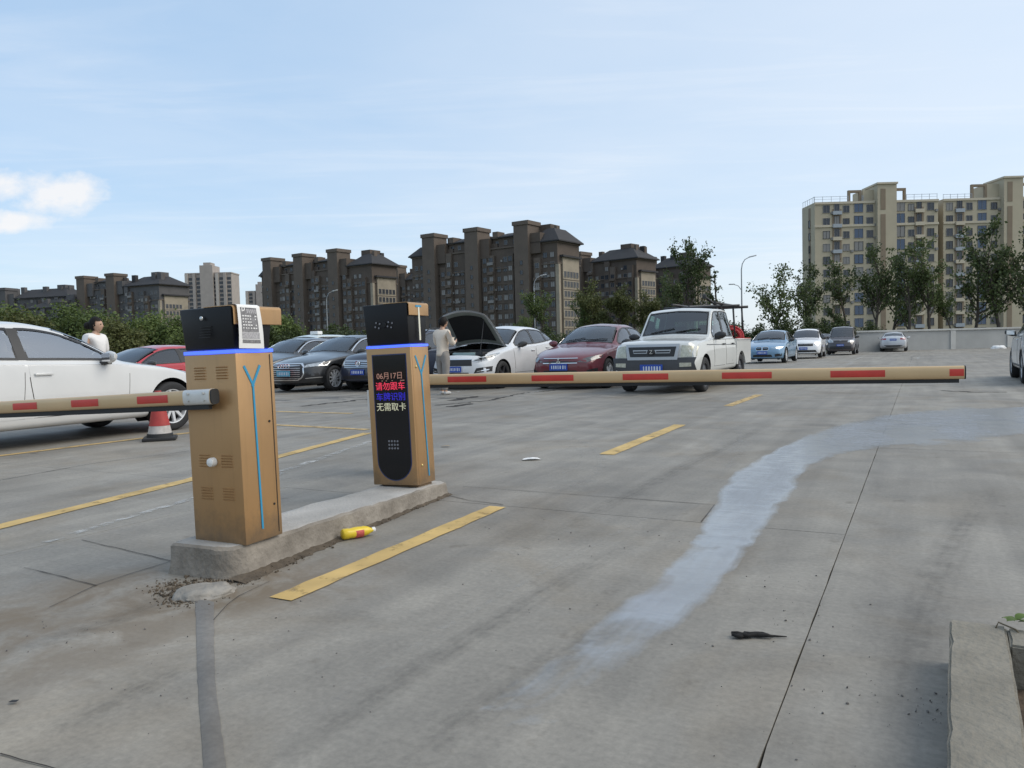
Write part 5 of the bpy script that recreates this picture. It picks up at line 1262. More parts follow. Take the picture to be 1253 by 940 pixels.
def dress_hatch(c):
    hl = [(.44, .69), (.60, .66), (.82, .74), (.86, .86), (.84, .875), (.60, .775)]
    lamps(c, hl, M_LAMP, .008); fpatch(c, 'lamp_insert', inset(hl, .028), M_LAMPD, .013)
    fpatch(c, 'grille', [(-.46, .58), (.46, .58), (.44, .72), (-.44, .72)], M_TRIM, .008, both=False); bars(c, 'grille_bar', -.45, .45, (.73,), .018, M_CHROME, .014)
    plate(c, .50); fpatch(c, 'fog_lamp_recess', [(.50, .40), (.84, .44), (.84, .56), (.56, .52)], M_TRIM, .006); fpatch(c, 'fog_lamp', [(.56, .43), (.80, .47), (.80, .495), (.58, .455)], M_CHROME, .012); lower_grille(c, .42, .32, .42)
    # raised bonnet
    sh, L = c['sh'], c['L']; s0, s1 = .16, 1.30; NS, NY = 14, 14
    hinge = Vector((L / 2 - s1 - .06, 0, sh.zt(s1) + .01)); rot = Matrix.Translation(hinge) @ Matrix.Rotation(R(-54), 4, 'Y') @ Matrix.Translation(-hinge)
    def grid(off, mar):
        vs = []
        for i in range(NS + 1):
            q = s0 + mar + (s1 - s0 - 2 * mar) * i / NS
            for j in range(NY + 1):
                y = (2 * j / NY - 1) * (sh.wre(q) - .01 - mar); z = sh.zt(q) - sh.crown(q) * (y / sh.wre(q)) ** 2
                vs.append(rot @ Vector((L / 2 - q - sh.plan(q) * (y / (c['W'] / 2)) ** 2 * .9, y, z + off)))
        return vs
    fs = [(i * (NY + 1) + j, i * (NY + 1) + j + 1, (i + 1) * (NY + 1) + j + 1, (i + 1) * (NY + 1) + j) for i in range(NS) for j in range(NY)]
    mb = MB(); top = grid(.004, 0); bot = grid(-.03, .0); n = len(top); mb.add(top + bot, fs + [tuple(q + n for q in f[::-1]) for f in fs])
    edge = [j for j in range(NY + 1)] + [i * (NY + 1) + NY for i in range(1, NS + 1)] + [NS * (NY + 1) + j for j in range(NY - 1, -1, -1)] + [i * (NY + 1) for i in range(NS - 1, 0, -1)]
    mb.f += [(edge[k], edge[(k + 1) % len(edge)], n + edge[(k + 1) % len(edge)], n + edge[k]) for k in range(len(edge))]; mb.mi += [0] * len(edge)
    bn = mb.build('bonnet', c['paint'], c['t'], True, 40)
    mb = MB(); mb.add(grid(-.042, .05), fs); mb.build('bonnet_underside', mat('bonnet_primer', (.23, .245, .22), .55, var=.15, vscale=4), bn, True)
    mb = MB(); vs = grid(-.058, .16); mb.add(vs, [f for f in fs]); mb.build('sound_liner', mat('liner', (.012, .012, .012), .95), bn, True)
    mb = MB(); p = rot @ Vector((L / 2 - .45, .5, .9)); mb.tube([(L / 2 - .35, .55, .86), tuple(p)], .008, 6); mb.build('prop_rod', M_TRIM, bn)
    mb = MB(); mb.box((L / 2 - .80, 0, .62), (1.15, 1.30, .30)); mb.build('engine_bay', M_WELL, c['t'])
    mb = MB(); mb.box((L / 2 - .80, -.05, .83), (.50, .70, .14), bev=.05); mb.build('engine_cover', mat('engine_cover', (.30, .38, .36), .35, .3), c['t'], True, 40)
    mb = MB(); mb.box((L / 2 - .55, .48, .82), (.28, .22, .18), bev=.02); mb.build('battery', M_TRIM, c['t'], True, 40)
    mb = MB(); mb.tube([(L / 2 - .3, -.45, .85), (L / 2 - .5, -.5, .88), (L / 2 - .9, -.42, .9), (L / 2 - 1.1, -.2, .92)], .045, 8); mb.build('intake_hose', M_RUB, c['t'], True)
def dress_red(c):
    lamps(c, [(.42, .60), (.62, .58), (.84, .68), (.84, .74), (.60, .69)], M_LAMPD)
    fpatch(c, 'grille', [(-.40, .58), (.40, .58), (.42, .665), (-.42, .665)], M_TRIM, .006, both=False); bars(c, 'grille_bar', -.42, .42, (.575, .672), .014, M_CHROME)
    h, n = c['cast'].hit('front', 0, .62); x = h.x + .02; d = .036
    for (y, z) in ((0, d), (-.045, -d * .9), (.045, -d * .9)):
        mb = MB(); ang = {0: 0}.get(0); dirv = Vector((y, z)).normalized(); sd = Vector((-dirv.y, dirv.x)); ct = Vector((0, .62)); L_ = .075
        pts = [ct, ct + dirv * L_ * .5 + sd * .022, ct + dirv * L_, ct + dirv * L_ * .5 - sd * .022]
        mb.add([(x, p.x, p.y) for p in pts] + [(x + .012, p.x, p.y) for p in pts], [(0, 1, 2, 3), (7, 6, 5, 4), (0, 4, 5, 1), (1, 5, 6, 2), (2, 6, 7, 3), (3, 7, 4, 0)]); mb.build('badge', M_CHROME, c['t'])
    plate(c, .49); fpatch(c, 'lower_grille', [(-.52, .27), (.52, .27), (.40, .42), (-.40, .42)], M_TRIM, .005, both=False)
    fpatch(c, 'fog_lamp_recess', [(.58, .30), (.80, .34), (.80, .46), (.62, .42)], M_TRIM, .006); wipers(c)
def wipers(c, q=1.50):
    sh, L = c['sh'], c['L']
    for y0, y1 in ((.05, .55), (-.50, .0)):
        pts = []
        for i in range(5):
            y = y0 + (y1 - y0) * i / 4; qq = q + .05 + .06 * i / 4; h, n = c['cast'].hit('top', sh.X(qq, y, sh.zt(qq)), y); pts.append(h + n * .022)
        mb = MB(); mb.tube(pts, .010, 5); mb.build('wiper', M_RUB, c['t'])
def dress_blue(c):
    lamps(c, [(.36, .60), (.78, .64), (.82, .71), (.60, .70), (.36, .67)])
    k = [(.03, .56), (.24, .57), (.27, .64), (.22, .69), (.05, .69), (.03, .66)]
    fpatch(c, 'grille_frame', inset(k, -.016), M_CHROME, .008); fpatch(c, 'grille', k, M_TRIM, .012); plate(c, .46); lower_grille(c, .42, .28, .38); fpatch(c, 'air_intake', [(.52, .28), (.78, .32), (.78, .42), (.52, .40)], M_TRIM, .006); wipers(c)
def dress_far_suv(c):
    lamps(c, [(.54, .74), (.84, .80), (.86, .90), (.54, .84)]); fpatch(c, 'grille', [(-.5, .68), (.5, .68), (.5, .82), (-.5, .82)], M_TRIM, .006, both=False); plate(c, .55); lower_grille(c, .7, .34, .46); roof_rails(c)
def dress_far_sedan(c):
    lamps(c, [(.48, .58), (.80, .64), (.82, .73), (.50, .69)]); fpatch(c, 'grille', [(-.42, .54), (.42, .54), (.44, .67), (-.44, .67)], M_TRIM, .006, both=False); plate(c, .44); lower_grille(c, .6, .28, .36)
def dress_silver(c):
    fpatch(c, 'tail_lamp', [(.46, .86), (.80, .84), (.80, .99), (.46, .97)], M_TAIL, .006, 'rear'); plate(c, .86, 'rear'); fpatch(c, 'rear_valance', [(-.62, .36), (.62, .36), (.62, .46), (-.62, .46)], M_TRIM, .006, 'rear', both=False)
def dress_van(c):
    lamps(c, [(.42, .80), (.70, .80), (.80, .90), (.72, .98), (.46, .93)], M_LAMP); bars(c, 'grille_bar', -.40, .40, (.86,), .05, M_TRIM, .008); plate(c, .62); fpatch(c, 'lower_grille', [(-.66, .36), (.66, .36), (.62, .56), (-.62, .56)], M_TRIM, .006, both=False)
    ring_badge(c, [(0, .90)], .04, .008, M_CHROME)
def dress_mpv(c):
    dress_van(c); mb = MB(); mb.box((-.2, .1, 1.935), (.30, .42, .14), bev=.02); mb.build('roof_sign', mat('white_sign', (.78, .78, .76), .5), c['t'], True, 40)
def dress_right_suv(c):
    fpatch(c, 'tail_lamp', [(.60, 1.02), (.84, 1.0), (.82, 1.16), (.62, 1.16)], M_TAIL, .007, 'rear'); fpatch(c, 'bumper', [(-.86, .40), (.86, .40), (.88, .70), (-.88, .70)], M_TRIM, .008, 'rear', both=False)
    fpatch(c, 'reflector', [(.60, .72), (.80, .74), (.80, .82), (.64, .78)], M_TAIL, .012, 'rear'); plate(c, .88, 'rear'); roof_rails(c, M_SILV)
    sh = c['sh']; mb = MB(); x = c['L'] / 2 - 4.32; mb.box((x, 0, sh.zt(4.2) - .01), (.22, 1.1, .04), bev=.015); mb.build('spoiler', c['paint'], c['t'], True, 40)
    for kk in ('left', 'right'): c['cast'].patch(kk, [(-1.1, .30), (1.1, .30), (1.1, .40), (-1.1, .40)], .008, .15).build('sill_moulding', M_TRIM, c['t'], True)
def dress_pickup(c):
    t, L, sh = c['t'], c['L'], c['sh']
    wht = c['paint']
    # bumper, grille, lamps
    fpatch(c, 'bumper', [(-.80, .38), (.80, .38), (.815, .60), (.81, .70), (-.81, .70), (-.815, .60)], M_GREYTRIM, .05, both=False, res=.08)
    fpatch(c, 'grille_frame', [(-.50, .66), (.50, .66), (.54, .935), (-.54, .935)], mat('silver_plastic', (.42, .43, .44), .35, .4), .058, both=False)
    g1 = [(-.44, .72), (.44, .72), (.48, .91), (-.48, .91)]
    fpatch(c, 'grille', g1, M_TRIM, .064, both=False)
    fpatch(c, 'grille_bar', [(-.36, .785), (.36, .785), (.38, .85), (-.38, .85)], MATS['silver_plastic'], .070, both=False)
    fpatch(c, 'grille_slot', [(.10, .80), (.36, .80), (.36, .83), (.10, .83)], M_TRIM, .075)
    h, n = c['cast'].hit('front', 0, .81); ex = h.x + .078
    mb = MB(); mb.lathe([(0, .012), (.07, .012), (.085, 0)], 20, Matrix.Translation((ex, 0, .815)) @ Matrix.Rotation(R(90), 4, 'Y') @ Matrix.Diagonal((.72, 1, 1, 1))); bd = mb.build('badge', M_TRIM, t, True, 40)
    zo = obj('badge_letter', text_mesh('Z', .10, M_CHROME, .002), bd); zo.location = (ex + .014, 0, .815); zo.rotation_euler = (R(90), 0, R(90))
    fpatch(c, 'headlight', [(.55, .70), (.83, .72), (.83, .91), (.57, .935)], M_LAMPO, .012)
    fpatch(c, 'fog_lamp', [(.54, .52), (.76, .53), (.76, .60), (.54, .60)], M_LAMPO, .058)
    h2, _ = c['cast'].hit('front', 0, .50); mb = MB(); mb.box((h2.x + .075, 0, .50), (.014, .46, .15), bev=.003); po = mb.build('number_plate', M_PLATE, t)
    for i in range(7):
        mb = MB(); mb.box((h2.x + .084, .18 - i * .055, .50), (.003, .03 if i % 3 else .022, .08)); mb.build('plate_character', M_PLATEW, po)
    wipers(c, 1.40)
    for kk, sg in (('left', 1), ('right', -1)):
        c['cast'].patch(kk, [(-1.7, .905), (.9, .925), (.9, .945), (-1.7, .925)], .004, .15).build('side_stripe', mat('grey_stripe', (.18, .19, .20), .5), t, True)
    # load bed
    xb0 = -L / 2 + .02; bl = 1.50; xb1 = xb0 - bl; hw = .85; z0, z1 = .46, 1.02
    for sg in (-1, 1):
        # side panel with wheel arch
        ax_ = xb0 - .50; r = c['sh'].sp['r']; ra = r + .07; top = [(xb0, z1), (xb1, z1)]; pts = [(xb0, z0), (xb0, z1), (xb1, z1), (xb1, z0)]
        n = 16; arc = [(ax_ - ra * math.cos(math.pi * i / n), max(z0, r + ra * math.sin(math.pi * i / n))) for i in range(n + 1)]
        outl = [(xb0, z1), (xb0, z0)] + [p for p in arc[::-1]] + [(xb1, z0), (xb1, z1)]
        mb = MB(); k = len(outl); yo, yi = sg * hw, sg * (hw - .05)
        mb.add([(x, yo, z) for x, z in outl] + [(x, yi, z) for x, z in outl], [tuple(range(k)), tuple(range(2 * k - 1, k - 1, -1))] + [(i, k + i, k + (i + 1) % k, (i + 1) % k) for i in range(k)])
        bmx = bmesh.new(); me_ = mb.mesh('tmp', wht); bmx.from_mesh(me_); bmesh.ops.triangulate(bmx, faces=[f for f in bmx.faces if len(f.verts) > 4]); bmesh.ops.recalc_face_normals(bmx, faces=bmx.faces[:]); m2 = MB(); m2.bm(bmx); m2.build('bed_side', wht, t)
        mb = MB(); mb.box(((xb0 + xb1) / 2, sg * (hw - .015), z1 + .012), (bl, .075, .03), bev=.01); mb.build('bed_rail', wht, t, True, 40)
        mb = MB(); mb.box(((xb0 + xb1) / 2, sg * (hw - .016), z1 + .032), (bl - .1, .05, .012)); mb.build('red_stripe', M_RED, t)
        tm, rm, bd2 = wheel_meshes(r, 'steel', M_DALLOY)
        o = obj('wheel', tm, t); o.location = (ax_, sg * (hw - .115), r); o.rotation_euler = (0, 1.1, 0 if sg < 0 else math.pi); obj('rim', rm, o); obj('brake_disc', bd2, o)
        ww = MB(); vs = []
        for i in range(n + 1):
            a = math.pi * i / n
            for yy in (hw - .05, hw - .38): vs.append((ax_ + (ra + .004) * math.cos(a), sg * yy, r + (ra + .004) * math.sin(a)))
        ww.add(vs, [(2 * i, 2 * i + 1, 2 * i + 3, 2 * i + 2) for i in range(n)]); ww.build('wheel_well', M_WELL, t)
    mb = MB(); mb.box(((xb0 + xb1) / 2, 0, .62), (bl - .02, 2 * hw - .12, .05)); mb.box(((xb0 + xb1) / 2, 0, .42), (bl, .5, .14)); mb.build('bed_floor', M_GREYTRIM, t)
    mb = MB(); mb.box((xb1, 0, (z0 + z1) / 2), (.05, 2 * hw, z1 - z0), bev=.012); mb.build('tailgate', wht, t, True, 40)
    mb = MB(); mb.box((xb0 - .03, 0, .80), (.04, 2 * hw - .1, .44)); mb.build('bed_front', wht, t)
    # ladder rack of black tube over the bed
    rk = MB(); zt = 1.80
    for x in (xb0 - .10, xb0 - 1.0):
        for sg in (-1, 1): rk.tube([(x, sg * (hw - .06), z1), (x, sg * (hw - .10), zt)], .022, 8)
        rk.tube([(x, -hw - .05, zt), (x, hw + .05, zt)], .032, 8)
    for sg in (-1, 1): rk.tube([(xb0 + .55, sg * .5, zt + .06), (xb0 - 1.25, sg * .5, zt + .05)], .03, 8)
    rk.build('ladder_rack', M_TRIM, t, True)

GL_SIDE = GL_CLEAR
WS = dict(SEDAN)
c_ = car('white_sedan', 'white sedan cut off by the left edge, parked behind the near boom', 'car', SEDAN, tuple((Vector((-6.52, 10.35, 0)) + U * 2.48)[:2]), 28, paint('white', (.62, .62, .61)), away=True, wheels='ten', glass=GL_PALE, seat=M_SEATB, sx=1.07, sz=1.10, dress=dress_white_sedan)
car('red_coupe', 'bright red low sedan parked beyond the white sedan at left', 'car', dict(SEDAN), (-9.9, 16.3), 28, paint('red', (.42, .02, .03)), glass=GL_DARK, sz=.93, dress=dress_red_coupe)
car('black_sedan', 'black sedan with wide chrome-framed grille and four-ring badge', 'car', dict(SEDAN, L=4.7), (-6.2, 20.9), 28, paint('black', (.012, .013, .014)), wheels='ten', glass=GL_CLEAR, sx=1.09, sz=1.08, dress=dress_audi)
car('dark_sedan', 'dark grey sedan with bright window trim left of the black four-ring sedan', 'car', SEDAN, (-8.35, 23.3), 28, paint('slate', (.03, .036, .042)), glass=GL_CLEAR, sx=1.06, sz=1.08, dress=dress_plain_dark)
car('dark_blue_suv', 'dark blue car with chrome-barred grille, half hidden by the screen terminal', 'car', SUV, (-4.1, 20.45), 28, paint('navy', (.018, .024, .045)), glass=GL_DARK, sx=1.02, sz=1.0, wheels='seven', dress=dress_blue_suv)
car('pale_minivan', 'pale minivan with a white sign on its roof behind the dark sedans', 'van', VAN, (-9.35, 30.2), 28, paint('pale', (.55, .62, .62)), glass=GL_CLEAR, sz=.97, dress=dress_mpv)
car('dark_suv', 'dark grey car with roof rails in the row behind the black sedan', 'car', SUV, (-6.7, 29.0), 28, paint('charcoal', (.03, .033, .036)), glass=GL_CLEAR, dress=dress_far_suv)
car('white_hatchback', 'white hatchback with its bonnet propped open', 'car', HATCH, (-1.50, 19.9), 28, paint('pearl', (.66, .67, .68)), wheels='five', rim=M_DALLOY, glass=GL_CLEAR, open_hood=True, sx=1.07, sz=1.08, dress=dress_hatch)
car('dark_red_sedan', 'dark red sedan between the open-bonnet hatchback and the white pickup', 'car', SEDAN, (1.15, 18.8), 28, paint('maroon', (.13, .014, .022), .15), glass=GL_CLEAR, sx=1.08, sz=1.14, dress=dress_red)
car('pickup_truck', 'white double-cab pickup with grey bumper and black ladder rack', 'pickup truck', PICK, (3.02, 16.5), 29, paint('old_white', (.60, .605, .58)), wheels='steel', rim=M_DALLOY, glass=GL_GREEN, sx=1.09, sz=1.10, dress=dress_pickup)
car('blue_sedan', 'light metallic blue sedan with twin kidney-shaped grille', 'car', SEDAN, (11.6, 35.6), 29, paint('blue', (.15, .28, .42), .3), wheels='ten', glass=GL_DARK, sx=1.05, sz=1.08, dress=dress_blue)
car('white_suv', 'white car partly hidden behind the light blue sedan', 'car', SUV, (16.4, 43.2), 26, paint('white2', (.78, .78, .78)), glass=GL_DARK, dress=dress_far_suv, detail=False)
car('grey_sedan', 'grey sedan between the white car and the dark van', 'car', SEDAN, (22.4, 56.0), 28, paint('grey', (.10, .11, .115), .2), glass=GL_DARK, dress=dress_far_sedan, detail=False)
car('dark_van', 'dark brown minivan parked near the end of the grey wall', 'van', VAN, (21.3, 49.8), 28, paint('brown', (.045, .035, .036)), glass=GL_DARK, dress=dress_van, detail=False)
car('silver_sedan', 'silver sedan seen from behind in front of the grey wall', 'car', SEDAN, tuple((Vector((27.9, 56.2, 0)) + U * 4.7)[:2]), 28, paint('silver', (.55, .56, .58), .3), away=True, glass=GL_CLEAR, dress=dress_silver, detail=False)
car('white_suv', 'white car seen from behind, cut off by the right edge', 'car', SUV, tuple((Vector((12.62, 17.5, 0)) + U * 2.3)[:2]), 29, paint('white3', (.66, .66, .66)), away=True, glass=GL_DARK, dress=dress_right_suv)
# ============================================================ buildings beyond the car park
M_BROWN = mat('brown_facade', (.095, .074, .059), .85, var=.18, vscale=.35); M_BROWN2 = mat('brown_facade_light', (.122, .097, .078), .85, var=.15, vscale=.35)
M_BEIGE = mat('beige_sunlit_facade', (.30, .26, .20), .85, var=.2, vscale=.3); M_ROOF = mat('dark_roof', (.032, .031, .033), .8, var=.25, vscale=.6)  # end walls: their own beige, lightened to carry the sun on that side
M_CREAMW = mat('cream_wall', (.45, .39, .285), .85, var=.08, vscale=.25); M_CREAMB = mat('cream_band', (.52, .455, .35), .85, var=.06, vscale=.3); M_CREAMD = mat('shaded_brick', (.24, .185, .13), .85, var=.1, vscale=.5)  # recesses of the cream block are flat panels, their shade put into the colour
M_GREYW = mat('grey_facade', (.10, .097, .098), .85, var=.2, vscale=.3); M_PALEW = mat('pale_highrise', (.36, .32, .29), .85, var=.1, vscale=.3)
M_WIN = mat('window_pane', (.035, .042, .055), .08); M_WINB = mat('blue_window_pane', (.05, .085, .15), .08); M_WINL = mat('curtained_pane', (.22, .21, .20), .3); M_WFR = mat('window_frame', (.22, .21, .20), .6); M_WFRD = mat('dark_window_frame', (.09, .085, .08), .6); M_RAIL = mat('rail', (.34, .37, .40), .5)

WMESH = {}
def window_mesh(w, h, m_fr, m_gl, mull=1):
    key = (round(w, 2), round(h, 2), m_fr.name, m_gl.name, mull)
    if key not in WMESH:
        f = .07; mb = MB()
        for c, d in (((0, -.05, h - f / 2), (w, .12, f)), ((0, -.07, f / 2), (w + .1, .16, f)), ((-w / 2 + f / 2, -.05, h / 2), (f, .12, h - 2 * f)), ((w / 2 - f / 2, -.05, h / 2), (f, .12, h - 2 * f))): mb.box(c, d)
        for i in range(mull): mb.box((-w / 2 + w * (i + 1) / (mull + 1), -.045, h / 2), (.05, .09, h - 2 * f))
        g = MB(); g.box((0, -.012, h / 2), (w - 2 * f, .012, h - 2 * f))
        WMESH[key] = (mb.mesh('window', m_fr), g.mesh('pane', m_gl))
    return WMESH[key]
def put_window(t, x, y, z, w, h, m_fr, m_gl, rz=0.0, mull=1, split=True):
    fr, gl = window_mesh(w, h, m_fr, m_gl, mull)
    o = obj('window', fr, t); o.location = (x, y, z); o.rotation_euler = (0, 0, rz)
    obj('pane', gl, o)
    return o
def part(name, m, t, *boxes, bev=0.0):
    mb = MB()
    for x0, x1, y0, y1, z0, z1 in boxes: mb.box(((x0 + x1) / 2, (y0 + y1) / 2, (z0 + z1) / 2), (x1 - x0, y1 - y0, z1 - z0))
    return mb.build(name, m, t)
def hip(name, m, t, x0, x1, y0, y1, z0, z1, over=.8, ridge=.35):
    w, d = x1 - x0, y1 - y0; k = min(w, d) * ridge
    a = [(x0 - over, y0 - over, z0), (x1 + over, y0 - over, z0), (x1 + over, y1 + over, z0), (x0 - over, y1 + over, z0)]
    b = [(p[0], p[1], z0 + .35) for p in a]; c = [(x0 + k, y0 + k, z1), (x1 - k, y0 + k, z1), (x1 - k, y1 - k, z1), (x0 + k, y1 - k, z1)]
    mb = MB(); mb.add(a + b + c, [(3, 2, 1, 0)] + [(i, (i + 1) % 4, 4 + (i + 1) % 4, 4 + i) for i in range(4)] + [(4 + i, 4 + (i + 1) % 4, 8 + (i + 1) % 4, 8 + i) for i in range(4)] + [(8, 9, 10, 11)])
    return mb.build(name, m, t)

def slab_block(label, far, near, H, towers, seed, depth=13.0, m_wall=None, m_tow=None, end=True, tower_h=7.0, colstep=2.45, winw=1.45, ends=(True, True)):
    """long apartment slab; far / near are the two ends of the long facade on the ground (x, y)"""
    rnd = random.Random(seed); f, n = Vector(far), Vector(near); d = n - f; L = d.length
    t = thing('apartment_building', label, 'building', (f.x, f.y, -.08), math.atan2(d.y, d.x))
    mw, mt = m_wall or M_BROWN, m_tow or M_BROWN2; D = depth
    part('wall', mw, t, (0, L, 0, D, 0, H))
    part('cornice', mt, t, (-.25, L + .25, -.30, D + .3, H - 6.6, H - 6.2), (-.3, L + .3, -.35, D + .3, H - .3, H + .12))
    # projecting window bays between the towers
    for a in towers:
        xa = a * L; part('stair_tower', mt, t, (xa - 2.6, xa + 2.6, -2.2, 4.5, 0, H + tower_h - .9)); part('tower_cap', mt, t, (xa - 2.95, xa + 2.95, -2.5, 4.8, H + tower_h - 1.2, H + tower_h))
        part('tower_annex', mw, t, (xa + 2.6, xa + 6.2, -1.0, 6.0, H - 3.0, H + tower_h * .45), (xa + 6.2, xa + 8.4, .5, 6.0, H, H + tower_h * .22))
        for k in range(int((H - 5) / 2.95)):
            put_window(t, xa, -2.2, 2.2 + k * 2.95, 1.0, 1.3, M_WFRD, M_WIN, mull=0)
    x = 2.0; k = 0; bays = []
    while x < L - 1.2:
        if all(abs(x - a * L) > 3.7 for a in towers):
            proj = .0 if k % 4 in (0, 1) else -.9
            if proj: part('bay', mw if k % 4 == 2 else mt, t, (x - 1.15, x + 1.15, proj, -.002, 0, H - 2.2 * (k % 3)))
            for q in range(int(H / 2.95)):
                z = .9 + q * 2.95
                if z + 1.7 > H - 2.2 * (k % 3): continue
                gl = rnd.choice((M_WIN, M_WIN, M_WINL, M_WIN)); put_window(t, x, proj, z, winw, 1.6, M_WFRD if rnd.random() < .6 else M_WFR, gl)
                if proj and k % 4 == 3 and rnd.random() < .8: part('balcony', mt if rnd.random() < .6 else M_WFR, t, (x - 1.1, x + 1.1, proj - .7, proj - .14, z - .75, z + .15))
                elif not proj and rnd.random() < .3: part('air_conditioner', M_WFR, t, (x - winw / 2 - .75, x - winw / 2 - .12, -.5, -.16, z + .1, z + .75))
            k += 1
        x += colstep
    for q in range(1, int((H - 7) / 2.95)):
        xs_ = [0.0] + [e for a in towers for e in (a * L - 2.62, a * L + 2.62)] + [L]
        for xa_, xb_ in zip(xs_[::2], xs_[1::2]):
            if xb_ - xa_ > .5: part('floor_band', mt if q % 3 else mw, t, (xa_, xb_, -.14, -.003, q * 2.95 + .05, q * 2.95 + .30))
        if end: part('floor_band', mw, t, (L + .502, L + .60, 2.3, D - 1.3, q * 2.95 + .1, q * 2.95 + .32))
    # roofs: steep dark hips at the ends, lower ones between the towers
    hip('roof', M_ROOF, t, -.2, L * min(towers) - 3.0, .0, D, H + .1, H + 3.6) if ends[0] and L * min(towers) > 6 else None
    hip('roof', M_ROOF, t, L * max(towers) + 6.4 if max(towers) < .8 else L * max(towers) + 3, L + .2, .0, D, H + .1, H + 4.6, 1.0) if ends[1] else None
    for a, b in zip(towers[:-1], towers[1:]):
        xa_, xb_ = a * L + 6.4, b * L - 2.7
        part('attic', mw, t, (xa_, xb_, .9, D - .9, H + .13, H + 3.1)); hip('roof', M_ROOF, t, xa_, xb_, .9, D - .9, H + 3.1, H + 4.9, .7)
        k_ = max(1, int((xb_ - xa_) / 2.6))
        for i in range(k_):
            put_window(t, xa_ + (xb_ - xa_) * (i + .5) / k_, .9, H + .9, 1.3, 1.4, M_WFR if rnd.random() < .5 else M_WFRD, M_WIN)
        part('dormer', mt, t, (xa_ + .4, xa_ + 2.4, .2, 4, H + 3.0, H + 5.2)); part('water_tank', mt, t, (xb_ - 2.6, xb_ - 1.2, 4, 5.6, H + 4.4, H + 6.0))
    part('chimney', mt, t, (L - 4, L - 3.1, 5, 6, H + 2, H + 5.6))
    for i in range(int(L / 4.5)):
        xr = rnd.uniform(1, L - 2); hr = rnd.uniform(1.0, 2.6); yr = rnd.uniform(1.5, D - 3); wr_ = rnd.uniform(.8, 2.4)
        part(rnd.choice(('roof_hut', 'roof_tank', 'pergola')), rnd.choice((mw, mt, M_ROOF)), t, (xr, xr + wr_, yr, yr + 1.6, H + .2, H + 3.2 + hr))
    part('penthouse', mw, t, (L - 9.5, L - 5, 4.5, 10, H, H + 6.2))
    if end:
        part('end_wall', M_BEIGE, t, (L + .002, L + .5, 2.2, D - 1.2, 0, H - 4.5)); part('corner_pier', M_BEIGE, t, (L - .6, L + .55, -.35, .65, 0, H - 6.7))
        part('end_canopy', M_ROOF, t, (L, L + 1.3, 1.2, D - .4, H - 4.5, H - 3.9))
        for y in (3.4, 5.2, 7.0, 8.8, 10.6):
            for q in range(int((H - 5.5) / 2.95)): put_window(t, L + .5, y, .9 + q * 2.95, 1.3, 1.8, M_WFR, M_WIN, rz=R(90))
    return t

slab_block('dark brown apartment slab right of the screen terminal, tallest of the brown blocks', (-32.9, 263), (14.5, 230), 32.0, (.16, .47, .80), 1)
slab_block('dark brown apartment slab rising between the two golden machines', (-100.5, 314), (-49.5, 279), 32.0, (.10, .40, .71), 2)
slab_block('brown apartment block half hidden behind the tallest brown slab, right of it', (18.0, 297), (45.0, 273), 31.0, (.30,), 3, tower_h=4.6)
slab_block('brown apartment block behind the tall leafy tree right of the pickup', (40.0, 334), (73.0, 304), 31.0, (.42,), 4, tower_h=3.2)
slab_block('small far brown block between the two large brown slabs', (-66, 392), (-44, 378), 35.0, (.45,), 5, tower_h=8.0, end=False)
slab_block('grey apartment block with stepped dark roofs above the left greenery', (-196, 352), (-150, 331), 31.5, (.08, .46), 6, m_wall=M_GREYW, m_tow=M_BROWN2, tower_h=6.4, depth=16)
slab_block('low grey rooftops at the far left edge above the greenery', (-262, 372), (-205, 358), 29.5, (.40,), 7, m_wall=M_GREYW, m_tow=M_GREYW, tower_h=5.5, end=False)
slab_block('dark grey block between the two left rooftops', (-222, 356), (-196, 348), 24.0, (.7,), 8, m_wall=M_GREYW, m_tow=M_GREYW, tower_h=3.5, end=False)

def highrise(label, px0, px1, ytop, Y, seed, shaft=None):
    a, b = A(px0, 430, Y), A(px1, 430, Y); top = A((px0 + px1) / 2, ytop, Y).z; Wd = b.x - a.x
    t = thing('highrise', label, 'building', (a.x, Y, -.08), 0.0)
    part('wall', M_PALEW, t, (0, Wd, 0, 16, 0, top)); n = max(3, int(Wd / 5.2)); st = Wd / n
    for i in range(n):
        part('pier', M_PALEW if i % 2 else mat('pale_pier', (.46, .42, .38), .85), t, (i * st, i * st + st * .36, -1.4, -.002, 0, top + (.8 if i % 2 else 0)))
        for q in range(int(top / 3.0)):
            put_window(t, i * st + st * .68, 0, .8 + q * 3.0, st * .5, 1.9, M_WFRD, M_WIN)
    if shaft: part('lift_shaft', M_PALEW, t, (shaft[0] * Wd, shaft[1] * Wd, -2.2, 12, 0, top + 6.0), ((shaft[0] + .06) * Wd, (shaft[1] - .06) * Wd, 0, 8, top + 6.0, top + 8.2))
    part('parapet', M_PALEW, t, (-.3, Wd + .3, -.4, 16.3, top + .002, top + .9)); return t
highrise('pale far highrise with a central lift shaft behind the near gate', 231, 287, 335, 560, 1, (.34, .62))
highrise('narrow pale highrise left of the far highrise with the lift shaft', 206, 229, 348, 600, 2)
highrise('small pale far building just left of the brown slab between the machines', 304, 330, 357, 640, 3, (.5, .8))

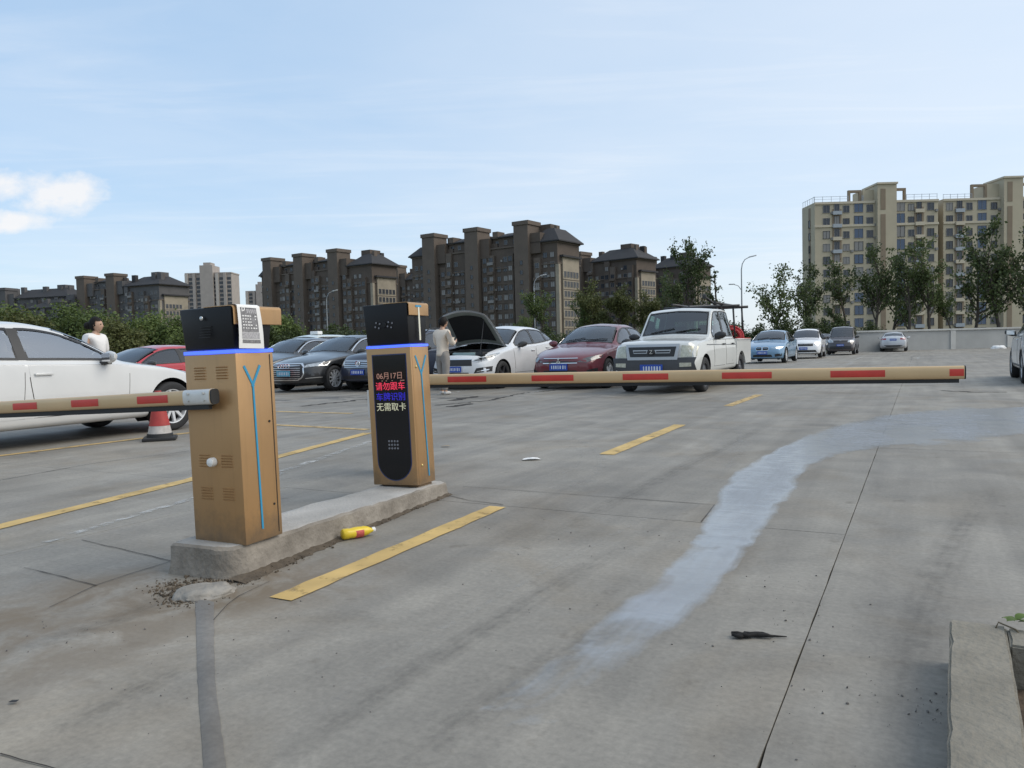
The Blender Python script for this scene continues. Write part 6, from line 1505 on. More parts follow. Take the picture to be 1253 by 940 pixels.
# ---- cream apartment block on the right
t = thing('apartment_building', 'cream apartment block with rooftop frames behind the right-hand trees', 'building', (A(998, 420, 174).x, 174, -.08), R(-.4))
HX = lambda px: (px - 998) * 174 / 941.0
HH = 31.6; x2 = HX(1147)
part('wall', M_CREAMW, t, (0, x2, 0, 7.6, 0, HH)); part('corner_shade_panel', M_CREAMD, t, (-.06, -.002, 2.4, 3.6, 0, HH - .8))
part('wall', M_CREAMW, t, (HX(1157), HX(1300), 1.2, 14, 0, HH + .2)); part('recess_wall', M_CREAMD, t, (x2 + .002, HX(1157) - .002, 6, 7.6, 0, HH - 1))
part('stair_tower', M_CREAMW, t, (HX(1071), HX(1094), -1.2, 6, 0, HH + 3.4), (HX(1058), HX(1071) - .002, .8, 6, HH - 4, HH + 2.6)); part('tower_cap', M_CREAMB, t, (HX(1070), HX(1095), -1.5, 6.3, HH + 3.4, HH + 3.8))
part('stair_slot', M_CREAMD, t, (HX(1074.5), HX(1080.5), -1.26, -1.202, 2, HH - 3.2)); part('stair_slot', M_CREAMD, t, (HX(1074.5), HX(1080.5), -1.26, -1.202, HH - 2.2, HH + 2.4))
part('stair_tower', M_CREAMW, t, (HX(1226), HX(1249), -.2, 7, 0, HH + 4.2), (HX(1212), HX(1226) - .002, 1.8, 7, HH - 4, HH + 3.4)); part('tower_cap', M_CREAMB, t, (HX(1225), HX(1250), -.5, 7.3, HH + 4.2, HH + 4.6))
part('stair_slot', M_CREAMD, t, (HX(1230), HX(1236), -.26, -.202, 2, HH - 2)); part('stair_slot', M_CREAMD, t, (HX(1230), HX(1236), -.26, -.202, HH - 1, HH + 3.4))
for z in (HH - .5, HH - 5.6): part('band', M_CREAMB, t, (-.1, HX(1070.5), -.25, -.002, z, z + .5), (HX(1094.5), x2 + .1, -.25, -.002, z, z + .5)); part('band', M_CREAMB, t, (HX(1156.6), HX(1225.5), .95, 1.198, z + .2, z + .7), (HX(1249.5), HX(1300), .95, 1.198, z + .2, z + .7))
def frame(px0, px1, y, h):
    x0, x1 = HX(px0), HX(px1); part('roof_frame', M_CREAMD, t, (x0, x0 + .5, y, y + .6, HH, HH + h - .55), (x1 - .5, x1, y, y + .6, HH, HH + h - .55), (x0, x1, y, y + .6, HH + h - .55, HH + h))
frame(1040, 1056, .6, 2.6); frame(1095, 1110, .6, 2.8); frame(1193, 1212, 1.8, 3.4); frame(1250, 1266, 1.8, 3.4)
for p0, p1, y in ((998, 1040, .4), (1056, 1058, .4), (1110, 1147, .4), (1158, 1193, 1.6)):
    x0, x1 = HX(p0), HX(p1); k = max(2, int((x1 - x0) / 1.6)); mb = MB(); mb.box(((x0 + x1) / 2, y, HH + 1.25), (x1 - x0, .06, .07)); mb.box(((x0 + x1) / 2, y, HH + .7), (x1 - x0, .05, .05))
    for i in range(k + 1): mb.box((x0 + (x1 - x0) * i / k, y, HH + .7), (.07, .07, 1.3))
    mb.build('roof_railing', M_RAIL, t)
mb = MB(); mb.box((.1, 3.8, HH + 1.25), (.06, 7.4, .07)); [mb.box((.1, .3 + i * 1.4, HH + .6), (.07, .07, 1.2)) for i in range(6)]; mb.build('roof_railing', M_RAIL, t)
rnd = random.Random(44); y0 = 0.0
cols = [(1012, 1.55, 1.75, 0, M_WIN, .0), (1024.5, 1.2, 2.2, 1, M_WIN, .0), (1036, 1.45, 1.6, 0, M_WIN, .0), (1051, 2.0, 2.1, 2, M_WINB, .0), (1064.5, 1.5, 1.7, 0, M_WIN, .0), (1091.6, .5, 1.8, 0, M_WIN, .0), (1101.5, 2.0, 2.4, 2, M_WINB, .0), (1114.5, 1.4, 1.6, 0, M_WIN, .0), (1124, 1.1, 2.2, 1, M_WIN, .0), (1138, 1.55, 1.75, 0, M_WIN, .0),
        (1164.5, 1.5, 1.8, 0, M_WIN, 1.2), (1176.5, 1.2, 2.2, 1, M_WIN, 1.2), (1188.5, 1.4, 1.7, 0, M_WIN, 1.2), (1204, 2.0, 2.2, 2, M_WINB, 1.2), (1218.5, 1.4, 1.6, 0, M_WIN, 1.2), (1256, 1.5, 1.8, 0, M_WIN, 1.2), (1268, 1.4, 1.7, 0, M_WIN, 1.2)]
for px, ww, wh, bal, gl, yy in cols:
    x = HX(px)
    if bal == 1: part('bay_shade_panel', M_CREAMD, t, (x - 1.05, x + 1.05, yy - .06, yy - .002, .5, HH - 1.6))
    for q in range(11):
        z = .55 + q * 2.86; yo = yy - .062 if bal == 1 else yy
        if 1088 < px < 1093: yo = yy
        put_window(t, x, yo, z, ww, wh, M_WFR if rnd.random() < .5 else M_WFRD, gl if rnd.random() < .8 else M_WINL, mull=1 if ww > 1 else 0)
        if bal == 1 and q > 0: part('balcony', M_RAIL if rnd.random() < .4 else M_CREAMB, t, (x - 1.0, x + 1.0, yo - .5, yo - .13, z - .45, z + .35))
        elif bal == 0 and ww > 1 and rnd.random() < .35: part('air_conditioner', M_WFR, t, (x + ww / 2 + .2, x + ww / 2 + .75, yy - .4, yy - .002, z - .3, z + .25))
for q in range(10): put_window(t, -.062, 3.0, .6 + q * 2.86, .9, 1.7, M_WFRD, M_WIN, rz=R(-90), mull=0)
# ============================================================ trees and shrubs
def leaf_mat(name, c1, c2):
    m = bpy.data.materials.new(name); m.use_nodes = True; t = m.node_tree; p = t.nodes['Principled BSDF']; L = t.links.new
    g = t.nodes.new('ShaderNodeNewGeometry'); oi = t.nodes.new('ShaderNodeObjectInfo'); n = t.nodes.new('ShaderNodeTexNoise'); n.inputs['Scale'].default_value = .8; n.inputs['Detail'].default_value = 3; L(g.outputs['Position'], n.inputs['Vector'])
    a = t.nodes.new('ShaderNodeMath'); a.operation = 'MULTIPLY_ADD'; a.inputs[1].default_value = .35; L(oi.outputs['Random'], a.inputs[0]); L(n.outputs['Fac'], a.inputs[2])
    a2 = t.nodes.new('ShaderNodeMath'); a2.operation = 'MULTIPLY_ADD'; a2.inputs[1].default_value = .4; L(g.outputs['Random Per Island'], a2.inputs[0]); L(a.outputs[0], a2.inputs[2])
    r = t.nodes.new('ShaderNodeValToRGB'); r.color_ramp.elements[0].position = .45; r.color_ramp.elements[1].position = 1.15 if False else 1.0; r.color_ramp.elements[0].color = (*c1, 1); r.color_ramp.elements[1].color = (*c2, 1); L(a2.outputs[0], r.inputs[0]); L(r.outputs[0], p.inputs['Base Color'])
    p.inputs['Roughness'].default_value = .6; p.inputs['Specular IOR Level'].default_value = .3
    tr = t.nodes.new('ShaderNodeBsdfTranslucent'); L(r.outputs[0], tr.inputs[0]); mx = t.nodes.new('ShaderNodeMixShader'); mx.inputs[0].default_value = .25; L(p.outputs[0], mx.inputs[1]); L(tr.outputs[0], mx.inputs[2]); L(mx.outputs[0], t.nodes['Material Output'].inputs[0])
    return m
M_LEAFD = leaf_mat('dark_leaves', (.020, .030, .012), (.068, .092, .032)); M_LEAFM = leaf_mat('green_leaves', (.045, .068, .022), (.14, .185, .055)); M_LEAFY = leaf_mat('yellow_green_leaves', (.045, .055, .018), (.12, .13, .045))
M_LEAFG = leaf_mat('mid_leaves', (.030, .046, .018), (.10, .13, .045))
M_BARK = mat('bark', (.075, .06, .048), .9, var=.3, vscale=4, bump=.4, bscale=12)

def tree_meshes(seed, h, kind, m_leaf, dens=1.0):
    rnd = random.Random(seed); rng = np.random.default_rng(seed); wood = MB(); tips = []
    def grow(p, d, length, r, lev):
        pts = [p]; n = 4; rad = [r]
        for i in range(n):
            d = (d + Vector((rnd.gauss(0, .10), rnd.gauss(0, .10), rnd.gauss(0, .05) + (.05 if lev else 0)))).normalized()
            p = p + d * length / n; pts.append(p); rad.append(r * (1 - .62 * (i + 1) / n))
        wood.tube(pts, rad, 6 if lev < 2 else 4, lev == 0)
        if lev >= K['lev']:
            for q in pts[1:]: tips.append((q, lev))
            return
        for i in range(K['n'][lev]):
            f = rnd.uniform(K['from'][lev], 1.0) if i else 1.0
            k = min(int(f * n), n - 1); b = pts[k].lerp(pts[k + 1], f * n - k)
            ang = rnd.uniform(0, 2 * math.pi); sp = rnd.uniform(*K['spread'][lev]) if i else .15
            side = Vector((math.cos(ang), math.sin(ang), 0)); nd = (d * math.cos(sp) + side * math.sin(sp)).normalized()
            grow(b, nd, length * rnd.uniform(*K['len'][lev]) * (1 - .35 * f if lev == 0 else 1), max(.008, rad[k] * .6), lev + 1)
    K = dict(upright=dict(lev=2, n=(11, 5), spread=((.35, .75), (.3, .8)), len=((.40, .62), (.35, .6)), trunk=.62, cl=.26, leaf=(.12, .26), per=34, **{'from': (.25, .25)}),
             broad=dict(lev=2, n=(10, 6), spread=((.6, 1.15), (.4, 1.0)), len=((.5, .75), (.4, .65)), trunk=.50, cl=.36, leaf=(.13, .28), per=40, **{'from': (.35, .2)}),
             bush=dict(lev=2, n=(9, 6), spread=((.5, 1.3), (.4, 1.1)), len=((.6, .95), (.45, .7)), trunk=.45, cl=.40, leaf=(.10, .24), per=46, **{'from': (.12, .15)}),
             sapling=dict(lev=1, n=(14,), spread=((.35, .8),), len=((.10, .20),), trunk=.95, cl=.14, leaf=(.08, .18), per=26, **{'from': (.2,)}),
             shrub=dict(lev=1, n=(16,), spread=((.2, 1.2),), len=((.5, 1.0),), trunk=.55, cl=.26, leaf=(.07, .16), per=60, **{'from': (.05,)}))[kind]
    grow(Vector((0, 0, 0)), Vector((rnd.uniform(-.04, .04), rnd.uniform(-.04, .04), 1)).normalized(), h * K['trunk'], h * .014 + .03, 0)
    C = []; NRM = []
    for q, lev in tips:
        if rnd.random() < .12: continue
        n = int(K['per'] * dens * rnd.uniform(.4, 1.4)); c = rng.normal(0, K['cl'] * rnd.uniform(.6, 1.2), (n, 3)) * np.array([1, 1, .75]) + np.array(q); C.append(c)
    C = np.concatenate(C); C = C[C[:, 2] > .25]; n = len(C); sz = rng.uniform(K['leaf'][0], K['leaf'][1], n)
    top = C[:, 2].max(); sc = h / top
    a = rng.normal(0, 1, (n, 3)); a /= np.linalg.norm(a, axis=1)[:, None]; b = rng.normal(0, 1, (n, 3)); b -= (b * a).sum(1)[:, None] * a; b /= np.linalg.norm(b, axis=1)[:, None]
    a *= (sz * .62)[:, None]; b *= (sz * .42)[:, None]
    V_ = np.stack([C - a, C + b * .9 - a * .1, C + a, C - b * .9 - a * .1], 1).reshape(-1, 3) * sc
    me = bpy.data.meshes.new('crown'); me.vertices.add(len(V_)); me.vertices.foreach_set('co', V_.ravel()); me.loops.add(4 * n); me.loops.foreach_set('vertex_index', np.arange(4 * n)); me.polygons.add(n); me.polygons.foreach_set('loop_start', np.arange(0, 4 * n, 4)); me.materials.append(m_leaf); me.update(); me.validate()
    for i in range(len(wood.v)): wood.v[i] = wood.v[i] * sc
    return wood.mesh('trunk', M_BARK, True), me
TK = dict(up4=tree_meshes(21, 10, 'upright', M_LEAFD, .5), up1=tree_meshes(1, 10, 'upright', M_LEAFG, .42), up2=tree_meshes(2, 10, 'upright', M_LEAFG, .34), up3=tree_meshes(3, 10, 'upright', M_LEAFM, .45), br2=tree_meshes(5, 10, 'broad', M_LEAFG, .30),
          bu1=tree_meshes(6, 6, 'bush', M_LEAFM), bu2=tree_meshes(7, 6, 'bush', M_LEAFM, .9), bu3=tree_meshes(8, 6, 'bush', M_LEAFY, .9), sa1=tree_meshes(9, 7, 'sapling', M_LEAFD), sh1=tree_meshes(10, 3, 'shrub', M_LEAFD), sh2=tree_meshes(11, 3, 'shrub', M_LEAFM), po1=tree_meshes(12, 8, 'upright', M_LEAFY, .9))
HT = dict(up4=10, up1=10, up2=10, up3=10, br2=10, bu1=6, bu2=6, bu3=6, sa1=7, sh1=3, sh2=3, po1=8)
nplant = 0
def plant(kind, px, ytop, Y, name, label, group, cat='tree', wid=1.0):
    global nplant; nplant += 1
    p = A(px, ytop, Y); h = p.z + .08; s = h / HT[kind]
    t = thing(name, label, cat, (p.x, Y, -.08), nplant * 1.7, group); t.scale = (s * wid, s * wid, s)
    obj('trunk', TK[kind][0], t); obj('crown', TK[kind][1], t); return t
# trees behind the grey wall and the cream block
RT = [('br2', 945, 321, 66, 'dark leafy tree right of the tall street lamp, at the open sky'), ('up1', 988, 319, 68, 'dark tree at the left edge of the cream apartment block'), ('up2', 1033, 312, 70, 'thin tree in front of the cream block above the dark van'),
      ('up1', 1070, 297, 67, 'slender dark tree before the middle of the cream block, left of three'), ('br2', 1092, 312, 72, 'spreading tree before the middle of the cream block'), ('up2', 1112, 303, 66, 'bushy upright tree above the silver sedan, before the cream block'),
      ('up1', 1138, 287, 66, 'tall dark tree just left of the gap in the cream block'), ('up3', 1168, 352, 67, 'low thin tree at the gap in the cream block'), ('br2', 1196, 300, 67, 'tree with a leaning trunk right of the gap in the cream block'), ('up1', 1224, 262, 66, 'tallest dark tree near the right edge above the wall'), ('up2', 1262, 275, 66, 'dark tree cut off by the right edge above the wall')]
for k, px, y, Y, lab in RT: plant(k, px, y, Y, 'leafy_tree', lab, 'trees behind the grey wall', wid=.9)
MT = [('up4', 838, 290, 70, 'tallest dark leafy tree behind the pickup cab', .8), ('up2', 814, 330, 74, 'dark tree left of the tallest tree behind the pickup', .75), ('po1', 728, 340, 78, 'yellow-green upright tree behind the dark red sedan roof', 1.0), ('po1', 757, 346, 76, 'yellow-green upright tree left of the pickup cab', 1.0), ('po1', 785, 352, 78, 'short yellow-green tree directly above the pickup cab', 1.0), ('up3', 702, 362, 80, 'thin green tree beside the corner of the tallest brown slab', 1.0), ('up3', 640, 384, 82, 'small green tree above the white hatchback roof', .9), ('up3', 672, 352, 84, 'green tree before the lit corner of the tallest brown slab', 1.0)]
for k, px, y, Y, lab, w_ in MT: plant(k, px, y, Y, 'leafy_tree', lab, 'trees beyond the parked cars', wid=w_)
plant('sa1', 886, 331, 58, 'sapling', 'lone thin sapling left of the tall street lamp', 'trees beyond the parked cars', wid=1.2)
# belt of bushy trees on the left
LT = [('bu1', -25, 364, 60), ('bu2', 12, 366, 62), ('bu3', 45, 372, 58), ('bu1', 78, 366, 63), ('bu2', 104, 374, 60), ('bu1', 132, 378, 61), ('bu3', 160, 384, 57), ('bu2', 186, 377, 62), ('bu1', 214, 382, 60), ('bu3', 250, 386, 62), ('bu2', 300, 388, 62), ('bu1', 342, 382, 66)]
LL = ['bushy green tree cut off by the left edge', 'bushy green tree above the roof of the left white sedan', 'yellow-green bushy tree above the white sedan, near the left edge', 'rounded green tree under the low grey rooftops', 'bushy green tree just left of the head of the woman', 'bushy green tree just right of the head of the woman', 'low yellow-green bush between the woman and the near gate', 'bushy green tree under the grey stepped roofs', 'bushy green tree directly left of the black gate head', 'yellow-green bush hidden behind the near gate head', 'green bush behind the paper notice', 'green bush showing between the near gate visor and the dark sedan roof']
for (k, px, y, Y), lab in zip(LT, LL): plant(k, px, y - 4, Y, 'bushy_tree', lab, 'green belt on the left', wid=1.25)
# low hedge that closes the car park
def hedge():
    rnd = random.Random(9); i = 0; px = -30
    mb_w, mb_l = [], []
    while px < 1075:
        Y = rnd.uniform(62.5, 64.5); y = 402 + rnd.uniform(-9, 6) if px > 400 else 398 + rnd.uniform(-6, 6)
        if px > 880: y = 391 + rnd.uniform(-6, 8)
        p = A(px, y, Y); mb_l.append((p, rnd.choice(('sh1', 'sh1', 'sh2')), rnd.uniform(0, 6))); px += rnd.uniform(13, 19)
    return mb_l
hv, hf, n0 = [], [], 0
for p, k, a in hedge():
    me = TK[k][1]; s = (p.z + .08) / 3.0; co = np.empty(len(me.vertices) * 3); me.vertices.foreach_get('co', co); co = co.reshape(-1, 3); c_, s_ = math.cos(a), math.sin(a)
    w_ = np.stack([(co[:, 0] * c_ - co[:, 1] * s_) * s * 1.25 + p.x, (co[:, 0] * s_ + co[:, 1] * c_) * s * 1.25 + p.y, co[:, 2] * s - .08], 1); hv.append(w_)
hv = np.concatenate(hv); n = len(hv) // 4
me = bpy.data.meshes.new('hedge'); me.vertices.add(len(hv)); me.vertices.foreach_set('co', hv.ravel()); me.loops.add(4 * n); me.loops.foreach_set('vertex_index', np.arange(4 * n)); me.polygons.add(n); me.polygons.foreach_set('loop_start', np.arange(0, 4 * n, 4)); me.materials.append(M_LEAFD); me.update(); me.validate()
tag(obj('hedge', me), 'dark overgrown hedge closing the far side of the car park', kind='stuff')
# ============================================================ wall, lamps, people, small things
M_WALL = mat('wall_render', (.36, .36, .345), .85, var=.12, vscale=.6, bump=.2, bscale=6); M_COPE = mat('coping', (.46, .455, .43), .85, var=.1, vscale=1)
w0, w1 = Vector((25.0, 59.4, 0)), Vector((50.0, 63.4, 0)); dv = w1 - w0; Lw = dv.length
t = thing('boundary_wall', 'long grey rendered wall with paler coping behind the silver sedan', 'wall', w0, math.atan2(dv.y, dv.x))
pn = 5; seg = Lw / pn
for i in range(pn):
    part('wall_panel', M_WALL, t, (i * seg + .22, (i + 1) * seg - .22, 0, .20, -.05, 1.46)); part('pier', M_COPE, t, (i * seg - .218, i * seg + .218, -.08, .28, -.05, 1.47))
    part('coping_stone', M_COPE, t, (i * seg - .215, (i + 1) * seg - .225, -.12, .32, 1.472, 1.60))
part('pier', M_COPE, t, (Lw - .218, Lw + .218, -.08, .28, -.05, 1.47))

M_POST = mat('lamp_post', (.30, .31, .32), .5, .4)
def lamp(px, ytop, Y, side, label, extra=None):
    p = A(px, ytop, Y); h = p.z; t = thing('street_lamp', label, 'street lamp', (p.x, Y, -.08), 0.0)
    mb = MB(); r = .10
    arm = [(0, 0, 0), (0, 0, h * .5), (0, 0, h - 1.3), (side * .10, 0, h - .7), (side * .38, 0, h - .25), (side * .85, 0, h)]
    mb.tube(arm, [r, r * .8, r * .6, r * .5, r * .45, r * .4], 8); mb.build('post', M_POST, t, True)
    mb = MB(); mb.box((0, 0, 0), (.80, .26, .12), Matrix.Translation((side * 1.2, 0, h + .08)) @ Matrix.Rotation(R(-12 * side), 4, 'Y'), bev=.04); mb.build('lamp_head', mat('lamp_head', (.45, .46, .47), .4), t, True, 40)
    if extra:
        z = h - extra; mb = MB(); mb.tube([(0, 0, z - .6), (-side * .35, 0, z - .1), (-side * .8, 0, z + .05)], .035, 6); mb.build('side_arm', M_POST, t, True)
        mb = MB(); mb.box((-side * 1.05, 0, z + .08), (.6, .22, .11), bev=.03); mb.build('lamp_head', MATS['lamp_head'], t, True, 40)
lamp(399, 356, 105, 1, 'street lamp post before the brown slab between the two machines')
lamp(653, 337, 96, 1, 'street lamp post before the tallest brown slab')
lamp(907, 314, 82, 1, 'tall double-armed street lamp against open sky right of the pickup', 2.9)

# ---------------- people
def skin_mesh(name, verts, edges, m, sub=2, root=0):
    me = bpy.data.meshes.new(name); me.from_pydata([v[:3] for v in verts], edges, []); o = bpy.data.objects.new(name, me); COL.objects.link(o)
    md = o.modifiers.new('skin', 'SKIN'); md.use_smooth_shade = True; sb = o.modifiers.new('sub', 'SUBSURF'); sb.levels = sub; sb.render_levels = sub
    for i, v in enumerate(verts):
        sv = me.skin_vertices[0].data[i]; rr = v[3]; sv.radius = rr if isinstance(rr, tuple) else (rr, rr); sv.use_root = (i == root)
    dg = bpy.context.evaluated_depsgraph_get(); dg.update(); out = bpy.data.meshes.new_from_object(o.evaluated_get(dg)); bpy.data.objects.remove(o)
    out.materials.clear(); out.materials.append(m); out.name = name; return out
def to_mb(me):
    mb = MB(); mb.add([v.co.copy() for v in me.vertices], [tuple(p.vertices) for p in me.polygons]); return mb
def head_mb(c, fwd, s=1.0):
    """head with brow, nose, jaw and ears; fwd is the angle the face looks to"""
    bm = bmesh.new(); bmesh.ops.create_icosphere(bm, subdivisions=4, radius=1.0)
    for v in bm.verts:
        x, y, z = v.co; k = Vector((x * .098, y * .078, z * .120))
        if z < -.1: k.y *= 1 - .32 * (-z - .1); k.x *= 1 - .12 * (-z - .1); k.x += .018 * (-z)
        f = max(0, x)
        k.x += f * .026 * math.exp(-((y / .16) ** 2 + ((z + .16) / .17) ** 2)) - f * .010 * math.exp(-(((abs(y) - .34) / .16) ** 2 + ((z - .05) / .10) ** 2)) + f * .007 * math.exp(-((z - .2) / .1) ** 2) + f * .008 * math.exp(-((y / .3) ** 2 + ((z + .50) / .07) ** 2))
        k += Vector((0, math.copysign(.018, y), 0)) * math.exp(-((x + .02) / .16) ** 2 - ((z + .05) / .22) ** 2) * (1 if abs(y) > .85 else 0)
        v.co = k * s
    mb = MB(); mb.bm(bm, 0, Matrix.Translation(c) @ Matrix.Rotation(fwd[0], 4, 'Z') @ Matrix.Rotation(fwd[1], 4, 'Y')); return mb
M_SKIN = mat('skin', (.47, .29, .20), .55, var=.08, vscale=14); M_HAIR = mat('hair', (.010, .008, .007), .65, var=.3, vscale=30, spec=.2)
def hair_mb(c, fwd, s=1.0, bun=False, cover=.15):
    bm = bmesh.new(); bmesh.ops.create_icosphere(bm, subdivisions=4, radius=1.0); rnd = random.Random(3)
    for v in bm.verts: v.co = Vector((v.co.x * .112 - .012, v.co.y * .094, v.co.z * .128 + .014)) * s * (1 + rnd.uniform(-.02, .03))
    dead = [v for v in bm.verts if (v.co.x > .035 * s and v.co.z < .065 * s) or v.co.z < -.095 * s * (1.0 if v.co.x < 0 else .3)]
    bmesh.ops.delete(bm, geom=dead, context='VERTS')
    if bun:
        b2 = bmesh.ops.create_icosphere(bm, subdivisions=3, radius=.062 * s, matrix=Matrix.Translation((-.145 * s, 0, -.005 * s)))
    mb = MB(); mb.bm(bm, 0, Matrix.Translation(c) @ Matrix.Rotation(fwd[0], 4, 'Z') @ Matrix.Rotation(fwd[1], 4, 'Y')); return mb
def hand(verts, edges, wrist, wi, dirv, palm_n, s=1.0):
    """palm and five bent fingers grown from the wrist vertex"""
    d = Vector(dirv).normalized(); n = Vector(palm_n).normalized(); sd = d.cross(n).normalized(); w = Vector(wrist)
    p0 = w + d * .05 * s; verts.append((*p0, (.034 * s, .018 * s))); ip = len(verts) - 1; edges.append((wi, ip))
    for k, (off, ln) in enumerate(((-.030, .062), (-.010, .074), (.010, .070), (.029, .055))):
        a = p0 + d * .042 * s + sd * off * s; b = a + (d * .8 + n * .35).normalized() * ln * .55 * s; c = b + (d * .35 + n * .8).normalized() * ln * .55 * s; prev = ip
        for q, r_ in ((a, .0105), (b, .0092), (c, .0075)): verts.append((*q, r_ * s)); edges.append((prev, len(verts) - 1)); prev = len(verts) - 1
    a = w + d * .030 * s - sd * .030 * s; b = a + (d * .5 - sd * .7 + n * .4).normalized() * .04 * s; c = b + (d * .7 + n * .5).normalized() * .032 * s; prev = ip
    for q, r_ in ((a, .014), (b, .011), (c, .009)): verts.append((*q, r_ * s)); edges.append((prev, len(verts) - 1)); prev = len(verts) - 1

def person(label, loc, rz, H, shirt, pants, shoe, pose, head_turn, bun, shirt_len=.0):
    """figure facing local +x, built 1.70 m tall then scaled"""
    t = thing('person', label, 'person', loc, rz); k = H / 1.70; t.scale = (k, k, k)
    hip_z, kn, an = .90, .48, .085; P = pose
    V_ = [(0, 0, .93, (.095, .085)), (0, 0, 1.06, (.095, .08)), (.01, 0, 1.22, (.105, .085)), (.0, 0, 1.38, (.09, .07)), (.012, 0, 1.47, .052), (.022, 0, 1.53, .050)]; E_ = [(0, 1), (1, 2), (2, 3), (3, 4), (4, 5)]
    legs = []
    for sg, fx in ((1, P['step'][0]), (-1, P['step'][1])):
        b = len(V_); V_ += [(.0, sg * .08, .86, .066), (fx * .5 + .01, sg * .10, kn, .052), (fx - .01, sg * .105, an + .02, .042), (fx + .03, sg * .11, .045, .04), (fx + .13, sg * .12, .032, .034)]
        E_ += [(0, b), (b, b + 1), (b + 1, b + 2), (b + 2, b + 3), (b + 3, b + 4)]; legs.append(b)
    arms = []
    for sg in (1, -1):
        sh_ = (.0, sg * .185, 1.385, .052); el, wr = P['arm'][0 if sg > 0 else 1]; b = len(V_)
        V_ += [sh_, (el[0], sg * el[1], el[2], .040), (wr[0], sg * wr[1], wr[2], .027)]; E_ += [(3, b), (b, b + 1), (b + 1, b + 2)]; arms.append(b)
        d = Vector((wr[0] - el[0], sg * (wr[1] - el[1]), wr[2] - el[2])); hand(V_, E_, (wr[0], sg * wr[1], wr[2]), b + 2, d, (0.3, -sg * .6, .2))
    bm_ = to_mb(skin_mesh('body', V_, E_, M_SKIN)); hc = Vector((.035 + P['nod'] * .04, 0, 1.60))
    hm = head_mb(hc, (head_turn, P['nod'])); bm_.add(hm.v, hm.f); bd = bm_.build('body', M_SKIN, t, True)
    hair_mb(hc, (head_turn, P['nod']), 1.0, bun).build('hair', M_HAIR, t, True)
    f = Matrix.Rotation(head_turn, 4, 'Z')
    for sg in (-1, 1):
        e = MB(); e.lathe([(0, .011), (.008, .008), (.011, 0), (.008, -.008), (0, -.011)], 10, Matrix.Translation(hc + f @ Vector((.087, sg * .031, .012)))); e.build('eye', mat('eye', (.03, .02, .02), .2), t, True)
    # clothes
    Vs = [(0, 0, .84 - shirt_len, (.166, .136)), (0, 0, .92, (.165, .135)), (0, 0, 1.04, (.155, .125)), (.01, 0, 1.22, (.168, .128)), (.0, 0, 1.385, (.165, .120)), (.008, 0, 1.47, .082)]; Es = [(0, 1), (1, 2), (2, 3), (3, 4), (4, 5)]
    for i, sg in enumerate((1, -1)):
        el, wr = P['arm'][i]; b = len(Vs); q = P['sleeve']
        Vs += [(.0, sg * .19, 1.385, .084), (el[0], sg * el[1], el[2], .068)]; Es += [(4, b), (b, b + 1)]
        if q > 0: Vs.append((el[0] + (wr[0] - el[0]) * q, sg * (el[1] + (wr[1] - el[1]) * q), el[2] + (wr[2] - el[2]) * q, .047)); Es.append((b + 1, b + 2))
    obj('shirt', skin_mesh('shirt', Vs, Es, shirt), t)
    Vp = [(0, 0, 1.03, (.140, .108)), (0, 0, .90, (.155, .125))]; Ep = [(0, 1)]
    for sg, fx in ((1, P['step'][0]), (-1, P['step'][1])):
        b = len(Vp); Vp += [(.0, sg * .095, .82, .108), (fx * .5 + .01, sg * .10, kn, .080), (fx - .01, sg * .105, .085, .070)]; Ep += [(1, b), (b, b + 1), (b + 1, b + 2)]
    obj('trousers', skin_mesh('trousers', Vp, Ep, pants), t)
    for sg, fx in ((1, P['step'][0]), (-1, P['step'][1])):
        Vq = [(fx - .04, sg * .108, .05, (.045, .045)), (fx + .06, sg * .112, .046, (.05, .042)), (fx + .15, sg * .12, .036, (.045, .032))]; obj('shoe', skin_mesh('shoe', Vq, [(0, 1), (1, 2)], shoe), t)
    return t
M_SH1 = mat('beige_shirt', (.68, .59, .49), .85, var=.1, vscale=8, bump=.35, bscale=14); M_PT1 = mat('pale_trousers', (.25, .23, .21), .85, var=.12, vscale=8, bump=.4, bscale=12); M_SHOE = mat('pale_shoes', (.5, .49, .47), .7)
person('person in beige shirt and pale trousers facing the open bonnet', (-1.62, 18.2, 0), R(52), 1.80, M_SH1, M_PT1, M_SHOE, dict(step=(.05, -.06), arm=(((.06, .25, 1.13), (.28, .17, 1.16)), ((.05, .25, 1.13), (.27, .14, 1.18))), nod=.35, sleeve=.75), R(-8), False)
M_SH2 = mat('white_shirt', (.74, .72, .70), .85, var=.06, vscale=8, bump=.3, bscale=14); M_PT2 = mat('dark_trousers', (.05, .05, .06), .85)
person('person in white shirt with hair in a bun behind the left white sedan', (-7.22, 13.4, 0), R(-10), 1.76, M_SH2, M_PT2, M_SHOE, dict(step=(.06, -.06), arm=(((-.02, .26, 1.12), (.08, .27, .90)), ((-.02, .26, 1.12), (.08, .27, .90))), nod=.0, sleeve=.0), R(10), True)

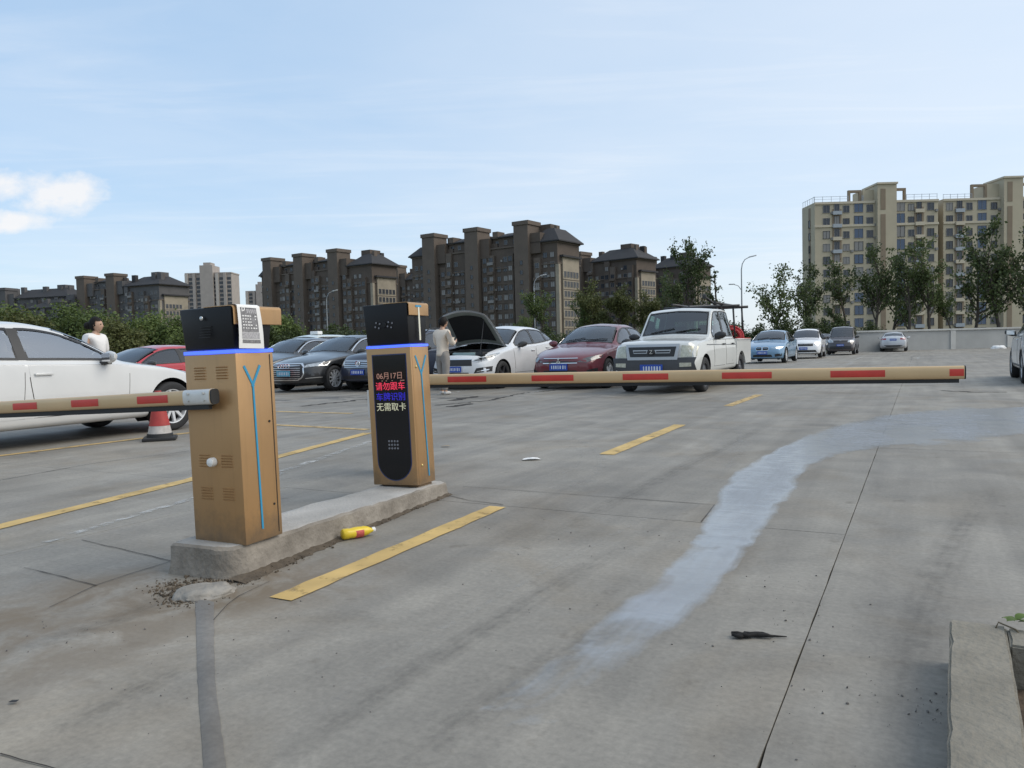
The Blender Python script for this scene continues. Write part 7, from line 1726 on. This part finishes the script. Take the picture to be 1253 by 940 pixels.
# ---------------- traffic cone
M_CONE = mat('cone_red', (.36, .04, .035), .55, var=.2, vscale=9); M_CONEW = mat('cone_white', (.46, .43, .40), .6, var=.25, vscale=12)
t = thing('traffic_cone', 'red and white traffic cone by the front wheel of the left white sedan', 'traffic cone', (-4.62, 10.02, 0), R(20))
mb = MB(); mb.box((0, 0, .022), (.40, .40, .044), bev=.012); mb.lathe([(.165, .04), (.155, .085), (.145, .09)], 24); mb.build('base', M_RUB, t, True, 40)
def band(z0, z1, m, o=0.0):
    f = lambda z: .145 - (.145 - .035) * (z - .09) / .56
    mb = MB(); mb.lathe([(f(z0) + o, z0), (f(z1) + o, z1)], 28); return mb.build('sleeve' if o else 'cone_body', m, t, True)
band(.088, .645, M_CONEW); band(.19, .45, M_CONE, .003); band(.52, .645, M_CONE, .003)
mb = MB(); mb.lathe([(.038, .642), (.03, .655), (0, .657)], 20); mb.build('tip', M_RUB, t, True)

# ---------------- bottle against the kerb
M_BOT = mat('yellow_plastic', (.72, .52, .03), .3, var=.08, vscale=12); M_BLAB = mat('red_label', (.55, .10, .08), .5, var=.3, vscale=60)
t = thing('plastic_bottle', 'crumpled yellow plastic bottle lying against the island kerb', 'bottle', Vector((-0.935, 4.47, .034)), R(32))
MX_ = Matrix.Rotation(R(90), 4, 'Y')
mb = MB(); prof = [(0, -.09), (.026, -.09), (.033, -.082), (.034, -.06), (.031, -.04), (.034, -.02), (.034, .01), (.031, .03), (.033, .045), (.026, .07), (.015, .088), (.014, .10)]
mb.lathe(prof, 20, MX_)
rnd = random.Random(2)
for v in mb.v: v.z *= .93; v.y += .003 * math.sin(v.x * 40)
mb.build('bottle', M_BOT, t, True, 60)
mb = MB(); mb.lathe([(.016, .094), (.016, .112), (.014, .114), (0, .114)], 16, MX_); mb.build('cap', M_KNOB, t, True, 40)
mb = MB(); n = 10; vs = []
for i in range(n + 1):
    a = R(-70 + 100 * i / n)
    for x in (-.022, .035): vs.append((x, -.0352 * math.cos(a), .0352 * .93 * math.sin(a) + 0.0))
mb.add(vs, [(2 * i, 2 * i + 1, 2 * i + 3, 2 * i + 2) for i in range(n)]); mb.build('label_print', M_BLAB, t, True)

# ---------------- litter
def scrap(name, c, pts, m, z, label, cat, curl=.01, rz=0.0):
    bm = grid_cut(pts, .02); rnd = random.Random(int(c[0] * 97) + 3); mb = MB(); bm.verts.index_update()
    f = [[v.index for v in q.verts] for q in bm.faces]; vs = [(v.co.x, v.co.y, z + curl * (math.sin(v.co.x * 37 + 1) * math.cos(v.co.y * 29) + 1) * .5) for v in bm.verts]; bm.free(); n = len(vs)
    mb.add(vs + [(x, y, zz - .0012) for x, y, zz in vs], [tuple(q) for q in f] + [tuple(i + n for i in q[::-1]) for q in f]); o = mb.build(name, m, None, True); o.location = (c[0], c[1], 0); o.rotation_euler = (0, 0, rz); return tag(o, label, cat)
scrap('paper_scrap', G(650, 563), [(-.09, -.03), (.02, -.045), (.10, -.01), (.06, .05), (-.03, .06), (-.08, .03)], M_PAPER, .006, 'small white scrap of paper lying on the lane', 'litter', .02)
scrap('paper_scrap', G(545, 547), [(-.05, -.02), (.05, -.025), (.04, .03), (-.04, .025)], mat('brown_card', (.33, .25, .16), .8), .006, 'tiny brown scrap beyond the screen terminal', 'litter', .012)
st = G(925, 780); mb = MB(); rnd = random.Random(8)
for k in range(4):
    x0, x1 = rnd.uniform(-.09, -.05), rnd.uniform(.02, .06); pts = [(x0 + (x1 - x0) * i / 6, rnd.uniform(-.012, .012) + (k - 1.5) * .004, .008 + rnd.uniform(0, .006)) for i in range(7)]
    mb.tube(pts, [.006, .008, .009, .008, .008, .007, .004], 6)
mb.tube([(.03, 0, .008), (.07, -.004, .006), (.11, -.008, .005)], [.005, .004, .002], 5)
o = mb.build('charred_stick', mat('charred_wood', (.012, .011, .010), .9, var=.4, vscale=30), None, True); o.location = st; o.rotation_euler = (0, 0, R(-3)); tag(o, 'black splintered strip of wood lying on the concrete by the seam', 'debris')
rg = lump('bundle', G(1222, 426), .55, .35, .26, M_PAPER, 9, 'pale bundle lying on the ground near the grey wall'); rg['category'] = 'litter'
scrap('dark_scrap', G(17, 861), [(-.014, -.006), (.012, -.008), (.014, .006), (-.01, .007)], M_RUB, .004, 'small dark scrap at the near left edge', 'litter', .006)
scrap('leaf', G(41, 555), [(-.05, -.01), (.03, -.02), (.06, .01), (-.02, .02)], mat('dry_leaf', (.14, .08, .03), .8), .006, 'dry brown leaf below the left white sedan', 'leaf', .012)

# ---------------- hose reel standing in the pickup bed
u29 = Vector((math.sin(R(29)), math.cos(R(29)), 0)); v29 = Vector((math.cos(R(29)), -math.sin(R(29)), 0))
pc = Vector((3.12, 16.6, 0)) + u29 * 4.75 + v29 * .50
t = thing('hose_reel', 'red hose reel standing in the pickup bed', 'hose reel', (pc.x, pc.y, .72), -R(29) + R(20))
M_RR = mat('reel_red', (.50, .03, .035), .45, var=.1, vscale=8)
for y in (-.16, .16):
    mb = MB(); ring = [(.30 * math.cos(a), y, .46 + .30 * math.sin(a)) for a in [2 * math.pi * i / 28 for i in range(29)]]; mb.tube(ring, .022, 6, False)
    for i in range(6): a = i * math.pi / 3; mb.tube([(0, y, .46), (.29 * math.cos(a), y, .46 + .29 * math.sin(a))], .014, 5)
    mb.build('flange', M_RR, t, True)
mb = MB()
for k in range(5):
    yy = -.11 + k * .055; ring = [((.225 + .01 * (k % 2)) * math.cos(a), yy, .46 + (.225 + .01 * (k % 2)) * math.sin(a)) for a in [2 * math.pi * i / 24 for i in range(25)]]; mb.tube(ring, .03, 6, False)
mb.build('hose', M_RR, t, True)
mb = MB(); mb.box((0, 0, .08), (.5, .42, .10)); [mb.tube([(0, y, .46), (sx_, y, .06)], .02, 6) for y in (-.2, .2) for sx_ in (-.2, .2)]; mb.build('stand', M_TRIM, t)
# tools and poles lashed to the rack
pp = Vector((3.12, 16.6, 0)) + u29 * 4.35
for k, (a, b, lab) in enumerate((((-.45, -.2, 2.02), (.20, .9, 2.06), 'dark pole lying across the pickup rack'), ((.0, -.3, 2.26), (.32, .4, 1.9), 'short capped pole leaning on the pickup rack'), ((.15, .3, 2.0), (.62, .9, 1.20), 'pale pole slanting down into the pickup bed'))):
    mb = MB(); q = [pp + v29 * c[0] + u29 * c[1] + Vector((0, 0, c[2])) for c in (a, b)]; mb.tube(q, .035 if k < 2 else .014, 8)
    if k == 1: mb.lathe([(0, -.06), (.05, -.05), (.055, 0), (.05, .05), (0, .06)], 12, Matrix.Translation(q[0]))
    o = mb.build('pole', M_TRIM if k < 2 else M_SILV, None, True, 40); tag(o, lab, 'pole')

# ---------------- planter at the lower right
pz = .15; PH = R(30); PU = Vector((math.sin(PH), math.cos(PH), 0)); PV = Vector((math.cos(PH), -math.sin(PH), 0)); corner = G(1162, 757, pz); ca = corner.dot(PU); cb = corner.dot(PV)
t = thing('planter', 'chipped concrete planter kerb at the lower right corner', 'planter', (0, 0, 0), -PH)
def chipped(x0, x1, y0, y1, z0, z1, seed, nx, ny):
    bm = bmesh.new(); rnd = random.Random(seed); bmesh.ops.create_cube(bm, size=1.0)
    for v in bm.verts: v.co = Vector(((x0 + x1) / 2 + v.co.x * (x1 - x0), (y0 + y1) / 2 + v.co.y * (y1 - y0), (z0 + z1) / 2 + v.co.z * (z1 - z0)))
    bmesh.ops.bevel(bm, geom=bm.edges[:], offset=.007, segments=2, affect='EDGES')
    for ax, n, lo, hi in ((0, nx, x0, x1), (1, ny, y0, y1), (2, 3, z0, z1)):
        for i in range(1, n):
            c = Vector(); c[ax] = lo + (hi - lo) * i / n; no = Vector(); no[ax] = 1; bmesh.ops.bisect_plane(bm, geom=bm.verts[:] + bm.edges[:] + bm.faces[:], plane_co=c, plane_no=no)
    from mathutils import noise as mn
    for v in bm.verts:
        e = sum(1 for q, lo, hi in ((v.co.x, x0, x1), (v.co.y, y0, y1), (v.co.z, z0, z1)) if abs(q - lo) < .012 or abs(q - hi) < .012)
        nz = mn.noise(v.co * 9 + Vector((seed, 0, 0))); v.co += Vector((nz, mn.noise(v.co * 8 + Vector((0, seed, 0))), .4 * nz)) * .004
        if e >= 2 and nz > .25: v.co -= (v.co - Vector(((x0 + x1) / 2, v.co.y, (z0 + z1) / 2))).normalized() * .012 * (nz - .1)
    mb = MB(); return mb.bm(bm)
M_PLK = mat('planter_concrete', (.25, .225, .18), .9, var=.32, vscale=5, bump=.5, bscale=45, col2=(.165, .15, .12))
chipped(cb, cb + .160, -1.2, ca, -.01, pz, 3, 3, 60).build('kerb', M_PLK, t, True, 40)
chipped(cb + .162, cb + 2.6, ca - .17, ca - .004, -.01, pz - .002, 4, 50, 3).build('kerb', M_PLK, t, True, 40)
# soil surface, lumpy
vs = []; nx, ny = 40, 50; from mathutils import noise as mn
for j in range(ny + 1):
    for i in range(nx + 1):
        x = cb + .15 + 2.4 * i / nx; y = -1.2 + (ca - .12 + 1.2) * j / ny; vs.append((x, y, .03 + .03 * mn.noise(Vector((x * 4, y * 4, 1))) + .015 * mn.noise(Vector((x * 14, y * 14, 2)))))
mb = MB(); mb.add(vs, [(j * (nx + 1) + i, j * (nx + 1) + i + 1, (j + 1) * (nx + 1) + i + 1, (j + 1) * (nx + 1) + i) for j in range(ny) for i in range(nx)]); mb.build('soil', mat('planter_soil', (.085, .06, .04), .95, var=.45, vscale=14, bump=.8, bscale=30), t, True)
# dry stalks on the soil
rnd = random.Random(12); mb = MB()
for _ in range(170):
    x = cb + rnd.uniform(.2, 1.2); y = rnd.uniform(0, ca - .2); a = rnd.uniform(0, 6.3); l = rnd.uniform(.04, .13); z = .045 + rnd.uniform(0, .02)
    mb.tube([(x, y, z), (x + l * .5 * math.cos(a), y + l * .5 * math.sin(a), z + rnd.uniform(0, .03)), (x + l * math.cos(a), y + l * math.sin(a), z)], .0018, 4, False)
o = mb.build('straw', mat('straw', (.34, .25, .13), .8)); o.rotation_euler = (0, 0, -PH); tag(o, 'dry stalks scattered on the planter soil', kind='stuff')
# creeping plant over the far kerb
M_SPR = leaf_mat('sprig_leaves', (.05, .09, .02), (.14, .20, .05))
def sprig(label, base, pts, leaves, seed):
    t = thing('weed', label, 'plant', base, 0.0); mb = MB(); rnd = random.Random(seed); mb.tube(pts, .0028, 6); mb.build('stem', mat('sprig_stem', (.12, .09, .05), .7), t, True)
    for p, a, s in leaves:
        mb = MB(); n = 6; vs = []
        for i in range(n + 1):
            f = i / n; w = math.sin(math.pi * min(1, f * 1.02)) ** .7 * .42 * s
            for k in (-1, 0, 1): vs.append((f * s, k * w, .25 * s * math.sin(f * 2.4) - .18 * s * f + (.05 * s if k == 0 else .10 * s)))
        M = Matrix.Translation(p) @ Matrix.Rotation(a, 4, 'Z') @ Matrix.Rotation(rnd.uniform(-.5, .2), 4, 'Y')
        mb.add(vs, [(3 * i + k, 3 * i + k + 1, 3 * i + k + 4, 3 * i + k + 3) for i in range(n) for k in (0, 1)], 0, M); mb.build('leaf', M_SPR, t, True)
b0 = G(1243, 768, pz)
sprig('small green weed curling over the planter kerb', (b0.x, b0.y, pz - .03), [(0, -.06, 0), (-.02, -.03, .035), (-.05, .01, .045), (-.065, .0, .03)], [((-.005, -.01, .055), .2, .04), ((-.01, -.01, .052), 1.9, .045), ((.0, -.01, .056), 3.3, .04), ((.005, -.012, .054), 4.6, .035), ((.0, -.012, .05), 5.5, .035)], 1)
sprig('small green weed at the right end of the planter kerb', (b0.x + .06, b0.y - .04, pz - .03), [(0, -.05, 0), (.0, -.02, .05), (.01, .0, .075)], [((.01, 0, .075), .4, .035), ((.01, 0, .075), 2.4, .04), ((.01, 0, .07), 4.2, .035)], 2)
